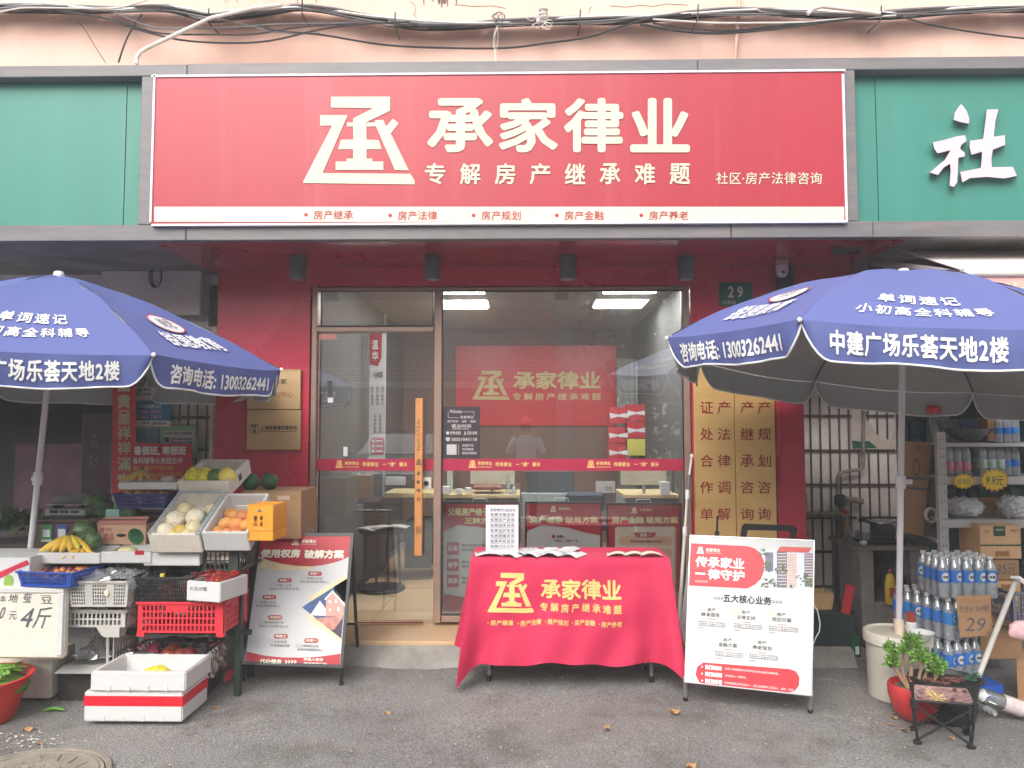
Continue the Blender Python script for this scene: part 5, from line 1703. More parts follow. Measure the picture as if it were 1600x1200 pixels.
for i in range(80):
    a, r = R.uniform(0, 2 * PI), .155 * math.sqrt(R.random())
    podp.put(bc + Vector((r * math.cos(a), r * math.sin(a), .240 - (r / .2) ** 2 * .04 + R.uniform(-.004, .012))), (R.uniform(-.3, .3), R.uniform(-.35, .35), R.uniform(0, 6)), R.uniform(.8, 1.15))
for (x, y, rz, lb) in ((84, 1110, .05, 'single green bean pod lying on the asphalt'), (11, 1119, -.6, 'bean pod on the asphalt just below the red basin')):
    podp.put(P(x, y, z=.012), (0, 0, rz), 1.0, lb, 'bean pods on the asphalt')

# grey crates
PLASTB = glassy('clear plastic bag', (.90, .91, .93), .10, rough=.18, diffuse=.32, dcol=(.62, .65, .68))
DPLAST = glassy('dark plastic bag', (.42, .42, .48), .12, rough=.15, diffuse=.45, dcol=(.10, .10, .13))
def crumple(name, fn, nu, nv, m_, parent=None, amp=.012, **k):
    def g_(u, v):
        p = Vector(fn(u, v))
        return p + Vector((math.sin(31 * u + 17 * v), math.sin(23 * v - 29 * u + 1), math.sin(41 * u * v + 9 * u))) * amp * (.5 + R.random())
    return MB().grid(g_, nu, nv).build(name, m_, parent, smooth=0, **k)
solid3 = lambda u, v: (.24 < u < .37) or (.60 < u < .72)
tg = crate('small pale grey crate with a plastic bag pulled over it', 4.0, 106, 908, 201, 949, .28, GREYP, 6, .0075, .0055, taper=.07, solid=solid3, vm=.012)
MB().ball((.045, -.002, .075), .012, .003, .02, 10, 6).build('sticker', mat('cream sticker', (232, 220, 196), rough=.6), tg)
w_, h = tg['_w'], tg['_h']
crumple('plastic_bag', lambda u, v: ((u - .5) * (w_ + .05), -.02 + v * .32, h + .012 + .030 * math.sin(PI * u) * math.sin(PI * v) - .05 * (max(0, abs(u - .5) - .44) / .06)), 22, 16, PLASTB, tg, .009)
m = MB().lathe([(.05, 0), (.025, .02), (.018, .045), (.035, .075)], (.0, .2, h + .01), 10, cap=False); m.build('bag_knot', PLASTB, tg)
tg2 = crate('grey slotted crate under the bagged crate', 4.06, 88, 953, 197, 980, .34, GREYP, 2, .014, .009, rz=.0, vm=.012)
m = MB().slab([(.03, -.001, 0), (.125 + .03, -.001, 0), (.155, -.001, -.052), (.075, -.001, -.052), (.055, -.001, -.04)], (0, 1, 0), .012); m.build('corner_foot', GREYP, tg2)
MB().slab([(.155, .0, -.052), (.155, .06, -.052), (.155, .09, 0), (.155, .0, 0)], (-1, 0, 0), .012).build('corner_foot', GREYP, tg2)
# crate on its side, open to the viewer
X0, X1, Z0, Z1 = prect(4.16, 100, 978, 178, 1040)
tc_ = thing('plastic_crate', 'grey crate tipped on its side with plastic sheet inside', 'crate', ((X0 + X1) / 2, 4.16, Z0))
m = MB(); u0 = [0, .02]; 
for _ in range(int((X1 - X0 - .04) / .026)): u0 += [u0[-1] + .015, u0[-1] + .026]
u0[-1] = X1 - X0
v0 = [0, .02, .055, .066, .10, .111, .145, .156, .19, Z1 - Z0 + .01]
lattice(m, (X0, 4.42, Z0), Vector((1, 0, 0)), Vector((0, 0, 1)), Vector((0, -1, 0)), u0, v0, lambda i, j: i % 2 == 1 and j % 2 == 1 and 0 < i < len(u0) - 2, .006); m.build('bottom_panel', GREYP, tc_)
m = MB(); lattice(m, (X1, 4.16, Z0), Vector((0, 1, 0)), Vector((0, 0, 1)), Vector((1, 0, 0)), [0, .02, .035, .05, .065, .08, .095, .11, .125, .14, .155, .17, .185, .2, .215, .26], v0, lambda i, j: i % 2 == 1 and j % 2 == 1, .006); m.build('side_panel', GREYP, tc_)
m = MB(); m.box(X0, X1, 4.16, 4.42, Z0 - .03, Z0 - .004); m.build('side_panel', GREYP, tc_)
m = MB().add([(X0 - .02, 4.11, Z0 - .028), (X1 + .01, 4.11, Z0 - .028), (X1 + .04, 4.15, Z0 - .002), (X1, 4.17, Z0), (X0, 4.17, Z0)], [(0, 1, 2, 3, 4)]); m.build('front_lip', GREYP, tc_)
MB().tube([(X1 - .02, 4.14, Z0 - .02), (X1 - .03, 4.15, Z1)], .008, 6).build('edge_post', GREYP, tc_)
crumple('plastic_sheet', lambda u, v: (X0 + .01 + (X1 - X0 - .04) * u, 4.18 + .22 * v, Z0 + .012 + .12 * v * math.sin(PI * min(1, u * 1.1)) + .02), 14, 10, PLASTB, tc_, .010)
MB().box(X0 - .05, X1 + .1, 4.2, 4.42, 0, Z0 - .035, .004).build('block', mat('dark plank', (70, 64, 60), rough=.9, var=.2), label='dark plank block under the tipped grey crate', cat='plank')
# black basket, red crate, tomato box
tk = crate('black basket of small red items between grey and red crates', 4.04, 207, 902, 300, 945, .30, BLKP, 5, .007, .005, taper=.09, rimh=.012, vm=.012)
MB().tube([(-.16, .15, tk['_h']), (-.13, .13, tk['_h'] + .035), (0, .12, tk['_h'] + .045), (.13, .13, tk['_h'] + .035), (.16, .15, tk['_h'])], .006, 6).build('handle', BLKP, tk)
REDN = mat('dark red fruit', (146, 44, 48), rough=.4, var=.2, scale=20)
datep = fruit('red_fruit', 'small dark red fruit in the black basket', 'fruit', 'small red fruits in the black basket', REDN, .016, n=8)
for i in range(34):
    datep.put(inside(tk, R.uniform(-.12, .12), R.uniform(.03, .26), .02 + .05 * R.random()), (0, 0, 0), R.uniform(.8, 1.2))
MB().box(-.03, -.01, .03, .05, tk['_h'] - .012, tk['_h'] + .012, .002).build('yellow_tag', mat('yellow tag', (232, 214, 90), rough=.5), tk)
tr = crate('bright red slotted crate below the black basket and tomato box', 4.05, 214, 941, 350, 989, .34, REDP, 4, .013, .009, feet=True, solid=lambda u, v: .34 < u < .56 and v > .6, vm=.03)
tm = foam_box('white foam box heaped with dark red tomatoes on the red crate', 3.99, 287, 909, 348, 940, .24, rz=-.25, wall=.018)
X_ = tm['_w']
TOM = SPEC_('dark red tomato skin', (176, 40, 34), (120, 30, 28), .5, 16)
tomp = fruit('tomato', 'dark red tomato heaped in the small foam box', 'tomato', 'tomatoes in the small foam box', TOM, .021, (1, 1, .85), None, None, 10)
for i in range(22):
    tomp.put(inside(tm, R.uniform(-.07, .07), R.uniform(.03, .22), .095 + .02 * R.random()), (0, 0, 0), R.uniform(.8, 1.25))
chil = Pool(proto('dried_chilli', 'thin dark red chilli lying on the tomatoes', 'chilli', 'chillies on the tomatoes', lambda t: MB().tube([(-.03, 0, 0), (-.01, .004, .004), (.012, 0, .006), (.036, -.006, .0)], [.002, .0045, .004, .0015], 6).build('pod', mat('chilli skin', (140, 30, 26), rough=.35), t)))
for i in range(30):
    chil.put(inside(tm, R.uniform(-.09, .09), R.uniform(.01, .24), .118 + .012 * R.random()), (R.uniform(-.3, .3), R.uniform(-.4, .4), R.uniform(0, 6)), R.uniform(.8, 1.3))
m = MB(); f = face(tm); put(m, f, '火龙沙瓢', .10, .25, .62, .47, bold=-.005, l=0); m.build('handwriting', INK, tm)
# garlic crate
tgc = crate('dark green crate full of garlic left of the black sandwich board', 4.16, 314, 856, 373, 893, .24, DGP, 2, .019, .007, solid=lambda u, v: False, rimh=.014, vm=.03)
gar = fruit('garlic_bulb', 'whitish garlic bulb in the dark green crate', 'garlic', 'garlic bulbs in the green crate', GAR, .023, (1, 1, .9), lambda v: Vector((v.x * (1 - .5 * max(0, v.z) ** 2), v.y * (1 - .5 * max(0, v.z) ** 2), v.z)), None, 10)
for i in range(58):
    gar.put(inside(tgc, R.uniform(-.09, .09), (.026 if i % 3 else R.uniform(.04, .21)), .022 + .036 * (i % 3) + .012 * R.random() + (.02 if i % 3 == 0 else 0)), (R.random() * 2, R.random() * 2, 0), R.uniform(.85, 1.2))
# bag-lined apple crate
ta = crate('dark crate lined with a dark plastic bag of apples', 4.17, 190, 1022, 314, 1092, .30, BLKP, 4, .018, .009, vm=.02)
w_, h, d_ = ta['_w'], ta['_h'], ta['_d']
def lining(u, v):
    # around the rim (u) and over the edge (v)
    a = u * 4
    k = int(a) % 4
    f_ = a - int(a)
    cs = [(-w_ / 2, 0), (w_ / 2, 0), (w_ / 2, d_), (-w_ / 2, d_)]
    p0, p1 = cs[k], cs[(k + 1) % 4]
    x, y = p0[0] + (p1[0] - p0[0]) * f_, p0[1] + (p1[1] - p0[1]) * f_
    ox, oy = (x) * .10, (y - d_ / 2) * .14
    t_ = (v - .35) / .65
    if v < .35:
        q = 1 - .14 * (1 - v / .35)
        return (x * q, d_ / 2 + (y - d_ / 2) * q, h - .05 * (1 - v / .35) + .01)
    return (x + ox * math.sin(t_ * 1.5), y + oy * math.sin(t_ * 1.5), h + .012 - .16 * t_ * (1 if k in (1, 2) else .7))
crumple('bag_lining', lining, 96, 10, DPLAST, ta, .010)
MB().box(-w_ / 2 + .03, w_ / 2 - .03, .03, d_ - .03, h - .07, h - .045).build('inner_tray', mat('pinkish tray', (206, 186, 190), rough=.5), ta)
for i, (x, y) in enumerate(((-.09, .08), (.0, .075), (.07, .09), (.07, .11), (-.02, .17), (-.14, .18))):
    apple.put(inside(ta, x + (.03 if i == 3 else 0), y, h - .030), (.2 * i, .1, i), .95, 'red apple in the dark bag lined crate')
# two foam boxes in front
fb1 = foam_box('lower white foam box with a red tape band on the asphalt', 3.84, 131, 1081, 285, 1128, .30, notches=4, floor=.12, bev=.006)
w_, h = fb1['_w'], fb1['_h']
MB().box(-w_ / 2 - .0015, w_ / 2 + .0015, -.0015, .3015, h * .52, h * .86, .001).build('red_tape', mat('red packing tape', (226, 34, 52), rough=.35, var=.05, bump=.15, bscale=20), fb1)
fb2 = foam_box('upper white foam box holding a netted yellow pomelo', 3.83, 141, 1050, 290, 1080.5, .31, notches=4, wall=.026, bev=.006)
pomn.put(P(250, 1049, Y=3.98) - Vector((0, 0, .012)), (0, 1.35, .15), .85, 'yellow netted pomelo lying in the front foam box')
pomn.put(P(236, 1049, Y=3.99) - Vector((0, 0, .014)), (0, -1.35, .1), .75, 'second netted pomelo with dark stem end in the front foam box')
# red slipper-like plastic scoop
m = MB().slab([(P(349, 1066, z=.01)), (P(352, 1050, z=.05)), (P(362, 1048, z=.05)), (P(366, 1054, z=.03)), (P(360, 1062, z=.01))], (0, 1, .3), .02); m.build('red_strainer', mat('coral plastic', (232, 84, 78), rough=.4), label='coral red plastic scoop on the ground beside the crate', cat='scoop')

# ---- slanted boxes
TL = math.radians(28)
def tilted(label, Yf, x0, x1, yrim, face_h, d_, wall=.02, m_=FOAM, tilt=TL, rz=0.0, trim=None):
    """front rim at photo row yrim; the box leans towards the street"""
    c = P((x0 + x1) / 2, yrim, Y=Yf)
    w_ = P(x1, yrim, Y=Yf).x - P(x0, yrim, Y=Yf).x
    dz = Euler((tilt, 0, rz)).to_matrix() @ Vector((0, 0, face_h))
    t = thing('foam_box', label, 'foam box', c - dz, rot=(tilt, 0, rz))
    a, b, h = w_ / 2, d_, face_h
    o = [(-a, 0), (a, 0), (a, b), (-a, b)]
    i = [(-a + wall, wall), (a - wall, wall), (a - wall, b - wall), (-a + wall, b - wall)]
    v = [(*p, 0) for p in o] + [(*p, h) for p in o] + [(*p, h) for p in i] + [(p[0] * .95, p[1], .02) for p in i]
    fs = [(3, 2, 1, 0), (12, 13, 14, 15)]
    for k in range(4):
        n = (k + 1) % 4
        fs += [(k, n, n + 4, k + 4), (k + 4, n + 4, n + 8, k + 8), (k + 8, n + 8, n + 12, k + 12)]
    MB().add(v, fs).build('shell', m_, t, bevel=.004, smooth=50)
    if trim:
        for sx in (-1, 1):
            s_ = MB().box(sx * (a - wall / 2) - wall / 2 - .002, sx * (a - wall / 2) + wall / 2 + .002, 0, b, h + .001, h + .004).build('metal_strip', trim, t)
            q = MB()
            for k in range(9): q.lathe([(.0035, h + .0045), (.0035, h + .005)], (sx * (a - wall / 2), .02 + k * (b - .04) / 8, 0), 6)
            q.build('strip_hole', BLACKM, s_)
        MB().box(-a + wall, a - wall, b - wall - .002, b + .002, h + .001, h + .004).build('metal_strip', trim, t)
    t['_w'], t['_h'], t['_d'] = w_, h, d_
    return t
GST = mat('punched grey strip', (188, 196, 200), rough=.4, metal=.3)
tp = tilted('slanted box edged with punched metal strips full of pale pomelos', 4.02, 230, 311, 835, .12, .42, .018, FOAMD, TL, trim=GST)
for (x, y, s, pool, lb) in ((-.055, .27, .72, pomelo, 'pale pomelo with a dark navel at the top of the strip edged box'), (-.07, .18, .82, pomw, 'round tissue wrapped pomelo in the strip edged box'), (.035, .20, .85, pomw, 'crumpled tissue wrapped pomelo right of the round one'),
                         (.09, .29, .6, pomelo, 'small pale pomelo in the upper right corner of the box'), (-.08, .075, .75, pomw, 'tissue wrapped pomelo in the lower left of the box'), (-.005, .085, .66, pomy, 'yellow pomelo at the bottom of the strip edged box'),
                         (.065, .10, .72, pomelo, 'cream pomelo lower right in the strip edged box'), (-.03, .045, .5, pomy, 'orange yellow pomelo at the front rim of the box'), (.05, .045, .6, pomelo, 'cream pomelo at the front rim of the box'), (-.06, .12, .55, pomelo, 'cream pomelo between the wrapped ones')):
    pool.put(inside(tp, x, y, .075 + .012 * (s > .7)), (TL, .3, x * 9), s, lb)
MB().box(.098, .118, .10, .39, .05, .11, .008).build('green_bag', mat('teal bag', (40, 120, 116), rough=.4, bump=.5, bscale=30), tp)
MB().box(-tp['_w'] / 2 - .012, -tp['_w'] / 2 - .001, .06, .30, .0, .09, .004).build('green_bag', mat('teal bag', (40, 120, 116)), tp)
tn = tilted('slanted white foam box of mangoes beside the pomelo box', 4.02, 314, 386, 832, .12, .38, .014, FOAM, TL)
for i, (x, y, z) in enumerate(((-.07, .08, .06), (-.015, .055, .06), (.04, .07, .06), (-.05, .14, .075), (.01, .13, .08), (.07, .13, .07), (-.03, .21, .075), (.03, .20, .08), (.08, .20, .075), (.075, .28, .07), (.02, .28, .06), (-.07, .27, .05))):
    mango.put(inside(tn, x, y, z), (R.random() * 2, R.random(), R.random() * 3), .95)
MB().box(-.02, .06, .245, .25, .06, .125, .002).build('foam_tab', FOAM, tn)
tq = tilted('upper white foam box of netted pomelos against the red wall', 4.40, 275, 357, 753, .095, .32, .022, FOAMD, math.radians(22), rz=-.05)
for (x, s, pool, lb) in ((-.095, 1.05, pomn, 'yellow netted pomelo at the left end of the upper foam box'), (-.025, 1.05, pomn, 'second yellow netted pomelo in the upper foam box'), (.045, 1.0, pomg, 'dark green pomelo in the upper foam box'), (.108, .9, pomy, 'speckled yellow pomelo at the right end of the upper foam box')):
    pool.put(inside(tq, x, .085, .085), (.2, .4 * x, 0), s, lb)
MB().box(tq['_w'] / 2 - .003, tq['_w'] / 2 + .0015, .14, .18, .03, .07).build('side_slot', mat('dark green slot', (52, 84, 60), rough=.7), tq)
# shelf lid with old bananas, longan basket
m = MB(); pbox(m, 4.44, 184, 753.5, 277, 765, .26, .006); m.build('foam_board', FOAM, label='white foam lid used as a shelf above the longan basket', cat='foam lid', smooth=50)
banana_bunch('browning banana bunch on the foam lid shelf', P(222, 752, Y=4.52), .75, 5, SPEC_('old banana skin', (206, 170, 90), (110, 84, 50), .7, 20), .3)
MB().ball(P(262, 749, Y=4.5), .045, .03, .024, 12, 7).build('wrapped_root', mat('dusty root', (196, 176, 168), rough=.8), label='pale wrapped root at the right end of the foam lid shelf', cat='root')
tl = crate('violet blue basket of longans under the foam lid', 4.46, 176, 772, 262, 795, .22, VIOP, 3, .008, .006, taper=.12, rimh=.008, vm=.015)
LON = mat('longan skin', (206, 156, 104), rough=.6, var=.2, scale=20)
lon = fruit('longan', 'round brown longan in the violet blue basket', 'longan', 'longans in the blue basket', LON, .0125, (1, 1, 1), None, None, 8)
for i in range(60):
    lon.put(inside(tl, R.uniform(-.14, .14), R.uniform(.01, .2), tl['_h'] - .004 + .012 * R.random()), (0, 0, 0), R.uniform(.85, 1.2))
# cardboard box with melons, orange cartons
cb = carton('large worn cardboard box behind the orange cartons', 4.62, 376, 768, 470, 842, .34)
MB().box(.04, .115, -.002, -.0005, .235, .262).build('torn_patch', mat('torn pale paper', (214, 190, 164), rough=.9), cb)
melon.put(P(391.5, 753.5, Y=4.74), (.2, .1, 0), 1.0, 'left dark green melon on the large cardboard box')
melon.put(P(421, 752.5, Y=4.72), (.3, .2, 1), .96, 'right dark green melon on the large cardboard box')
ORA = mat('orange printed cardboard', (236, 156, 44), rough=.5, var=.05, scale=5)
for k, (y0, y1, lb) in enumerate(((790, 830, 'orange fruit carton with black calligraphy, upper of two'), (831, 845, 'orange fruit carton mostly hidden, lower of two'))):
    t = carton(lb, 4.04, 385.5, y0, 427, y1, .20, ORA, rz=-.06)
    if k == 0:
        f = face(t); m = MB(); put(m, f, '雪', .26, .40, .40, .60, bold=.02, l=0); put(m, f, '山', .26, .62, .40, .80, bold=.02, l=0); put(m, f, '恭', .50, .38, .62, .58, bold=.02, l=0); put(m, f, '金', .50, .62, .62, .80, bold=.02, l=0)
        for i in range(8): rect(m, f, .70, .42 + i * .05, .715, .44 + i * .05, .0)
        m.build('lettering', mat('dark brown print', (84, 50, 24), rough=.6), t)
        m = MB(); poly(m, f, [(.36, .24), (.44, .20), (.48, .12), (.53, .20), (.62, .24)], 0); m.build('print', mat('mountain blue print', (52, 96, 140), rough=.5), t)
        m = MB(); put(m, f, '新鲜时令水果', .30, .87, .66, .92, l=0, bold=0); m.build('lettering', CREAM, t)

# ---------------------------------------------------------------- posters at the greengrocer
CO = Plane(LW - .16)
t = thing('couplet', 'long red couplet banner with silver characters left of the grilled window', 'banner', CO.pt(193, 770))
m = MB(); m.prism([CO.pt(174.5, 774), CO.pt(212, 770), CO.pt(213, 560), CO.pt(177, 560)], [CO.pt(174.5, 774, -.01), CO.pt(212, 770, -.01), CO.pt(213, 560, -.01), CO.pt(177, 560, -.01)]); m.build('banner_sheet', mat('red couplet paper', (206, 44, 50), rough=.6, var=.08, scale=30), t)
m = MB()
for ch, y0, y1 in (('富', 591, 612), ('貴', 616, 638), ('呈', 641, 663), ('祥', 666, 687), ('祥', 690, 711), ('滿', 714, 736), ('堂', 740, 760)):
    put(m, CO.pt, ch, 183, y0, 204.5, y1, bold=.03, l=.002)
m.build('lettering', mat('silver couplet print', (206, 200, 170), rough=.5), t)
PP = Plane(LW - .05)
def poster(label, pts, m_, name='poster'):
    t = thing(name, label, 'poster', PP.pt(*pts[0]))
    m = MB(); m.prism([PP.pt(x, y, .004) for x, y in pts], [PP.pt(x, y, .0) for x, y in pts]); m.build('sheet', m_, t)
    return t
t = poster('white notice sheet at the top of the grilled window', [(211, 604), (243, 605), (242, 624), (211, 624)], PAPER)
m = MB(); put(m, PP.pt, '安全提示', 213, 606.5, 236, 611, l=.005); put(m, PP.pt, '禁止吸烟', 213, 614, 236, 618, l=.005); m.build('lettering', PRINTD, t)
t = poster('blue hotline poster with a white police strip', [(211, 625.5), (267, 627), (266, 668), (211, 667)], mat('blue poster', (54, 136, 186), rough=.5))
m = MB(); poly(m, PP.pt, [(211, 656.5), (266.2, 657.5), (266, 667), (211, 666)], .005); put(m, PP.pt, '24小时报警电话', 215, 632, 252, 638, bold=.01, l=.005); m.build('lettering', PRINTW, t)
m = MB(); put(m, PP.pt, '2204 8001', 213.5, 640.5, 252, 646.5, bold=.02, l=.005); put(m, PP.pt, '5083 7801', 213.5, 648.5, 252, 654.5, bold=.02, l=.005); m.build('lettering', mat('pink print', (232, 190, 196), rough=.5), t)
m = MB(); put(m, PP.pt, 'POLICE', 222, 659.5, 233, 662.5, bold=.02, l=.006); put(m, PP.pt, '浦东派出所', 238, 659.5, 260, 663.5, bold=.02, l=.006); m.build('lettering', PRINTD, t)
t = poster('faded blue notice below the hotline poster', [(210, 668.5), (247, 669), (246, 692), (210, 691)], mat('faded blue poster', (122, 168, 186), rough=.6, var=.2, scale=30))
t = poster('green bordered notice on the grilled window', [(249, 666.5), (305, 665), (310, 716), (249, 712)], mat('pale green poster', (150, 196, 146), rough=.6))
m = MB(); rect(m, PP.pt, 256, 673, 303, 700, .005); m.build('white_area', PAPER, t)
m = MB(); put(m, PP.pt, '垃圾分类 从我做起', 257, 674.5, 300, 679, l=.007); put(m, PP.pt, '有害垃圾投放时间表', 266, 684, 300, 688, l=.007); put(m, PP.pt, '其他垃圾投放时间表', 266, 690, 300, 694, l=.007); m.build('lettering', PRINTD, t)
m = MB(); rect(m, PP.pt, 257, 683, 264, 691, .007); m.build('print', mat('blue print', (54, 74, 140), rough=.5), t)
PP2 = Plane(LW - .19)
t = thing('banner', 'red holiday class banner with white and yellow characters', 'banner', PP2.pt(255, 753))
m = MB(); pts = [(207, 692), (300, 693.5), (302, 753), (204, 757)]; m.prism([PP2.pt(x, y, .004) for x, y in pts], [PP2.pt(x, y, 0) for x, y in pts]); m.build('sheet', mat('crimson banner', (196, 34, 56), rough=.55, var=.04), t)
m = MB(); put(m, PP2.pt, '暑假班, 寒假班', 209, 697, 291, 711.5, bold=.03, l=.006); put(m, PP2.pt, '各科辅导火热招生中', 207.5, 714.5, 285, 725, bold=.02, l=.006); m.build('lettering', PRINTW, t)
m = MB(); put(m, PP2.pt, '洪山路177号3楼', 207, 728, 270, 735, bold=.02, l=.006); put(m, PP2.pt, '13764722600(丁老师)', 206.5, 738, 286, 745.5, bold=.02, l=.006); m.build('lettering', mat('yellow print', (236, 190, 90), rough=.5), t)
# things in the dark greengrocer room
m = MB(); x0_, x1_, z0_, z1_ = prect(6.8, -200, 560, 12, 622); m.box(x0_, x1_, 6.8, 6.82, z0_, z1_); m.build('wall_cabinet', mat('grey cabinet', (128, 128, 126), rough=.7), label='pale cabinet in the dark greengrocer room', cat='cabinet')
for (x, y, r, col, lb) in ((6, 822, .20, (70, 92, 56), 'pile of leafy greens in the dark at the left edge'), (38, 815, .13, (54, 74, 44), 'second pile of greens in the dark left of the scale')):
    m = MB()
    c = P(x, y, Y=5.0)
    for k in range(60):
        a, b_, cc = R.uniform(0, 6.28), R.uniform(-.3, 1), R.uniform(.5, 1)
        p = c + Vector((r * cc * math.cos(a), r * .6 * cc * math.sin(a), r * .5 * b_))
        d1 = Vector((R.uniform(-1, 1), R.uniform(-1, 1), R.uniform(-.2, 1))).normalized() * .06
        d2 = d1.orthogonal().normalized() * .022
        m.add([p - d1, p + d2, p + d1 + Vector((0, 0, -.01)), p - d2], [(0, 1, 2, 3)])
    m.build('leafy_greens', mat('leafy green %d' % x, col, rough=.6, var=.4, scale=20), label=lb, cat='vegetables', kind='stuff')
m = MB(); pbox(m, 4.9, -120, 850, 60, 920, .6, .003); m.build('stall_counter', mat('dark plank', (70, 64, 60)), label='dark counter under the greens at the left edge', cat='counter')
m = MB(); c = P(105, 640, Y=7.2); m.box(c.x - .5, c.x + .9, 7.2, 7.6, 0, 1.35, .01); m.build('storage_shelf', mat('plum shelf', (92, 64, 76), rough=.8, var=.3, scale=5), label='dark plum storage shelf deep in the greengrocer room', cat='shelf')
m = MB(); put(m, Plane(LW - .165).pt, '香', 139, 672, 155, 700, bold=-.004, l=0); put(m, Plane(LW - .165).pt, '好', 139, 708, 155, 730, bold=-.004, l=0); m.build('window_lettering', mat('grey film letters', (92, 102, 116), rough=.6), label='faint grey characters stuck on the dark grocery window', cat='lettering')
MB().box(P(130, 650, Y=LW - .16).x, P(174, 650, Y=LW - .16).x, LW - .162, LW - .155, .75, 1.60).build('dark_window_pane', glassy('dark pane', (.5, .5, .52), .03), label='dark glass pane beside the red couplet', cat='window pane')
# ================================================================ grocery side on the right
bkc = P(1404, 1104, z=0) + Vector((.08, .155, 0))
BKT = mat('grubby white bucket plastic', (216, 210, 196), rough=.5, var=.06, scale=8, dirt=.5, dirtc=(158, 144, 116))
t = thing('bucket', 'tall grubby white bucket with lid holding the umbrella pole', 'bucket', bkc)
MB().lathe([(.150, 0), (.158, .004), (.165, .30), (.166, .31)], bkc, 36).build('bucket_body', BKT, t, smooth=50)
MB().lathe([(.166, .300), (.178, .302), (.179, .352), (.174, .360), (.160, .362), (.157, .352), (.0, .354)], bkc, 36, cap=False).build('lid', BKT, t, smooth=40)
MB().lathe([(.0165, .354), (.026, .354), (.027, .43), (.018, .435)], bkc + Vector((-.005, -.03, 0)), 14).build('pole_sleeve', mat('cream sleeve', (226, 206, 186), rough=.5), t)
bw = P(1440, 990, Y=4.13)
bw.z = .366
t = thing('bowl', 'white bowl on the bucket lid', 'bowl', bw)
MB().lathe([(.032, 0), (.038, .004), (.062, .045), (.064, .048), (.059, .046), (.034, .010), (0, .009)], bw, 26, cap=False).build('bowl', PAPER, t, smooth=60)
c = P(1424, 980, Y=4.28); c.z = .362
t = thing('bottle', 'small bottle with brown red cap behind the white bowl', 'bottle', c)
MB().lathe([(.026, 0), (.027, .06), (.02, .068)], c, 14).build('bottle_body', PAPER, t)
MB().lathe([(.021, .068), (.022, .118), (.018, .12)], c, 14).build('cap', mat('brown red cap', (158, 64, 48), rough=.4), t)

# jade plant
pc = P(1428, 1131, z=0) + Vector((.045, .07, 0))
t = thing('jade_plant', 'jade plant with green fleshy leaves in a round red pot', 'plant', pc)
MB().lathe([(.06, 0), (.075, .004), (.11, .05), (.128, .12), (.130, .165), (.124, .178), (.116, .172), (.116, .150), (0, .150)], pc, 32, cap=False).build('pot', mat('glazed red pot', (206, 62, 62), rough=.3, var=.08, scale=6, dirt=.2, dirtc=(150, 60, 60)), t, smooth=60)
MB().grid(lambda u, v: pc + Vector(((u - .5) * .16, (v - .5) * .16, .156 + .006 * math.sin(u * 20) * math.sin(v * 17))), 10, 10).build('soil', mat('dry soil', (120, 100, 82), rough=.95, var=.4, scale=60, bump=.6), t)
BARK = mat('pale jade stem', (168, 142, 112), rough=.8, var=.15, scale=30)
LEAFJ = mat('jade leaf', (108, 152, 62), rough=.35, var=.35, scale=24, dirt=.25, dirtc=(170, 190, 90))
lv = MB()
def jade(p, d, ln, r, depth):
    e = p + d * ln
    mid = p + d * ln * .5 + Vector((R.uniform(-.008, .008), R.uniform(-.008, .008), 0))
    MB().tube([p, mid, e], [r, r * .88, r * .74], 7).build('stem', BARK, t)
    if depth == 0 or r < .004:
        for k in range(34):
            a = R.uniform(0, 2 * PI); el = R.uniform(-.2, 1.2)
            n_ = Vector((math.cos(a) * math.cos(el), math.sin(a) * math.cos(el), math.sin(el)))
            o_ = e + n_ * R.uniform(.0, .014) + Vector((0, 0, R.uniform(-.03, .012)))
            L, W_ = R.uniform(.022, .034), R.uniform(.006, .009)
            s_ = n_.orthogonal().normalized() * W_
            th = n_.cross(s_).normalized() * .0028
            a0, b0, m0_ = o_, o_ + n_ * L, o_ + n_ * L * .6
            lv.add([a0, m0_ + s_, m0_ + th, m0_ - s_, m0_ - th, b0], [(0, 1, 2), (0, 2, 3), (0, 3, 4), (0, 4, 1), (5, 2, 1), (5, 3, 2), (5, 4, 3), (5, 1, 4)])
        return
    for k in range(2 if depth > 1 else 3):
        nd = (d + Vector((R.uniform(-.65, .65), R.uniform(-.5, .5), R.uniform(-.05, .4)))).normalized()
        jade(e, nd, ln * R.uniform(.5, .72), r * .74, depth - 1)
for (dx, dy, tilt_x, ln, r) in ((-.035, 0, -.60, .085, .010), (-.02, .02, -.30, .11, .010), (-.005, .01, -.06, .12, .012), (.01, -.01, .12, .10, .010), (.04, .01, .42, .085, .010), (.055, -.015, .75, .07, .009)):
    jade(pc + Vector((dx, dy, .150)), Vector((tilt_x, R.uniform(-.15, .15), 1)).normalized(), ln, r, 2)
lv.build('leaves', LEAFJ, t, kind='stuff', smooth=0)

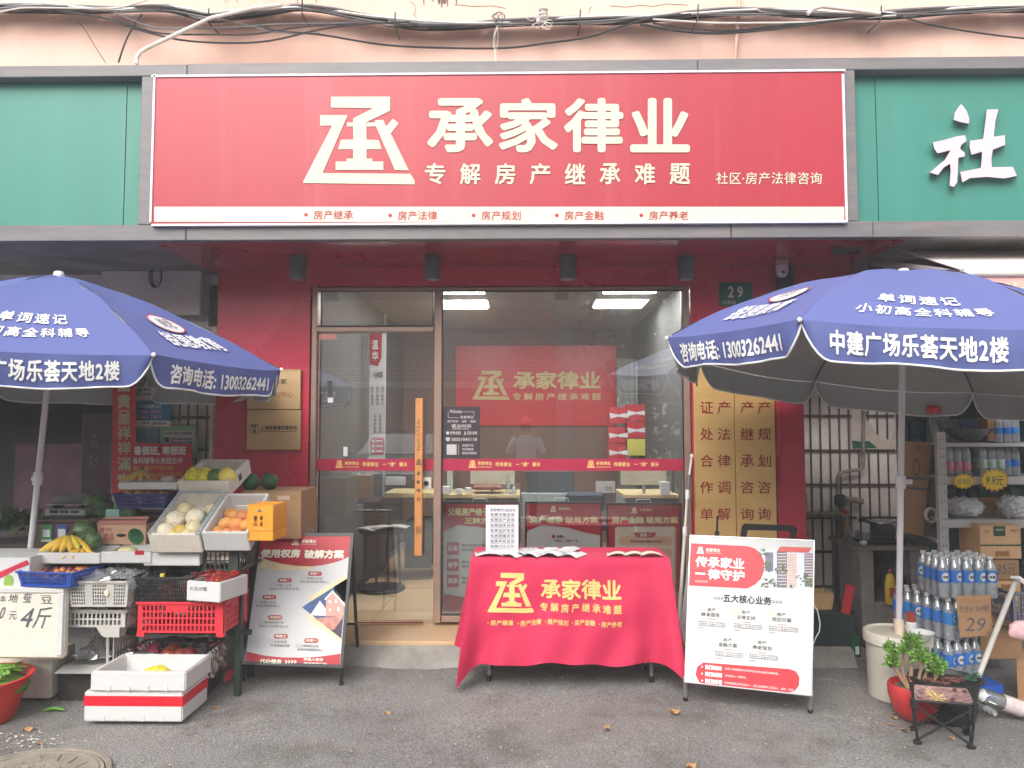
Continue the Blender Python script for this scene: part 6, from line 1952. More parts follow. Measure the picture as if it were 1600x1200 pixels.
# pots behind the stool
c = P(1482, 1128, z=0.0)
t = thing('flower_pot', 'square terracotta pot behind the folding stool', 'pot', c)
MB().lathe([(.052, 0), (.075, .10), (.078, .105), (.07, .105), (.06, .08), (0, .08)], c + Vector((-.0, .06, 0)), 4, Matrix.Rotation(PI / 4, 4, 'Z'), cap=False).build('pot', mat('terracotta', (206, 106, 74), rough=.7, var=.1, dirt=.2), t, smooth=20)
BPOT = mat('black nursery pot', (44, 44, 46), rough=.5, var=.15)
c = P(1518, 1125, z=0) + Vector((0, .05, 0))
t = thing('flower_pot', 'tall black nursery pot with a small succulent beside the stool', 'pot', c)
MB().lathe([(.050, 0), (.055, .14), (.060, .142), (.060, .155), (.054, .155), (.05, .145), (0, .145)], c, 24, cap=False).build('pot', BPOT, t)
SUC = [mat('brown red succulent leaf', (128, 84, 74), rough=.45, var=.4, scale=40), mat('blue green succulent leaf', (96, 136, 110), rough=.45, var=.2, scale=40)]
def rosette(par, c, r, n, m_, up=.5):
    q = MB()
    for k in range(n):
        a = k * 2.4
        el = up * (k / n) + R.uniform(-.1, .1)
        d = Vector((math.cos(a) * math.cos(el), math.sin(a) * math.cos(el), math.sin(el)))
        L = r * (1.1 - .5 * k / n)
        s_ = Vector((-math.sin(a), math.cos(a), 0)) * L * .28
        q.add([c, c + d * L * .6 + s_, c + d * L * .62 + Vector((0, 0, L * .12)), c + d * L * .6 - s_, c + d * L], [(0, 1, 2), (0, 2, 3), (4, 2, 1), (4, 3, 2), (0, 3, 1), (4, 1, 3)])
    return q.build('rosette', m_, par, smooth=0)
rosette(t, c + Vector((.0, -.01, .15)), .035, 16, SUC[0])
c2_ = P(1478, 1072, Y=4.02); c2_.z = 0
t = thing('planter', 'dark oval planter of brown and blue green succulents behind the stool', 'planter', c2_)
MB().lathe([(.10, 0), (.13, .20), (.145, .205), (.145, .215), (.13, .215), (.12, .195), (0, .195)], c2_, 28, sx=1.25, cap=False).build('pot', BPOT, t)
for k in range(9):
    rosette(t, c2_ + Vector((-.10 + .024 * k, R.uniform(-.09, .0), .205)), R.uniform(.028, .042), 14, SUC[0])
for k in range(3):
    rosette(t, c2_ + Vector((.10 + .012 * k, -.05, .215 + .012 * k)), .036, 12, SUC[1], 1.3)

# folding stool
FT = [P(1434, 1162, z=.0), P(1518, 1170, z=.0), P(1511, 1148, z=0), P(1428, 1141, z=0)]      # front-left, front-right, back-right, back-left
st_c = sum(FT, Vector()) / 4
t = thing('folding_stool', 'small folding camp stool with black legs and a flower print seat', 'stool', st_c)
TPc = [P(1427, 1096, z=.205), P(1524, 1103, z=.205), P(1512, 1078, z=.205), P(1426, 1071, z=.215)]
for k in range(4):
    a, b = FT[k] + Vector((0, 0, .012)), TPc[k]
    MB().tube([a, b], .0065, 8).build('leg', BLACKM, t)
    MB().box(FT[k].x - .017, FT[k].x + .017, FT[k].y - .013, FT[k].y + .013, 0, .018, .004).build('foot', BLACKRUB, t)
for a, b in ((0, 1), (1, 0), (1, 2), (2, 1), (2, 3), (3, 2), (3, 0), (0, 3)):
    off_ = Vector((0, .006 * (1 if a < b else -1), 0))
    MB().tube([FT[a] + Vector((0, 0, .016)) + off_, TPc[b] - Vector((0, 0, .012)) + off_], .0055, 8).build('cross_brace', BLACKM, t)
sq_ = lambda u, v, l=0: (TPc[0] * (1 - u) + TPc[1] * u) * (1 - v) + (TPc[3] * (1 - u) + TPc[2] * u) * v + Vector((0, 0, .008 - .030 * math.sin(PI * u) * math.sin(PI * v) + l))
se = MB().grid(lambda u, v: sq_(u, v), 14, 12).build('seat', mat('mauve print fabric', (168, 132, 128), rough=.8, var=.5, scale=40), t)
m = MB()
for (u, v, r, n_) in ((.42, .55, .22, 7), (.30, .72, .12, 6)):
    for k in range(n_):
        a = 2 * PI * k / n_
        m.add([sq_(u, v, .002), sq_(u + r * .55 * math.cos(a - .2), v + r * .8 * math.sin(a - .2), .002), sq_(min(.98, u + r * math.cos(a)), min(.98, v + r * 1.3 * math.sin(a)), .002), sq_(u + r * .55 * math.cos(a + .2), v + r * .8 * math.sin(a + .2), .002)], [(0, 1, 2, 3)])
m.build('flower_print', mat('yellow flower print', (232, 200, 120), rough=.8), se)
m = MB()
for k in range(16):
    u, v = R.uniform(.06, .94), R.uniform(.05, .95)
    if abs(u - .42) < .2 and abs(v - .55) < .3: continue
    m.add([sq_(min(.98, max(.02, u + .05 * math.cos(i * PI / 3))), min(.98, max(.02, v + .08 * math.sin(i * PI / 3))), .0025) for i in range(6)], [tuple(range(6))])
m.build('leaf_print', mat('plum leaf print', (92, 62, 70), rough=.8), se)
m = MB(); loop = [TPc[0], TPc[1], TPc[2], TPc[3], TPc[0]]; m.tube([p + Vector((0, 0, .004)) for p in loop], .007, 6); m.build('seat_hem', BLACKRUB, se)
m = MB()
for k in range(4): m.box(TPc[k].x - .012, TPc[k].x + .012, TPc[k].y - .012, TPc[k].y + .012, TPc[k].z - .03, TPc[k].z + .014, .004)
m.build('corner_cap', BLACKRUB, t)

# bottles
WATER = glassy('clear water bottle plastic', (.86, .91, .95), .10, rough=.10, diffuse=.28, dcol=(.84, .92, 1.0))
CAPW = mat('white bottle cap', (236, 236, 238), rough=.4)
LBLUE = mat('blue bottle label', (56, 126, 206), rough=.4, var=.08, rnd=.08)
def bottle_parts(par, r, h, body, capm, labm, lz=(.38, .66), disc=True, n=14):
    b = MB().lathe([(r * .8, 0), (r, h * .03), (r, h * .10), (r * .95, h * .13), (r, h * .16), (r, h * .36), (r * .97, h * .38), (r * .97, h * .66), (r, h * .68), (r * .86, h * .76), (r * .42, h * .89), (r * .38, h * .93)], n=n).build('bottle', body, par)
    MB().lathe([(r * .44, h * .925), (r * .46, h * .93), (r * .46, h * .995), (r * .40, h)], n=10).build('cap', capm, b)
    MB().lathe([(r * 1.01, h * lz[0]), (r * 1.015, h * lz[0] + .002), (r * 1.015, h * lz[1]), (r * 1.01, h * lz[1] + .001)], n=n, cap=False).build('label', labm, b)
    if disc:
        m = MB()
        cz = h * (lz[0] + lz[1]) / 2
        for s0 in (-PI / 2, PI / 2):
            pts = []
            for k in range(14):
                q = 2 * PI * k / 14
                a = s0 + .62 * math.cos(q)
                pts.append((r * 1.04 * math.cos(a), r * 1.04 * math.sin(a), cz + h * .105 * math.sin(q)))
            m.add([(r * 1.05 * math.cos(s0), r * 1.05 * math.sin(s0), cz)] + pts, [(0, k + 1, (k + 1) % 14 + 1) for k in range(14)])
        m.build('label_disc', PAPER, b)
        m = MB()
        put(m, lambda a, b_, l: Vector((r * 1.065 * math.cos(-PI / 2 + (a - .5) * .95), r * 1.065 * math.sin(-PI / 2 + (a - .5) * .95), cz + h * .03 * (1 - 2 * b_))), '冰露', 0, 0, 1, 1, bold=.04, cuts=(4, 1))
        m.build('lettering', PRINTD, b)
    return b
def pack(label, loc, rz, nx_, ny_, r, h, body=WATER, capm=CAPW, labm=LBLUE, lz=(.38, .66), disc=True, group=None):
    t = thing('bottle_pack', label, 'bottle pack', loc, rot=(0, 0, rz), group=group)
    b0 = bottle_parts(t, r, h, body, capm, labm, lz, disc)
    for i in range(nx_):
        for j in range(ny_):
            p = Vector(((i + .5) * r * 2.02, (j + .5) * r * 2.02, R.uniform(-.001, .001)))
            rr = (0, 0, R.uniform(-.7, .7))
            if i == 0 and j == 0:
                b0.location, b0.rotation_euler = p, rr
            else:
                copy_tree(b0, p, rr, parent=t)
    return t
# pallet
pz = Vector((P(1462, 1050, Y=4.36).x, 4.36, 0))
t = thing('pallet', 'low blue plastic pallet under the bottled water', 'pallet', pz)
PLB = mat('bright blue pallet plastic', (34, 92, 190), rough=.45, var=.06)
x0p, x1p = P(1448, 1055, Y=4.34).x, P(1572, 1055, Y=4.34).x
m = MB()
us = [0]
while us[-1] < x1p - x0p - .06: us += [us[-1] + .03, us[-1] + .06]
lattice(m, (x0p, 4.34, 0), Vector((1, 0, 0)), Vector((0, 0, 1)), Vector((0, -1, 0)), us, [0, .012, .034, .062], lambda i, j: i % 2 == 1 and j == 1 and i < len(us) - 2, .02)
m.build('front_rail', PLB, t)
MB().box(x0p, x1p, 4.361, 4.85, .045, .062, .002).build('deck', PLB, t)
r_, h_ = .0335, .235
xL = P(1478, 900, Y=4.38).x
pack('lowest water pack on the blue pallet below the price card', (xL - .005, 4.37, .063), math.radians(20), 4, 6, r_, h_)
pack('middle water pack turned with its long side facing left', (xL + .0, 4.36, .300), math.radians(22), 4, 6, r_, h_)
pack('topmost water pack of the stack with five white capped bottles in front', (P(1469, 900, Y=4.36).x, 4.36, .535), math.radians(1), 5, 4, r_, h_)
# price card
t = thing('price_card', 'cardboard price card reading 29 yuan on the water packs', 'price card', P(1524, 995, Y=4.33))
PCd = Plane(4.335)
m = MB(); m.prism([PCd.pt(1500, 996, .004), PCd.pt(1550, 993, .004), PCd.pt(1548, 930, .004), PCd.pt(1494, 931, .004)], [PCd.pt(1500, 996), PCd.pt(1550, 993), PCd.pt(1548, 930), PCd.pt(1494, 931)]); m.build('card', CARD, t)
m = MB(); hand(m, PCd.pt, '29', 1511, 965, 1541, 986, .2); hand(m, PCd.pt, '元', 1541, 985, 1549, 993, .1); hand(m, PCd.pt, '生活水', 1499, 946, 1521, 957, .1); hand(m, PCd.pt, '24瓶', 1524, 945, 1545, 955, .1)
m.v = [(v[0], v[1] - .005, v[2]) for v in m.v]; m.build('handwriting', INK, t)

# cartons stack
CART = mat('buff printed carton', (224, 182, 136), rough=.65, var=.05, scale=6)
t = carton('buff carton with green label and farm print on top of the stack', 4.72, 1531, 821, 1596, 873, .22, CART, rz=.02)
f = face(t); m = MB(); rect(m, f, .33, .02, .62, .32, 0); rect(m, f, .0, .58, 1, .62, 0)
for k in range(26): poly(m, f, [(.0 + k * .04, .59), (.01 + k * .04, .53 + R.uniform(0, .04)), (.035 + k * .04, .59)], 0)
m.build('print', mat('deep green print', (40, 84, 60), rough=.6), t)
m = MB(); put(m, f, '(精品仓)', .38, .10, .58, .17, bold=.02, l=.001); m.build('lettering', CREAM, t)
m = MB(); put(m, f, '原味鲜甜', .36, .76, .70, .94, bold=.03, l=0); put(m, f, '礼盒', .10, .14, .22, .22, l=0); put(m, f, '精选好礼', .75, .12, .94, .19, l=0); m.build('lettering', mat('orange brown print', (170, 112, 66), rough=.6), t)
MB().tube([(-.03, .11, t['_h'] + .002), (-.02, .11, t['_h'] + .02), (.05, .11, t['_h'] + .02), (.06, .11, t['_h'] + .002)], .003, 6).build('handle_cord', mat('brown cord', (120, 84, 60), rough=.8), t)
t = carton('brown carton marked 35 second in the stack', 4.71, 1531, 876, 1593, 906, .22, CARD, rz=.02)
f = face(t); m = MB(); hand(m, f, '35元', .45, .15, .95, .75, .05); m.build('handwriting', INK, t)
t = carton('buff carton third in the stack behind the water', 4.72, 1532, 908, 1595, 925, .22, CART)
f = face(t); m = MB(); put(m, f, '原味鲜甜', .50, .25, .80, .85, bold=.03, l=0); m.build('lettering', mat('orange brown print', (170, 112, 66)), t)
t = carton('buff carton with green label near the bottom of the stack', 4.72, 1532, 927, 1595, 978, .22, CART)
f = face(t); m = MB(); rect(m, f, .33, .02, .62, .32, 0); m.build('print', mat('deep green print', (40, 84, 60)), t)
carton('brown carton lowest in the stack', 4.72, 1532, 980, 1597, 1030, .22, CARD)
# grey ribbed crate right edge
crate('slate grey crate at the right edge beside the cartons', 4.5, 1582, 926, 1640, 972, .3, mat('slate crate plastic', (126, 128, 146), rough=.5), 4, .015, .006)
# white slanted pole, leaning
MB().tube([P(1523, 1072, Y=4.1), P(1588, 905, Y=4.25)], .014, 12).build('white_pole', mat('greyish white pipe', (206, 204, 196), rough=.5, var=.06, dirt=.3), label='white pipe leaning between the planter and the cartons', cat='pipe')
MB().tube([P(1580, 902, Y=4.2), P(1592, 903, Y=4.22), P(1603, 912, Y=4.2), P(1610, 930, Y=4.15)], [.007, .013, .012, .006], 8).build('pipe_hook', CAPW, label='white hooked end on the top of the leaning pipe', cat='hook')
MB().ball(P(1594, 985, Y=4.05), .06, .03, .05, 14, 9, lambda v: v * (1 + .08 * math.sin(9 * v.x + 6 * v.z))).build('pink_bundle', mat('pink print cloth', (238, 190, 196), rough=.7, var=.15, scale=40), label='pink cloth bundle at the right edge above the brown box', cat='bundle')
# brown box at right
c = P(1590, 1098, z=0)
t = thing('carton', 'large brown carton on the ground at the right edge', 'carton', c, rot=(0, 0, math.radians(-42)))
MB().box(0, .42, 0, .34, 0, .235, .003).build('box_body', CARD, t)
MB().box(.001, .419, .001, .169, .236, .239).build('flap', CARD, t)
MB().box(.001, .419, .171, .339, .236, .239).build('flap', CARD, t)
lf = lambda a, b, l=0: Vector((-.0015, .34 - .34 * a, .235 * (1 - b)))
m = MB(); put(m, lf, '3.6', .52, .25, .76, .42, l=0, bold=0); put(m, lf, 'MORLDS', .50, .62, .80, .70, l=0, bold=.02); put(m, lf, '易碎品', .16, .30, .40, .46, l=0)
rect(m, lf, .62, .50, .80, .52); 
for k in range(4): rect(m, lf, .15, .55 + k * .08, .42, .59 + k * .08)
m.build('lettering', mat('faded dark print', (96, 80, 72), rough=.8), t)
m = MB(); rect(m, lf, .02, .12, .16, .24); m.build('print', PRINTR, t)
# lying bottle
a, b = P(1534, 1077, Y=4.0), P(1612, 1113, z=.04)
a.z = .13; ax = (b - a)
t = thing('empty_bottle', 'large empty clear bottle with a white and red label lying down', 'bottle', (a + b) / 2)
L = ax.length; d = ax.normalized()
MB().tube([a + d * (L * u) for u in (0, .03, .1, .2, .3, .4, .5, .6, .7, .8, .9, .97, 1)], [.034, .040, .041, .039, .041, .041, .041, .041, .039, .041, .038, .041, .03], 16).build('bottle_body', glassy('clear plastic', (.90, .92, .93), .12, rough=.06, diffuse=.12), t)
MB().tube([a + d * L * .38, a + d * L * .78], .0418, 16, caps=False).build('label', mat('white and red bottle label', (226, 214, 212), rough=.4, var=.1, scale=30, dirt=.7, dirtc=(206, 90, 90)), t)
MB().tube([a - d * .03, a - d * .03, a], [.012, .013, .034], 12).build('neck', CAPW, t)
m = MB()
for k in range(3): m.ball(P(1542 + k * 6, 1108 + k * 3, z=.02), .02 - .003 * k, .015, .018, 10, 7)
m.build('gourds', CAPW, label='small white shoe like ornament with black band under the lying bottle', cat='ornament')

# steel shelf
SH = mat('white slotted angle', (196, 194, 194), rough=.5, var=.06, dirt=.35, dirtc=(130, 124, 120))
t = thing('shelf_rack', 'white slotted steel shelf rack stocked with drinks', 'shelf', P(1473, 1060, Y=4.80))
def post(x0, x1, Y):
    X0, X1, _, _ = prect(Y, x0, 700, x1, 800)
    z1 = P(1473, 675, Y=Y).z
    p_ = MB().box(X0, X1, Y, Y + .003, 0, z1).build('post', SH, t)
    MB().box(X0, X0 + .003, Y + .0035, Y + .035, 0, z1).build('post_flange', SH, p_)
    m = MB()
    z = .05
    while z < z1 - .02:
        for q in (.32, .72):
            cx = X0 + (X1 - X0) * q
            m.add([(cx + .0035 * math.cos(k * PI / 4), Y - .001, z + .005 * math.sin(k * PI / 4)) for k in range(8)], [tuple(range(8))])
        z += .055
    m.build('post_hole', BLACKM, p_)
post(1466, 1479.5, 4.80)
X0s = P(1479, 750, Y=4.8).x
for y0, y1, nm_ in ((745, 757, 'shelf_beam'), (812, 825, 'shelf_beam'), (692, 698, 'shelf_beam')):
    z0, z1 = P(1500, y1, Y=4.8).z, P(1500, y0, Y=4.8).z
    MB().box(X0s + .001, 4.6, 4.802, 4.83, z0, z1, .002).build(nm_, SH, t)
    MB().box(X0s - .02, 4.6, 4.831, 5.25, z1 - .012, z1 - .002, .001).build('shelf_board', SH, t)
MB().box(P(1466, 750, Y=5.25).x, P(1466, 750, Y=5.25).x + .04, 5.251, 5.255, 0, 1.47).build('post', SH, t)
MB().tube([P(1440, 834, Y=5.3), P(1466, 846, Y=4.82)], .012, 8).build('side_brace', SH, t)
z1 = P(1500, 745, Y=4.8).z
PCAP, GCAP = mat('pink bottle cap', (232, 70, 96), rough=.4), mat('green bottle cap', (60, 140, 96), rough=.4)
pack('drinks pack with pink caps on the middle shelf beside the post', (P(1480, 740, Y=4.86).x, 4.86, z1), 0, 3, 2, .0272, .212, WATER, PCAP, mat('white and pink label', (232, 150, 166), rough=.4, var=.3, scale=60), (.16, .42), False)
pack('drinks pack with green caps on the middle shelf', (P(1533, 740, Y=4.86).x, 4.86, z1), 0, 3, 2, .0272, .212, WATER, GCAP, mat('white and green label', (206, 224, 212), rough=.4, var=.3, scale=60), (.24, .50), False)
pack('drinks pack on the middle shelf at the right edge', (P(1574, 740, Y=4.86).x, 4.88, z1), 0, 2, 2, .027, .20, WATER, CAPW, LBLUE, (.3, .5), False)
z2 = P(1500, 692, Y=4.8).z
pack('blue labelled bottle pack on the top shelf at the right edge', (P(1560, 690, Y=4.86).x, 4.88, z2 - .0), 0, 3, 2, .027, .19, WATER, CAPW, LBLUE, (.3, .5), False)
cb_ = MB(); pbox(cb_, 4.9, 1543, 652, 1557, 690, .12, .002); cb_.build('carton', CARD, label='narrow brown carton standing on the top shelf beside the wok', cat='carton')
cb_ = MB(); pbox(cb_, 5.0, 1500, 655, 1541, 672, .12, .002); cb_.build('carton', mat('blue grey carton', (96, 112, 130), rough=.7), label='blue grey carton behind the wok on the top shelf', cat='carton')
wk = P(1512, 684, Y=4.98)
wk.z = z2 + .001
MB().lathe([(.03, 0), (.08, .018), (.125, .05), (.148, .085), (.152, .088), (.144, .084), (.07, .022), (0, .01)], wk, 30, cap=False).build('wok', STEEL, label='shallow steel wok on the top shelf of the rack', cat='wok')
c = P(1462, 668, Y=4.95)
t = thing('storage_sack', 'grey translucent sack with red cap on the top shelf', 'sack', c)
crumple('sack_body', lambda u, v: Vector((c.x + .16 * (u - .4) * (1.25 - .55 * v) + .06 * (1 - v), c.y + .05 * math.sin(PI * u), z2 + .20 * v)), 12, 8, glassy('grey sack plastic', (.6, .6, .6), .06, rough=.3, diffuse=.6, dcol=(.4, .4, .4)), t, .006)
MB().lathe([(.04, 0), (.045, .03), (.035, .045)], Vector((c.x - .01, c.y, z2 + .19)), 14).build('cap', REDP, t)
# price bursts
YEL = mat('yellow price card', (246, 210, 52), rough=.55, var=.04)
for (cx, cy, rx, ry, tx, lb) in ((1506, 752, 19, 12.5, '10.9元', 'smaller yellow starburst price card reading 10.9 under the pink capped drinks'), (1554, 750, 24, 18.5, '9.9元', 'larger yellow starburst price card reading 9.9 on the shelf edge')):
    t = thing('price_starburst', lb, 'price card', P(cx, cy, Y=4.78))
    pl_ = Plane(4.79)
    pts = [(cx + rx * (1 if k % 2 else .80) * math.cos(2 * PI * k / 32), cy + ry * (1 if k % 2 else .80) * math.sin(2 * PI * k / 32)) for k in range(32)]
    m = MB(); m.prism([pl_.pt(x, y, .003) for x, y in pts], [pl_.pt(x, y) for x, y in pts]); m.build('card', YEL, t)
    m = MB()
    for k in range(32):
        (x0, y0), (x1, y1) = pts[k], pts[(k + 1) % 32]
        i_ = lambda x, y: (cx + (x - cx) * .93, cy + (y - cy) * .93)
        j_ = lambda x, y: (cx + (x - cx) * .89, cy + (y - cy) * .89)
        m.quad(pl_.pt(*i_(x0, y0), .004), pl_.pt(*i_(x1, y1), .004), pl_.pt(*j_(x1, y1), .004), pl_.pt(*j_(x0, y0), .004))
    m.build('border', PRINTR, t)
    m = MB(); hand(m, pl_.pt, tx, cx - rx * .55, cy - ry * .35, cx + rx * .6, cy + ry * .45, .15); m.v = [(v[0], v[1] - .005, v[2]) for v in m.v]; m.build('handwriting', INK, t)
# bags and carton on the lower shelf
z3 = P(1500, 812, Y=4.8).z
def bag(c, w_, h, d_, label, m_=None):
    return crumple('plastic_bag', lambda u, v: Vector((c.x + w_ * (.5 * math.cos(2 * PI * u)) * math.sin(PI * (v * .86 + .07)) ** .6, c.y + d_ * .5 * math.sin(2 * PI * u) * math.sin(PI * (v * .86 + .07)) ** .6, c.z + h * v)), 18, 9,
                   m_ or mat('translucent white bag', (206, 206, 210), rough=.35, var=.1), None, .008, label=label, cat='plastic bag')
bag(Vector((P(1508, 800, Y=4.9).x, 4.92, z3 + .01)), .24, .12, .2, 'white plastic bag slumped on the lower shelf of the rack')
cb_ = MB(); pbox(cb_, 5.0, 1520, 778, 1582, 811, .2, .003); cb_.build('carton', CARD, label='brown carton behind the bag on the lower shelf', cat='carton')
cb_ = MB(); pbox(cb_, 4.99, 1530, 790, 1550, 810, .008, .001); cb_.build('small_box', mat('pale printed box', (190, 170, 150), rough=.6, var=.2, scale=60), label='small pale printed box in front of the lower shelf carton', cat='box')
bag(Vector((P(1588, 805, Y=4.85).x, 4.88, z3 + .01)), .17, .13, .15, 'white plastic bag with printed card at the right end of the lower shelf')
for k in range(7):
    cb_ = MB(); pbox(cb_, 5.05, 1480 + k * 17, 762 + (k % 3) * 3, 1495 + k * 17, 776 + 16, .12, .004); cb_.build('grocery_packet', mat(('teal packet', 'navy packet', 'olive packet')[k % 3], ((70, 104, 104), (60, 66, 92), (92, 92, 72))[k % 3], rough=.5, var=.3, scale=40), label=('teal packet', 'navy packet', 'olive packet')[k % 3] + ' in the dark under the middle shelf', cat='packet', group=('teal', 'navy', 'olive')[k % 3] + ' packets under the middle shelf')
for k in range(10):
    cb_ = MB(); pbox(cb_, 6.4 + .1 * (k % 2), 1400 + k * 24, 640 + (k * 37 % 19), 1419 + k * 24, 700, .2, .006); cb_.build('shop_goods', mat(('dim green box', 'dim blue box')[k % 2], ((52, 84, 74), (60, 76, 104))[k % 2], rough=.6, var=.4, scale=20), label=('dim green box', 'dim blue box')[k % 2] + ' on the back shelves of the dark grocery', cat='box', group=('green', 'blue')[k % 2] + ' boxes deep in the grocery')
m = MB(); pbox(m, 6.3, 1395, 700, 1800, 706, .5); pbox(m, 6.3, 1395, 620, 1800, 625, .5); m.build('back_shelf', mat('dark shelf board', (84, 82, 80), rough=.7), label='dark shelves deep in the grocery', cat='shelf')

# tall cardboard sheets tied with straps
t = thing('cardboard_stack', 'tall brown cartons strapped together behind the umbrella pole', 'carton', P(1430, 836, Y=5.0))
Pk = Plane(5.0)
m = MB(); m.prism([Pk.pt(1410, 832, .0), Pk.pt(1443, 838, .0), Pk.pt(1456, 690, .0), Pk.pt(1411, 690, .0)], [Pk.pt(1410, 832, -.22), Pk.pt(1443, 838, -.22), Pk.pt(1456, 690, -.22), Pk.pt(1411, 690, -.22)]); m.build('carton_body', CARD, t)
m = MB()
for y in (747, 763): m.quad(Pk.pt(1409, y, .003), Pk.pt(1463, y + 4, .003), Pk.pt(1463, y + 1, .003), Pk.pt(1409, y - 3, .003))
m.build('strap', mat('blue grey strap', (96, 104, 122), rough=.5), t)
m = MB(); ringp(m, Pk.pt, 1432, 730, 5.5, 1.0, .002, 16, 2.4); put(m, Pk.pt, '上', 1428, 695, 1438, 703, l=.002); m.build('print', PRINTD, t)
m = MB(); m.prism([Pk.pt(1446, 834, .03), Pk.pt(1452, 836, .03), Pk.pt(1463, 756, .03), Pk.pt(1456, 752, .03)], [Pk.pt(1446, 834, -.1), Pk.pt(1452, 836, -.1), Pk.pt(1463, 756, -.1), Pk.pt(1456, 752, -.1)]); m.build('plank', mat('dark board edge', (104, 86, 72), rough=.8), t)
m = MB(); c = P(1457, 805, Y=4.9); 
for k in range(4): m.tube([c + Vector((.035 * math.cos(a), .01 * k, .045 * math.sin(a))) for a in [i * PI / 7 for i in range(15)]], .004, 6)
m.build('hose_coil', CB[2], label='small coil of white tube hanging beside the shelf post', cat='coil')

# concrete stove block
STV = mat('rough stove concrete', (142, 136, 130), rough=.9, var=.18, scale=7, bump=.5, bscale=26, dirt=.6, dirtc=(80, 74, 70))
X0, X1, _, _ = prect(5.5, 1345, 900, 1447, 900)
xo0, xo1, zo0, zo1 = prect(5.5, 1366, 865, 1424, 941)
zt_ = P(1400, 854, Y=5.5).z
t = thing('concrete_stove', 'rough concrete stove block with an open front and pots on top', 'stove', ((X0 + X1) / 2, 5.6, .0))
MB().box(X0, xo0, 5.5, 6.0, .0, zt_ - .03, .006).build('side_wall', STV, t)
MB().box(xo1, X1, 5.5, 6.0, .0, zt_ - .03, .006).build('side_wall', STV, t)
MB().box(xo0 + .001, xo1 - .001, 5.502, 6.0, .0, zo0, .004).build('base_block', STV, t)
MB().box(X0 - .02, X1 + .02, 5.49, 6.02, zt_ - .029, zt_, .004).build('top_slab', STV, t)
MB().box(xo0 + .001, xo1 - .001, 5.97, 5.99, zo0, zt_ - .03).build('inner_back', mat('soot', (38, 36, 36), rough=.95), t)
c = P(1378, 848, Y=5.68); c.z = zt_
m = MB(); X0_, X1_, _, _ = prect(5.55, 1343, 840, 1428, 840); m.box(X0_, X1_, 5.55, 5.95, zt_ + .03, zt_ + .04, .006); m.box(X0_ + .05, X1_ - .05, 5.57, 5.9, zt_ + .001, zt_ + .0295, .004); m.build('cooker_top', mat('black glass hob', (30, 30, 32), rough=.12), label='black glass gas cooker on the concrete stove', cat='cooker')
c = P(1381, 840, Y=5.7); c.z = zt_ + .041
t = thing('saucepan', 'steel saucepan with black handle on the cooker', 'saucepan', c)
MB().lathe([(.07, 0), (.078, .006), (.098, .105), (.104, .112), (.096, .11), (.072, .01), (0, .008)], c, 28, cap=False).build('pan', STEEL, t, smooth=50)
MB().tube([c + Vector((-.10, -.02, .105)), c + Vector((-.17, -.05, .13)), c + Vector((-.20, -.06, .125))], [.010, .014, .012], 8).build('handle', BLACKRUB, t)
MB().lathe([(.06, .0), (.098, -.012), (.10, -.02)], c + Vector((0, 0, .125)), 24).build('lid', STEEL, t)
c = P(1324, 842, Y=5.8); c.z = zt_
t = thing('oil_bottle', 'amber oil bottle with orange cap on the stove corner', 'bottle', c)
MB().lathe([(.03, 0), (.032, .01), (.032, .11), (.014, .16), (.014, .19)], c, 14).build('bottle_body', glassy('amber bottle', (.7, .55, .3), .08, diffuse=.3, dcol=(.4, .26, .1)), t)
MB().lathe([(.016, 0), (.018, .03), (.01, .035)], c + Vector((0, 0, .19)), 10).build('cap', mat('orange cap', (216, 112, 52), rough=.5), t)
c = P(1334, 842, Y=5.75); c.z = zt_
t = thing('utensil_jar', 'glass jar with white spoons on the stove', 'jar', c)
MB().lathe([(.035, 0), (.037, .006), (.037, .08), (.033, .08), (.033, .008)], c, 16, cap=False).build('jar', WATER, t)
MB().tube([c + Vector((0, 0, .02)), c + Vector((.03, 0, .16)), c + Vector((.035, 0, .185))], [.004, .005, .009], 6).build('spoon', CAPW, t)
c = P(1349, 848, Y=5.56); c.z = zt_ + .02
MB().ball(c, .028, .02, .02, 10, 7).build('tissue', WRAP, label='crumpled white tissue on the stove corner', cat='tissue')
c = P(1392, 944, Y=5.46)
t = thing('detergent_bottle', 'yellow detergent bottle in front of the stove opening', 'bottle', c)
MB().lathe([(.03, 0), (.036, .01), (.036, .12), (.033, .16), (.022, .20), (.012, .215)], c, 14, sx=1.1, sy=.8).build('bottle_body', mat('yellow detergent plastic', (236, 200, 60), rough=.4), t)
MB().lathe([(.013, .215), (.014, .235), (.008, .245)], c, 10).build('cap', PRINTR, t)
MB().box(c.x - .02, c.x + .012, c.y - .033, c.y - .029, c.z + .05, c.z + .12).build('label', mat('red and white label', (206, 80, 70), rough=.5, var=.4, scale=60), t)
c = P(1407, 918, Y=5.47)
MB().lathe([(.0, 0), (.085, .004), (.115, .02), (.12, .024), (.11, .028), (0, .012)], c, 28, Matrix.Rotation(math.radians(80), 4, 'Y') @ Matrix.Rotation(.2, 4, 'X'), cap=False).build('frying_pan', mat('worn black pan', (60, 60, 60), rough=.4, metal=.4), label='worn round pan leaning against the stove behind the pole', cat='pan')
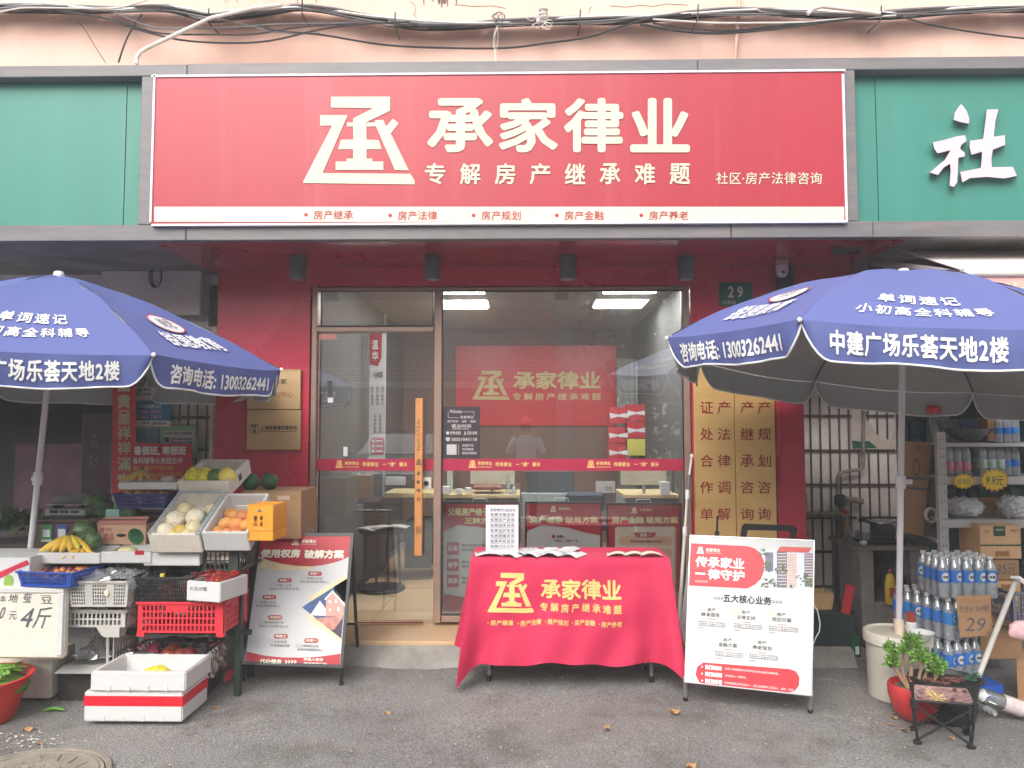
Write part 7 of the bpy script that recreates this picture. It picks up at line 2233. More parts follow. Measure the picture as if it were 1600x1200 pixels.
# red and blue carton leaning, tub, dark bin, green tube
m = MB(); Pq = Plane(5.3); m.prism([Pq.pt(1314, 957), Pq.pt(1328, 961), Pq.pt(1336, 917), Pq.pt(1322, 912)], [Pq.pt(1314, 957, -.06), Pq.pt(1328, 961, -.06), Pq.pt(1336, 917, -.06), Pq.pt(1322, 912, -.06)]); t = m.build('snack_box', mat('red and blue carton', (206, 44, 52), rough=.45, var=.1, scale=30, dirt=.6, dirtc=(60, 90, 180)), label='red and blue packet leaning against the stove side', cat='packet')
X0_, X1_, Z0_, Z1_ = prect(5.35, 1272, 928, 1305, 954)
t = thing('plastic_tub', 'beige rectangular plastic tub on the dark bin', 'tub', ((X0_ + X1_) / 2, 5.45, Z0_))
m = MB(); a_, b_ = (X1_ - X0_) / 2, .09; cx_ = (X0_ + X1_) / 2
for k, (s0, z0, s1, z1) in enumerate(((.8, Z0_, 1, Z1_),)):
    o = [(-1, -1), (1, -1), (1, 1), (-1, 1)]
    v = [(cx_ + x * a_ * .85, 5.45 + y * b_ * .85, Z0_) for x, y in o] + [(cx_ + x * a_, 5.45 + y * b_, Z1_) for x, y in o] + [(cx_ + x * a_ * .92, 5.45 + y * b_ * .92, Z1_) for x, y in o] + [(cx_ + x * a_ * .78, 5.45 + y * b_ * .78, Z0_ + .01) for x, y in o]
    fs = [(3, 2, 1, 0), (12, 13, 14, 15)]
    for q in range(4):
        n = (q + 1) % 4
        fs += [(q, n, n + 4, q + 4), (q + 4, n + 4, n + 8, q + 8), (q + 8, n + 8, n + 12, q + 12)]
    m.add(v, fs)
m.build('tub_body', mat('beige plastic', (206, 176, 126), rough=.5), t, bevel=.003)
m = MB(); m.box(P(1270, 985, Y=5.3).x, P(1338, 985, Y=5.3).x, 5.3, 5.7, 0, P(1300, 957, Y=5.3).z, .01); m.build('storage_bin', mat('dark green bin plastic', (36, 50, 50), rough=.5, var=.2), label='low dark green storage bin under the beige tub', cat='bin')
c = P(1336, 1006, Y=5.1); c.z = 0
t = thing('green_canister', 'dark green tube shaped canister beside the dark bin', 'canister', c)
MB().lathe([(.03, 0), (.032, .004), (.032, .13), (.028, .132)], c, 16).build('canister_body', mat('green glass bottle', (26, 84, 54), rough=.25), t)
MB().box(c.x - .012, c.x + .012, c.y - .034, c.y - .031, .02, .07).build('label', PAPER, t)
m = MB(); m.box(P(1338, 960, Y=5.4).x, P(1445, 960, Y=5.4).x, 5.1, 5.49, .0, .012); m.build('floor_sheet', mat('black floor sheet', (42, 42, 44), rough=.6, var=.3), label='black sheet on the floor before the stove', cat='floor sheet')
c = P(1255, 845, Y=5.5)
MB().lathe([(.008, .12), (.02, .10), (.045, .03), (.04, 0), (.01, -.005)], c, 16).build('wrapped_funnel', mat('dusty brown plastic', (150, 120, 100), rough=.7), label='dusty brown funnel hanging on the barred wall above the board', cat='funnel')
m = MB(); pbox(m, 5.6, 1254, 770, 1262, 798, .03, .002); m.build('gas_box', mat('dusty cream plastic', (190, 170, 140), rough=.7), label='small dusty cream box with lever on the waste pipe', cat='box')
# office chair back behind the board, telescopic pole
m = MB(); Pc = Plane(4.75)
o_ = [(1152, 866), (1159, 822), (1163, 818), (1240, 821), (1246, 826), (1240, 868)]
i2 = [(1162, 866), (1168, 830), (1170, 828), (1232, 830), (1235, 833), (1231, 868)]
for k in range(5):
    m.prism([Pc.pt(*o_[k], .02), Pc.pt(*o_[k + 1], .02), Pc.pt(*i2[k + 1], .02), Pc.pt(*i2[k], .02)], [Pc.pt(*o_[k], -.01), Pc.pt(*o_[k + 1], -.01), Pc.pt(*i2[k + 1], -.01), Pc.pt(*i2[k], -.01)])
t = m.build('chair_back', BLACKRUB, label='black chair back frame rising behind the white sandwich board', cat='chair')
for x in (1160, 1233):
    MB().tube([P(x, 866, Y=4.76), P(x, 900, Y=4.8), (P(x, 900, Y=4.8).x, 4.82, 0)], .014, 8).build('chair_post', BLACKM, t)
m = MB().tube([P(1121, 806, Y=4.7), P(1120, 845, Y=4.7), (P(1120, 845, Y=4.7).x, 4.72, 0)], [.006, .007, .007], 8).tube([P(1121, 830, Y=4.7), P(1120, 838, Y=4.7)], .014, 8); m.build('tap_rod', BLACKM, label='dark rod with a knob standing before the brass plates', cat='rod')
t = thing('telescopic_pole', 'white and grey telescopic pole leaning beside the window', 'pole', (P(1058, 985, Y=5.1).x, 5.0, .12))
pts = [P(1081, 712, Y=5.24), P(1077, 742, Y=5.22), P(1074, 772, Y=5.2), P(1070, 830, Y=5.16), P(1060, 985, Y=5.05)]
MB().tube(pts[:2], .007, 8).build('upper_tube', CAPW, t)
MB().tube(pts[1:3], .013, 10).build('grip', mat('grey rubber grip', (120, 112, 116), rough=.7), t)
MB().tube(pts[2:4], .009, 8).build('middle_tube', mat('cream tube', (214, 204, 196), rough=.5), t)
MB().tube(pts[3:], .011, 8).build('lower_tube', mat('cream tube', (214, 204, 196)), t)
for p_ in (pts[2], pts[3]):
    MB().tube([p_ - Vector((0, 0, .03)), p_ + Vector((0, 0, .03))], .015, 10).build('collar', CAPW, t)
MB().lathe([(.012, -.01), (.014, 0), (.010, .012)], pts[0], 10).build('end_cap', CAPW, t)

# neighbouring awning
t = thing('awning', 'white retractable awning of the grocery with a pinkish valance', 'awning', P(1560, 425, Y=4.3))
ytop, ylow = 5.2, 4.25
a0, a1 = P(1385, 384, Y=ytop), Vector((6.5, ytop, P(1385, 384, Y=ytop).z))
b0 = P(1513, 424, Y=ylow)
m = MB(); m.prism([a0, a1, Vector((6.5, ylow, b0.z)), b0], [p_ + Vector((0, 0, -.006)) for p_ in (a0, a1, Vector((6.5, ylow, b0.z)), b0)]); m.build('canvas', mat('cream awning canvas', (240, 228, 222), rough=.8, var=.05, scale=3, dirt=.3, dirtc=(200, 180, 174)), t)
MB().tube([b0 + Vector((.0, 0, -.012)), Vector((6.5, ylow, b0.z - .012))], .022, 12).build('front_bar', mat('ivory bar', (222, 216, 204), rough=.4), t)
MB().box(b0.x - .035, b0.x + .005, ylow - .03, ylow + .03, b0.z - .045, b0.z + .02, .008).build('end_cap', CAPW, t)
m = MB(); m.grid(lambda u, v: Vector((b0.x + .06 + (6.4 - b0.x) * u, ylow + .004 * math.sin(u * 60) * v, b0.z - .035 - .30 * v)), 60, 3); va = m.build('valance', mat('faded pink valance', (232, 176, 168), rough=.7, var=.05, scale=4), t)
m = MB(); put(m, Plane(ylow - .008).pt, '生', 1566, 441, 1606, 480, bold=.02, l=.0); m.build('lettering', mat('faded cream letters', (232, 216, 190), rough=.7), va)
e0, e1 = P(1350, 408, Y=5.15), P(1510, 430, Y=4.35)
MB().tube([e0, e1], .024, 8).build('folding_arm', mat('grey awning arm', (150, 144, 142), rough=.45), t)
MB().box(e0.x - .06, e0.x + .01, 5.1, 5.2, e0.z - .10, e0.z + .10, .006).build('arm_bracket', mat('dark grey bracket', (100, 98, 98), rough=.5, var=.2), t)
m = MB(); m.box(P(1345, 400, Y=5.3).x, 6.8, 5.25, 5.3, P(1400, 470, Y=5.25).z, SOF + .02); m.build('dark_header', mat('maroon header board', (92, 44, 52), rough=.6, var=.1), label='maroon board above the barred window behind the awning', cat='board')
m = MB().slab([P(1273, 394, Y=5.3), P(1330, 394, Y=5.3), P(1330, 380, Y=5.3), P(1306, 380, Y=5.3)], (0, -1, 0), .05); m.build('bracket_plate', mat('dark grey bracket', (100, 98, 98)), label='grey triangular bracket plate above the red wall corner', cat='bracket')
MB().tube([P(1300, 392, z=SOF - .005), P(1345, 388, z=SOF - .005)], .03, 10).build('duct_stub', BLACKM, label='dark duct stub under the sign beside the bracket', cat='duct')
# red wall strip right part beyond the pipe
m = MB(); X0, X1, Z0, Z1 = prect(5.33, 1241, 380, 1345, 560); m.box(X0, X1, 5.33, 5.36, Z0, SOF); m.build('red_header', RED, label='red header panel above the barred window right of the drainpipe', cat='panel')

# ================================================================ inside the shop
LMT = mat('white light panel', (255, 255, 255), emit=22)
for i, (x0, x1, y) in enumerate(((686, 760, 472), (932, 1008, 472))):
    a = P(x0, y, z=2.69); b = P(x1, y, z=2.69)
    t = thing('ceiling_light', ('square glowing ceiling panel at the left of the window', 'square glowing ceiling panel at the right of the window')[i], 'light', (a.x, a.y, 2.68))
    MB().box(a.x, b.x, 7.0, 7.42, 2.675, 2.685).build('light_panel', LMT, t)
    MB().box(a.x - .02, b.x + .02, 6.98, 7.44, 2.6855, 2.699).build('frame', CAPW, t)
for i, (x0, x1) in enumerate(((690, 757), (942, 1023))):
    a = P(x0, 456, z=2.69)
    MB().box(P(x0, 456, z=2.69).x, P(x1, 456, z=2.69).x, 6.0, 6.60, 2.675, 2.685).build('ceiling_light', LMT, label=('front row light panel at the left of the window', 'front row light panel at the right of the window')[i], cat='light')
BY = 9.17
PBk = Plane(BY)
t = thing('logo_wall', 'red backdrop panel with gold logo on the office back wall', 'sign', PBk.pt(838, 665))
m = MB(); pbox(m, BY, 712, 540, 963.5, 665, .03); m.build('panel', mat('backdrop red', (226, 36, 48), rough=.35, var=.03), t)
m = MB(); logo(m, PBk.pt, 738, 579, 796, 625, .004)
put(m, PBk.pt, '承家律业', 802, 580, 938.5, 608, bold=.034, l=.004); put(m, PBk.pt, '专解房产继承难题', 801, 614, 939, 625.5, bold=.015, sp=1.4, l=.004)
m.build('lettering', mat('gold foil print', (240, 222, 150), rough=.5), t)
# banner in the room
Pn = Plane(6.9)
t = thing('roll_banner', 'narrow white roll-up banner with red blocks behind the door glass', 'banner', Pn.pt(590, 722))
m = MB(); pbox(m, 6.9, 577, 520, 602.5, 722, .006); m.build('sheet', PAPER, t)
m = MB(); poly(m, Pn.pt, [(578, 521), (597, 521), (596, 560), (590, 572), (578, 569)], .003); poly(m, Pn.pt, rrect(579, 684, 601, 710, 4), .003); m.build('print', PRINTR, t)
m = MB(); put(m, Pn.pt, '温', 581, 531, 591, 546, bold=.03, l=.005); put(m, Pn.pt, '华', 581, 549, 591, 563, bold=.03, l=.005)
for k in range(3): rect(m, Pn.pt, 581, 687 + k * 8, 585, 691 + k * 8, .005); rect(m, Pn.pt, 587, 688 + k * 8, 598, 690 + k * 8, .005)
m.build('lettering', PRINTW, t)
m = MB(); put(m, Pn.pt, '心如磐', 584, 580, 598, 590, bold=.02, l=.003)
for k, x in enumerate((581, 589, 597)):
    for j in range(5): put(m, Pn.pt, '房产继承法'[j], x - 1, 604 + j * 6, x + 3, 608.5 + j * 6, l=.003)
    if k < 2:
        for j in range(5): put(m, Pn.pt, '法律咨询费'[j], x + 3, 648 + j * 6, x + 7, 652.5 + j * 6, l=.003)
m.build('lettering', PRINTG, t)
t = thing('office_column', 'grey column in the office behind the door', 'column', (P(590, 800, Y=8).x, 8, .12))
X0, X1, _, _ = prect(7.9, 587, 700, 599, 700); MB().box(X0, X1, 7.9, 8.0, .12, 2.7).build('shaft', mat('cool grey paint', (150, 158, 160), rough=.7), t)
t = thing('office_column', 'pale grey column in the office behind the window left part', 'column', (P(703, 800, Y=7.2).x, 7.2, .12))
X0, X1, _, _ = prect(7.2, 699, 700, 707, 700); MB().box(X0, X1, 7.2, 7.25, .12, 1.22).build('shaft', mat('pale desk panel', (186, 196, 196), rough=.6), t)
# desks
DSK = mat('pale wood desk', (206, 186, 140), rough=.5, var=.08)
DPAN = mat('grey desk panel', (150, 158, 158), rough=.6)
DARKP = mat('charcoal cabinet', (70, 72, 78), rough=.6)
def desk(Y, x0, x1, ytop, label, depth=.6, panel=DPAN, leg=True):
    X0, X1, _, z = prect(Y, x0, ytop, x1, ytop + 10)
    t = thing('office_desk', label, 'desk', ((X0 + X1) / 2, Y, .12))
    MB().box(X0, X1, Y, Y + depth, z - .03, z, .003).build('desk_top', DSK, t)
    MB().box(X0 + .02, X1 - .02, Y + .02, Y + .04, .16, z - .032).build('front_panel', panel, t)
    for x in (X0 + .001, X1 - .04):
        MB().box(x, x + .038, Y + .041, Y + depth - .02, .12, z - .031).build('leg', DPAN, t)
    return t, z
t, zd = desk(6.9, 692, 812, 773, 'pale desk with monitor and bottles behind the left part of the window', panel=DARKP)
t, zd2 = desk(6.5, 975, 1066, 773, 'pale desk with wide monitor behind the right part of the window', panel=DARKP)
X0, X1, Z0, Z1 = prect(7.3, 816, 741, 888, 770)
def monitor(Y, x0, y0, x1, y1, label, col):
    t = thing('monitor', label, 'monitor', P((x0 + x1) / 2, y1, Y=Y))
    m = MB(); pbox(m, Y, x0, y0, x1, y1, .03, .006); m.build('screen_back', col, t)
    c = P((x0 + x1) / 2, y1, Y=Y + .05); MB().tube([c + Vector((0, 0, .05)), c - Vector((0, 0, .08))], .015, 8).build('stand', STEEL, t)
    return t
PALEM = mat('pale monitor back', (206, 202, 180), rough=.5)
monitor(7.05, 735, 727, 804, 757, 'pale backed monitor on the left desk', PALEM)
monitor(6.6, 970, 727, 1042, 758, 'wide pale backed monitor on the right desk', PALEM)
t = monitor(6.7, 1050, 728, 1068, 770, 'dark computer case on the right desk', DARKP)
m = MB(); pbox(m, 6.95, 738, 758, 785, 766, .3, .02); m.build('document_pile', mat('brown paper pile', (140, 92, 76), rough=.7, var=.3, scale=30), label='brown document pile under the left monitor', cat='papers')
for (x, y0, y1, r, lb) in ((794, 742, 772, .022, 'tall clear bottle on the left desk'), (803, 757, 772, .022, 'small glass jar on the left desk')):
    c = P(x, y1, Y=6.95); h = P(x, y0, Y=6.95).z - c.z
    MB().lathe([(r, 0), (r, h * .6), (r * .5, h * .8), (r * .5, h)], c, 12).build('desk_bottle', WATER, label=lb, cat='bottle')
for (x0, y0, x1, y1, lb) in ((712, 764, 722, 772, 'small white paper box on the left desk'), (690, 760, 702, 772, 'pale gift box on the left desk'), (727, 762, 736, 768, 'white cup on the left desk'), (1032, 753, 1047, 774, 'white document holder on the right desk')):
    m = MB(); pbox(m, 6.88 if x0 < 900 else 6.48, x0, y0, x1, y1, .05, .003); m.build('desk_item', PAPER, label=lb, cat='box')
m = MB(); pbox(m, 6.4, 931, 752, 961, 770, .01); t = m.build('seat_card', PAPER, label='white desk card reading 05 in the middle of the office', cat='card')
m = MB(); put(m, Plane(6.39).pt, '05', 946, 760, 956, 767, bold=.0, l=0); m.build('lettering', PRINTD, t)
m = MB(); c = P(902, 745, Y=6.8); m.ball(c, .085, .09, .11, 16, 10); t = thing('chat_bust', 'seated office clerk seen faintly through the window', 'person', (c.x, 6.85, .12))
bpy.data.objects.remove(t)
m = MB(); X0, X1, Z0, Z1 = prect(7.4, 822, 736, 898, 769); m.box(X0, X1, 7.4, 7.44, Z0, Z1, .004); m.build('low_partition', DARKP, label='charcoal low partition in the middle of the office', cat='partition')
m = MB(); X0, X1, Z0, Z1 = prect(7.38, 814, 770, 930, 800); m.box(X0, X1, 7.3, 7.45, .12, Z1, .004); m.build('office_cabinet', DPAN, label='pale grey cabinet under the charcoal partition', cat='cabinet')
# chairs
def office_chair(Y, x0, y0, x1, y1, label):
    t = thing('office_chair', label, 'chair', P((x0 + x1) / 2, y1, Y=Y))
    m = MB(); pbox(m, Y, x0, y0, x1, y1, .06, .03); m.build('backrest', mat('navy mesh', (56, 64, 80), rough=.7), t)
    c = P((x0 + x1) / 2, y1, Y=Y)
    MB().box(c.x - .23, c.x + .23, Y + .05, Y + .5, c.z - .16, c.z - .09, .02).build('seat', BLACKRUB, t)
    MB().tube([(c.x, Y + .26, c.z - .16), (c.x, Y + .26, .12)], .03, 10).build('column', BLACKM, t)
    return t
office_chair(6.2, 884, 769, 946, 800, 'navy office chair back behind the middle board')
# red gift boxes with straps, blinds
for r in range(3):
    for c_ in range(2):
        if r == 0 and c_ == 0: x0, y0 = 952, 636
        else: x0, y0 = (980, 632 + r * 27) if c_ else (951, 640 + r * 27)
        if r == 2 and c_: m_ = mat('yellow and red gift box', (206, 196, 90), rough=.5, dirt=.3, dirtc=(190, 50, 50))
        else: m_ = mat('red gift box', (190, 40, 52), rough=.4, var=.08, scale=8)
        Y = 8.3
        t = thing('gift_box', ('red gift box with white ribbon, ' if not (r == 2 and c_) else 'yellow topped red gift box, ') + ('top', 'middle', 'bottom')[r] + ' of the ' + ('left', 'right')[c_] + ' stack in the office', 'gift box', P(x0 + 15, y0 + 26, Y=Y), group='gift boxes stacked in the office')
        m = MB(); pbox(m, Y, x0, y0, x0 + (32 if c_ else 27), y0 + 26, .2, .004); m.build('box_body', m_, t)
        if not (r == 2 and c_):
            m = MB(); pt_ = Plane(Y).pt; poly(m, pt_, [(x0, y0 + 9), (x0 + 14, y0 + 12), (x0 + 30, y0 + 9), (x0 + 30, y0 + 17), (x0 + 14, y0 + 15), (x0 + 2, y0 + 18)], .003); m.build('ribbon', PAPER, t)
X0, X1, Z0, Z1 = prect(8.8, 964, 590, 1078, 735)
t = thing('vertical_blinds', 'grey vertical blinds at the right of the office', 'blinds', ((X0 + X1) / 2, 8.8, .12))
for k in range(12):
    x = X0 + (X1 - X0) * k / 12
    MB().box(x + .004, x + (X1 - X0) / 12 - .004, 8.8 + .01 * (k % 2), 8.805 + .01 * (k % 2), .3, 2.3).build('slat', mat('grey blind slat', (150, 150, 142), rough=.7, var=.04), t)
# round stool with papers, chair, right dark cabinet behind the door
c = P(597, 912, Y=6.5); c.z = .12
t = thing('side_table', 'black draped stool with papers behind the door', 'table', c)
zt_ = P(597, 826, Y=6.5).z
MB().lathe([(.19, 0), (.20, .01), (.19, .03)], c, 24).build('base_ring', BLACKM, t)
for k in range(4):
    a = k * PI / 2 + .5
    MB().tube([c + Vector((.16 * math.cos(a), .16 * math.sin(a), .02)), Vector((c.x + .14 * math.cos(a), c.y + .14 * math.sin(a), zt_ - .02))], .012, 8).build('leg', BLACKM, t)
MB().lathe([(.20, zt_ - .03 - c.z), (.205, zt_ - c.z)], c, 24).build('table_top', BLACKM, t)
for k in range(5):
    leaflet((c.x - .12 + .06 * k, c.y - .08 + .03 * (k % 3), zt_ + .005 + .004 * k), .22, .16, R.uniform(-.6, .6), mat('dim newsprint', (176, 172, 164), rough=.7), 'newspaper lying on the black stool behind the door', group='newspapers on the black stool', red=False)
m = MB(); pbox(m, 7.0, 528, 783, 588, 920, .5, .01); m.build('office_cabinet', mat('dark brown cabinet', (84, 70, 64), rough=.6), label='dark brown cabinet behind the door at the left', cat='cabinet')
m = MB(); pbox(m, 6.9, 632, 815, 674, 888, .45, .01); m.build('office_cabinet', DARKP, label='charcoal drawer cabinet behind the wooden handle', cat='cabinet')
m = MB(); pbox(m, 6.8, 602, 745, 633, 758, .02, .003); m.build('document_tray', PAPER, label='white paper tray behind the door glass', cat='tray')
m = MB(); pbox(m, 6.85, 600, 770, 676, 778, .5, .004); m.build('desk_slab', DSK, label='pale desk end behind the wooden handle', cat='desk')
# three boards inside the window
def inner_board(x0, x1, ytop, label, title, title2=None, kind=0):
    Y = 5.62
    pl_ = Plane(Y - .008)
    t = thing('display_board', label, 'display board', P((x0 + x1) / 2, 960, Y=Y))
    for a in ((x0, ytop, x1, ytop + 3), (x0, 955, x1, 958), (x0, ytop + 3.1, x0 + 3, 954.9), (x1 - 3, ytop + 3.1, x1, 954.9)):
        m = MB(); pbox(m, Y - .01, *a, .02, .001); m.build('frame_bar', BLACKM, t)
    m = MB(); pbox(m, Y - .004, x0 + 3, ytop + 3, x1 - 3, 955, .008); m.build('panel', PAPER if kind < 2 else mat('dark red panel', (176, 32, 46), rough=.45), t)
    a_, b_ = x0 + 3, x1 - 3
    m = MB(); w_ = b_ - a_
    if kind < 2:
        top_ = ytop + 3
        poly(m, pl_.pt, [(a_, top_), (b_, top_), (b_, 836), (b_ - w_ * .2, 832), (a_ + w_ * .55, 824), (a_ + w_ * .2, 820), (a_, 830)], .002)
        poly(m, pl_.pt, [(a_, 928), (a_ + w_ * .3, 934), (a_ + w_ * .7, 936), (b_, 930), (b_, 955), (a_, 955)], .002)
        m.build('print', PRINTR, t)
    m = MB()
    if title: put(m, pl_.pt, title, x0 + (8 if kind else 6), 804 if kind == 0 else 807, x1 - (6 if kind else 40), 816.5 if kind == 0 else 818, bold=.05, l=.005)
    cx = (x0 + x1) / 2 - 6
    if kind:
        logo(m, pl_.pt, cx - 15, ytop + 7, cx - 5, ytop + 16, .005); put(m, pl_.pt, '承家律业', cx - 2, ytop + 8.5, cx + 17, ytop + 13, bold=.01, l=.005)
    m.build('lettering', mat('cream yellow print', (244, 236, 180), rough=.5), t)
    return t, pl_
t, pl_ = inner_board(690, 812, 784, 'display board on selling gifting or inheriting a home behind the glass', None, kind=0)
m = MB(); put(m, pl_.pt, '父母房产给子女的', 699.5, 793.5, 786, 806, bold=.05, l=.005); put(m, pl_.pt, '三种方式', 726, 808.5, 776, 819, bold=.05, l=.005); m.build('lettering', mat('cream yellow print', (244, 236, 180)), t)
m = MB()
for y in (847, 873, 898): rect(m, pl_.pt, 698, y, 717, y + 19.5, .003)
m.build('print', PRINTR, t)
m = MB()
for y, s_ in ((847, '买卖'), (873, '赠予'), (898, '继承')): put(m, pl_.pt, s_, 699.5, y + 5, 715.5, y + 14, bold=.04, l=.006)
m.build('lettering', PRINTW, t)
m = MB()
for y in (850, 857, 876, 883, 901, 908): put(m, pl_.pt, '通过买卖方式过户', 721, y, 768, y + 4, l=.003)
m.build('lettering', PRINTD, t)
t, pl_ = inner_board(820, 941, 784, 'display board on cracking inheritance cases behind the glass', '房产继承 破局方案', kind=1)
m = MB(); put(m, pl_.pt, '难题一', 870, 836, 884, 840.5, bold=.03, l=.003); put(m, pl_.pt, '继承人、份额不一致', 868, 843, 903, 847, l=.003); m.build('lettering', PRINTD, t)
m = MB(); poly(m, pl_.pt, [(865 + 3 * math.cos(k * PI / 6), 838 + 3 * math.sin(k * PI / 6)) for k in range(12)], .003); m.build('print', PRINTR, t)
t, pl_ = inner_board(948, 1066, 786, 'dark red display board on property finance at the right of the window', '房产金融 破局方案', kind=2)
m = MB(); poly(m, pl_.pt, rrect(961, 823, 1056, 950, 4), .002); m.build('print', mat('cream card print', (234, 222, 206), rough=.5), t)
m = MB()
for y in (838, 858, 878): poly(m, pl_.pt, rrect(967, y, 1050, y + 14, 5), .003)
m.build('print', mat('peach print', (232, 190, 158), rough=.5), t)
m = MB(); poly(m, pl_.pt, [(990, 832), (1026, 832), (1022, 840), (994, 840)], .005); m.build('print', PRINTR, t)
m = MB(); put(m, pl_.pt, '难题一', 1000, 833.5, 1016, 838.5, bold=.02, l=.007); m.build('lettering', PRINTW, t)
m = MB(); put(m, pl_.pt, '房产有抵押,查看如何处理', 985, 844, 1035, 848, l=.006); m.build('lettering', PRINTD, t)
for (cx, y) in ((750, 784), (877, 783), (1005, 785)):
    c0, c1 = P(cx - 11, y, Y=5.62), P(cx + 11, y, Y=5.62)
    MB().tube([c0, c0 + Vector((.003, 0, .022)), c1 + Vector((-.003, 0, .022)), c1], .0035, 6).build('carry_handle', CAPW, label='white wire handle on top of the %s display board inside' % {750: 'left', 877: 'middle', 1005: 'right'}[cx], cat='handle')

# ================================================================ the street behind the camera, mirrored in the glass
BRK = bpy.data.materials.new('small brick tile')
BRK.use_nodes = True
n, l = BRK.node_tree.nodes, BRK.node_tree.links
tc = n.new('ShaderNodeTexCoord'); mp = n.new('ShaderNodeMapping'); mp.inputs['Rotation'].default_value = (PI / 2, 0, 0)
br = n.new('ShaderNodeTexBrick')
br.inputs['Scale'].default_value = 1
br.inputs['Brick Width'].default_value = .20
br.inputs['Row Height'].default_value = .065
br.inputs['Mortar Size'].default_value = .008
br.inputs['Color1'].default_value = (*lin((156, 112, 96)), 1)
br.inputs['Color2'].default_value = (*lin((134, 96, 84)), 1)
br.inputs['Mortar'].default_value = (*lin((214, 206, 196)), 1)
l.new(tc.outputs['Object'], mp.inputs[0]); l.new(mp.outputs[0], br.inputs[0]); l.new(br.outputs[0], n['Principled BSDF'].inputs['Base Color'])
OW = -8.3
t = thing('opposite_building', 'tan brick building across the street, seen mirrored in the shop glass', 'building', (-4, OW, 0))
xr_ = P(963, 500, Y=2 * G - OW).x
MB().box(-24, xr_, OW - 5, OW, 2.66, 5.2).build('brick_wall', BRK, t)
MB().box(-24, xr_, OW - 5, OW, 0, 2.5).build('plaster_base', mat('tan plaster', (176, 136, 112), rough=.8, var=.06), t)
MB().box(-24, xr_ + .02, OW - 5, OW + .08, 2.501, 2.659).build('ledge', mat('pale ledge', (206, 190, 172), rough=.7), t)
for (a, b_) in ((-9, -.8), (.9, 2.0)):
    MB().box(a, b_, OW + .001, OW + .03, 4.2, 4.75).build('beige_band', mat('beige band', (206, 178, 142), rough=.8), t)
MB().box(.75, 1.15, OW + .001, OW + .25, 0, 5.1).build('column', mat('grey green column', (140, 156, 150), rough=.7), t)
MB().box(-24.2, xr_ + .2, OW - 5.2, OW + .3, 5.2, 5.32).build('roof', mat('pale ledge', (206, 190, 172)), t)
BARKT = mat('grey tree bark', (92, 84, 74), rough=.9, var=.3, scale=10, bump=.5)
LEAFT = mat('street tree leaf', (62, 92, 48), rough=.6, var=.5, scale=1.5)
for i, (x, y, h) in enumerate(((2.9, -9.0, 7.2), (4.4, -8.2, 7.8), (5.8, -9.5, 7.0), (7.6, -8.8, 7.5))):
    t = thing('street_tree', ('leafy street tree nearest the brick building', 'tall leafy street tree second from the brick building', 'leafy street tree third from the brick building', 'leafy street tree farthest from the brick building')[i] + ', mirrored in the glass', 'tree', (x, y, 0))
    MB().tube([(x, y, 0), (x + .1, y, 1.5), (x - .05, y, 3.2), (x + .2, y, h * .7)], [.2, .16, .13, .05], 10).build('trunk', BARKT, t)
    for k in range(5):
        a = k * 1.3 + i
        MB().tube([(x, y, 2.6 + .4 * k), (x + math.cos(a) * .8, y + math.sin(a) * .8, 3.4 + .5 * k), (x + math.cos(a) * 1.6, y + math.sin(a) * 1.6, 4.2 + .5 * k)], [.07, .05, .02], 7).build('branch', BARKT, t)
    m = MB()
    for k in range(2300):
        a, el, rr = R.uniform(0, 6.28), R.uniform(-.9, 1.4), R.uniform(.5, 1) ** .5
        p = Vector((x + 2.0 * rr * math.cos(a) * math.cos(el), y + 1.9 * rr * math.sin(a) * math.cos(el), h * .60 + 2.8 * rr * math.sin(el)))
        d1 = Vector((R.gauss(0, 1), R.gauss(0, 1), R.gauss(0, 1))).normalized() * .16
        d2 = d1.orthogonal().normalized() * .10
        m.add([p - d1, p + d2, p + d1, p - d2], [(0, 1, 2, 3)])
    m.build('crown', LEAFT, t, smooth=0)

m = MB()
for k in range(4200):
    p = Vector((R.uniform(xr_ + .3, 14), -11.5 + R.uniform(-.5, .5), R.uniform(0, 4.6)))
    d1 = Vector((R.gauss(0, 1), R.gauss(0, 1), R.gauss(0, 1))).normalized() * .2
    d2 = d1.orthogonal().normalized() * .14
    m.add([p - d1, p + d2, p + d1, p - d2], [(0, 1, 2, 3)])
m.build('foliage_screen', LEAFT, label='dense green foliage added behind the street trees to darken the mirrored gaps', cat='foliage_screen', kind='stuff', smooth=0)  # added leaf mass, keeps bright sky out of the reflection between the trees
# parked car mirrored in the door
CARP = mat('grey blue car paint', (72, 86, 94), rough=.25, metal=.5, var=.03, coat=.6)
cx, y0 = -2.35, -1.75
t = thing('parked_car', 'grey blue sedan parked across the lane, mirrored in the door glass', 'car', (cx, y0 - 2.2, 0))
prof = [(0, .30, .30, .62, .80), (.06, .24, .22, .72, .86), (.5, .20, .20, .84, .90), (1.2, .20, .20, .96, .91), (1.45, .2, .2, 1.0, .91), (2.1, .2, .2, 1.38, .90), (2.8, .2, .2, 1.44, .90), (3.5, .2, .2, 1.36, .89), (4.1, .22, .2, 1.04, .88), (4.45, .30, .3, .92, .82)]
m = MB(); rings = []
for (dy, zb, _, zt2, hw) in prof:
    roof = zt2 > 1.05
    sh = .88 if roof else zt2 - .04
    tw = hw * (.70 if roof else .86)
    ring = [(-hw * .9, zb), (-hw, zb + .15), (-hw, min(sh, .72)), (-hw * .97, sh), (-tw, zt2 - .03), (-tw * .7, zt2), (0, zt2 + .015), (tw * .7, zt2), (tw, zt2 - .03), (hw * .97, sh), (hw, min(sh, .72)), (hw, zb + .15), (hw * .9, zb)]
    rings.append([(cx + x, y0 - dy, z) for x, z in ring])
K = 13
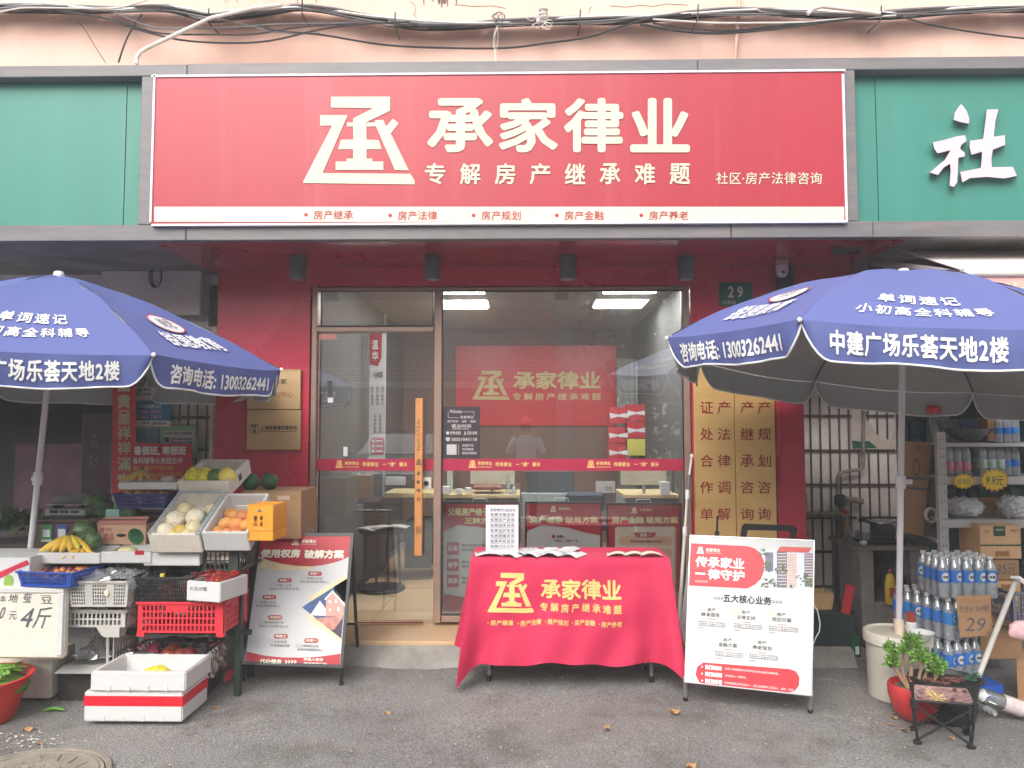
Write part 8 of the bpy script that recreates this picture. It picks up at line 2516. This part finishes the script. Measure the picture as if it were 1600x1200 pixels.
m.add([v for r in rings for v in r], [(i * K + k, i * K + (k + 1) % K, (i + 1) * K + (k + 1) % K, (i + 1) * K + k) for i in range(len(rings) - 1) for k in range(K)] + [tuple(range(K)), tuple(range((len(rings) - 1) * K, len(rings) * K))])
m.build('body', CARP, t, smooth=35)
DG = mat('dark car glass', (26, 30, 34), rough=.05)
m = MB(); m.add([(cx - .74, y0 - 1.40, 1.02), (cx + .74, y0 - 1.40, 1.02), (cx + .60, y0 - 2.02, 1.375), (cx - .60, y0 - 2.02, 1.375)], [(0, 1, 2, 3)]); m.build('windscreen', DG, t)
for sx in (-1, 1):
    hl = MB().box(cx + sx * .62 - .16, cx + sx * .62 + .16, y0 - .12, y0 + .005, .60, .70, .03).build('headlight', mat('headlight lens', (214, 220, 224), rough=.1), t)
    m = MB()
    m.box(cx + sx * .155 - .14, cx + sx * .155 + .14, y0 - .05, y0 + .02, .48, .64, .03); g_ = m.build('grille', BLACKM, t)
    for k in range(7): MB().box(cx + sx * .155 - .11 + k * .034, cx + sx * .155 - .10 + k * .034, y0 + .021, y0 + .028, .50, .62).build('grille_bar', STEEL, g_)
    for dy in (.85, 3.55):
        wl_ = MB().tube([(cx + sx * .74, y0 - dy, .32), (cx + sx * .93, y0 - dy, .32)], .32, 24).build('wheel', BLACKRUB, t)
        MB().tube([(cx + sx * .931, y0 - dy, .32), (cx + sx * .938, y0 - dy, .32)], .21, 16).build('rim', STEEL, wl_)
    MB().box(cx + sx * .97 - .09, cx + sx * .97 + .09, y0 - 1.62, y0 - 1.50, .93, 1.05, .03).build('mirror', CARP, t)
MB().box(cx - .62, cx + .62, y0 - .02, y0 + .02, .28, .40, .02).build('lower_intake', BLACKM, t)
MB().box(cx - .22, cx + .22, y0 + .021, y0 + .03, .41, .475, .003).build('number_plate', mat('blue plate', (44, 74, 160), rough=.4), t)
c = Vector((cx, y0 - .03, .715)); MB().lathe([(.04, 0), (.038, .012)], c, 18, Matrix.Rotation(-PI / 2.6, 4, 'X')).build('badge', STEEL, t)

# the photographer, standing behind the camera and mirrored in the window
pp = thing('person', 'person in white shirt and salmon cap photographing, mirrored in the window', 'person', (-.0, -.36, 0))
def skin(name, verts, edges, rad, m_, parent, lv_=2):
    me = bpy.data.meshes.new(name)
    off = origin(parent)
    me.from_pydata([tuple(Vector(v) - off) for v in verts], edges, [])
    me.materials.append(m_)
    o = bpy.data.objects.new(name, me)
    COL.objects.link(o)
    o.parent = parent
    sm = o.modifiers.new('skin', 'SKIN')
    for i, r in enumerate(rad):
        me.skin_vertices[0].data[i].radius = (r, r) if not isinstance(r, tuple) else r
    me.skin_vertices[0].data[0].use_root = True
    sm.use_smooth_shade = True
    ss = o.modifiers.new('sub', 'SUBSURF')
    ss.levels = ss.render_levels = lv_
    return o
SKINM = mat('skin', (206, 156, 132), rough=.55, var=.05, sss=.1)
yb = -.36
SHIRT = mat('white shirt cloth', (226, 228, 236), rough=.8, var=.03, bump=.1, bscale=14)
skin('shirt', [(0, yb, .95), (0, yb - .01, 1.10), (0, yb - .01, 1.25), (0, yb, 1.34), (-.17, yb, 1.315), (-.255, yb + .10, 1.13), (-.16, yb + .245, 1.335), (.17, yb, 1.315), (.255, yb + .10, 1.13), (.16, yb + .245, 1.335), (0, yb + .005, 1.40)],
     [(0, 1), (1, 2), (2, 3), (3, 4), (4, 5), (5, 6), (3, 7), (7, 8), (8, 9), (3, 10)], [(.17, .12), (.155, .11), (.17, .12), (.13, .10), .065, .052, .034, .065, .052, .034, .055], SHIRT, pp)
skin('trousers', [(0, yb, .96), (-.09, yb, .86), (-.10, yb + .01, .48), (-.10, yb, .10), (.09, yb, .86), (.10, yb + .01, .48), (.10, yb, .10)], [(0, 1), (1, 2), (2, 3), (0, 4), (4, 5), (5, 6)], [.14, .10, .07, .05, .10, .07, .05], mat('dark trousers cloth', (52, 54, 66), rough=.85), pp)
for sx in (-1, 1):
    MB().box(sx * .10 - .045, sx * .10 + .045, yb - .08, yb + .18, 0, .09, .03).build('shoe', BLACKRUB, pp)
MB().ball((0, yb + .02, 1.535), .076, .094, .112, 20, 14, lambda v: Vector((v.x * (1 - .16 * max(0, -v.z)), v.y, v.z))).tube([(0, yb, 1.38), (0, yb + .01, 1.46)], .05, 12).ball((0, yb + .118, 1.525), .012, .016, .02, 8, 6).ball((-.077, yb + .02, 1.53), .01, .02, .03, 8, 6).ball((.077, yb + .02, 1.53), .01, .02, .03, 8, 6).build('head', SKINM, pp, smooth=80)
for sx in (-1, 1): MB().ball((sx * .03, yb + .098, 1.545), .012, .008, .006, 8, 6).build('eye', PRINTD, pp)
MB().ball((0, yb + .102, 1.475), .022, .008, .005, 8, 6).build('mouth', mat('lips', (170, 84, 78), rough=.5), pp)
MB().ball((0, yb + .005, 1.53), .083, .092, .10, 16, 10, lambda v: Vector((v.x, min(v.y, .35), v.z))).build('hair', mat('black hair', (34, 28, 28), rough=.5), pp)
MB().ball((0, yb + .015, 1.575), .09, .105, .085, 20, 10, lambda v: Vector((v.x, v.y, max(v.z, 0)))).lathe([(.09, 0), (.12, -.004), (.12, .002), (.088, .012)], (0, yb + .03, 1.575), 24, sy=1.15).build('cap', mat('salmon cap cloth', (232, 132, 116), rough=.7), pp, smooth=60)
phn = MB().box(-.078, .078, -.034, -.024, 1.468, 1.545, .004).build('phone', BLACKM, pp)
for sx in (-1, 1):
    w0 = Vector((sx * .15, -.115, 1.34))
    verts, edges, rad = [w0, Vector((sx * .115, -.075, 1.41)), Vector((sx * .10, -.06, 1.455))], [(0, 1), (1, 2)], [.026, .034, .026]
    for k in range(4):
        b0_ = len(verts)
        z = 1.45 + .022 * k
        verts += [Vector((sx * .112, -.060, z)), Vector((sx * (.100), -.045, z + .006)), Vector((sx * .082, -.040, z + .008 + .002 * k))]
        edges += [(2 if k else 2, b0_), (b0_, b0_ + 1), (b0_ + 1, b0_ + 2)]
        rad += [.010, .009, .008]
    b0_ = len(verts)
    verts += [Vector((sx * .085, -.065, 1.44)), Vector((sx * .065, -.052, 1.462)), Vector((sx * .058, -.050, 1.48))]
    edges += [(1, b0_), (b0_, b0_ + 1), (b0_ + 1, b0_ + 2)]
    rad += [.012, .010, .009]
    skin('hand', verts, edges, rad, SKINM, pp, 1)

# ================================================================ ground clutter
c = P(30, 1224, z=.004)
t = thing('manhole_cover', 'round weathered manhole cover set in the asphalt at the lower left', 'manhole cover', c)
MHM = mat('sandy cast iron', (150, 142, 130), rough=.8, var=.18, scale=9, dirt=.5, dirtc=(110, 100, 88), bump=.3)
MB().lathe([(.345, -.004), (.345, .008), (.325, .010), (.322, .002)], c, 56, cap=False).build('frame_ring', MHM, t)
MB().lathe([(0, .006), (.315, .006), (.317, .0)], c, 56, cap=False).build('disc', MHM, t)
m = MB()
for r0 in (.29, .17):
    m.lathe([(r0 - .006, .006), (r0 - .005, .011), (r0 + .005, .011), (r0 + .006, .006)], c, 48, cap=False)
for k in range(-3, 4):
    w_ = math.sqrt(max(0, .16 ** 2 - (k * .045) ** 2))
    if w_ > .02:
        m.box(c.x + k * .045 - .006, c.x + k * .045 + .006, c.y - w_, c.y + w_, c.z + .006, c.z + .0105)
        m.box(c.x - w_, c.x + w_, c.y + k * .045 - .006, c.y + k * .045 + .006, c.z + .006, c.z + .0112)
for k in range(18):
    a = 2 * PI * k / 18
    m.tube([c + Vector((.20 * math.cos(a), .20 * math.sin(a), .007)), c + Vector((.26 * math.cos(a + .12), .26 * math.sin(a + .12), .007))], .005, 5)
m.build('relief', MHM, t)

def leaf(t):
    m = MB()
    m.grid(lambda u, v: Vector(((u - .5) * .07, (v - .5) * .042 * math.sin(PI * min(.97, max(.03, u))) ** .7, .004 + .014 * abs(u - .5) + .010 * math.sin(v * 5 + u * 7))), 8, 4)
    m.build('blade', mat('dry leaf', (178, 138, 96), rough=.8, var=.3, scale=40), t, smooth=0)
    MB().tube([(.034, 0, .012), (.05, .004, .006)], .0012, 4).build('stalk', STEM, t)
lfp = Pool(proto('fallen_leaf', 'dry leaf', 'leaf', 'dry leaves fallen on the asphalt', leaf))
for (x, y, s, rz, lb) in ((44, 1141, .8, .3, 'dry leaf on the asphalt between the manhole cover and the foam box'), (62, 1163, .5, 1.2, 'small dark curled leaf just above the manhole cover'), (337, 1107, .7, .5, 'dry leaf right of the front foam boxes'),
                          (606, 1115, .6, .1, 'dry leaf on the asphalt below the black sandwich board'), (1054, 1113, .9, -.2, 'curled dry leaf below the right corner of the red cloth'), (948, 1138, .7, 1.0, 'pale leaf on open asphalt below the table'),
                          (877, 1059, .5, .6, 'tiny leaf in the shade under the table'), (1080, 1198, .8, .4, 'pale leaf at the bottom edge of the picture'), (1397, 1122, .6, .2, 'brown leaf below the bucket'), (1414, 1142, .7, 1.9, 'reddish leaf left of the folding stool'),
                          (1456, 1144, .5, .9, 'small leaf under the folding stool'), (1487, 1154, .5, .2, 'pale pebble like leaf under the stool right side'), (1391, 1132, .4, 2.2, 'tiny reddish leaf beside the red pot')):
    lfp.put(P(x, y, z=.004), (R.uniform(-.2, .2), R.uniform(-.2, .2), rz), s, lb)
m = MB()
for k in range(420):
    if k < 60: px, py = R.gauss(50, 26), R.gauss(1152, 8)
    elif k < 130: px, py = R.uniform(90, 200), R.uniform(1060, 1125)
    elif k < 180: px, py = R.uniform(1330, 1480), R.uniform(1090, 1150)
    else: px, py = R.uniform(0, 1600), R.uniform(1050, 1198)
    p = P(px, py, z=.004)
    s = R.uniform(.002, .006) if k > 60 else R.uniform(.002, .009)
    a = R.uniform(0, 3)
    m.add([p + Vector((s * math.cos(a + i * 1.6), s * math.sin(a + i * 1.6), 0)) for i in range(4)] + [p + Vector((0, 0, s * .5))], [(0, 1, 4), (1, 2, 4), (2, 3, 4), (3, 0, 4)])
m.build('grit', mat('pale grit', (206, 200, 190), rough=.9), label='pale grit and crumbs scattered on the asphalt', cat='grit', kind='stuff', smooth=0)

# scattering volume added to imitate lens glare and lift the blacks
hz = MB().box(-64, 64, -64, 64, -1, 10.5).build('glare_haze', bpy.data.materials.new('haze air'), kind='stuff', label='thin pale veil added over the street to imitate lens glare', smooth=0)
hm = hz.data.materials[0]
hm.use_nodes = True
n, l = hm.node_tree.nodes, hm.node_tree.links
n.clear()
ho, hv = n.new('ShaderNodeOutputMaterial'), n.new('ShaderNodeVolumePrincipled')
hv.inputs['Color'].default_value = (.96, .97, 1, 1)
hv.inputs['Density'].default_value = .009
l.new(hv.outputs[0], ho.inputs['Volume'])
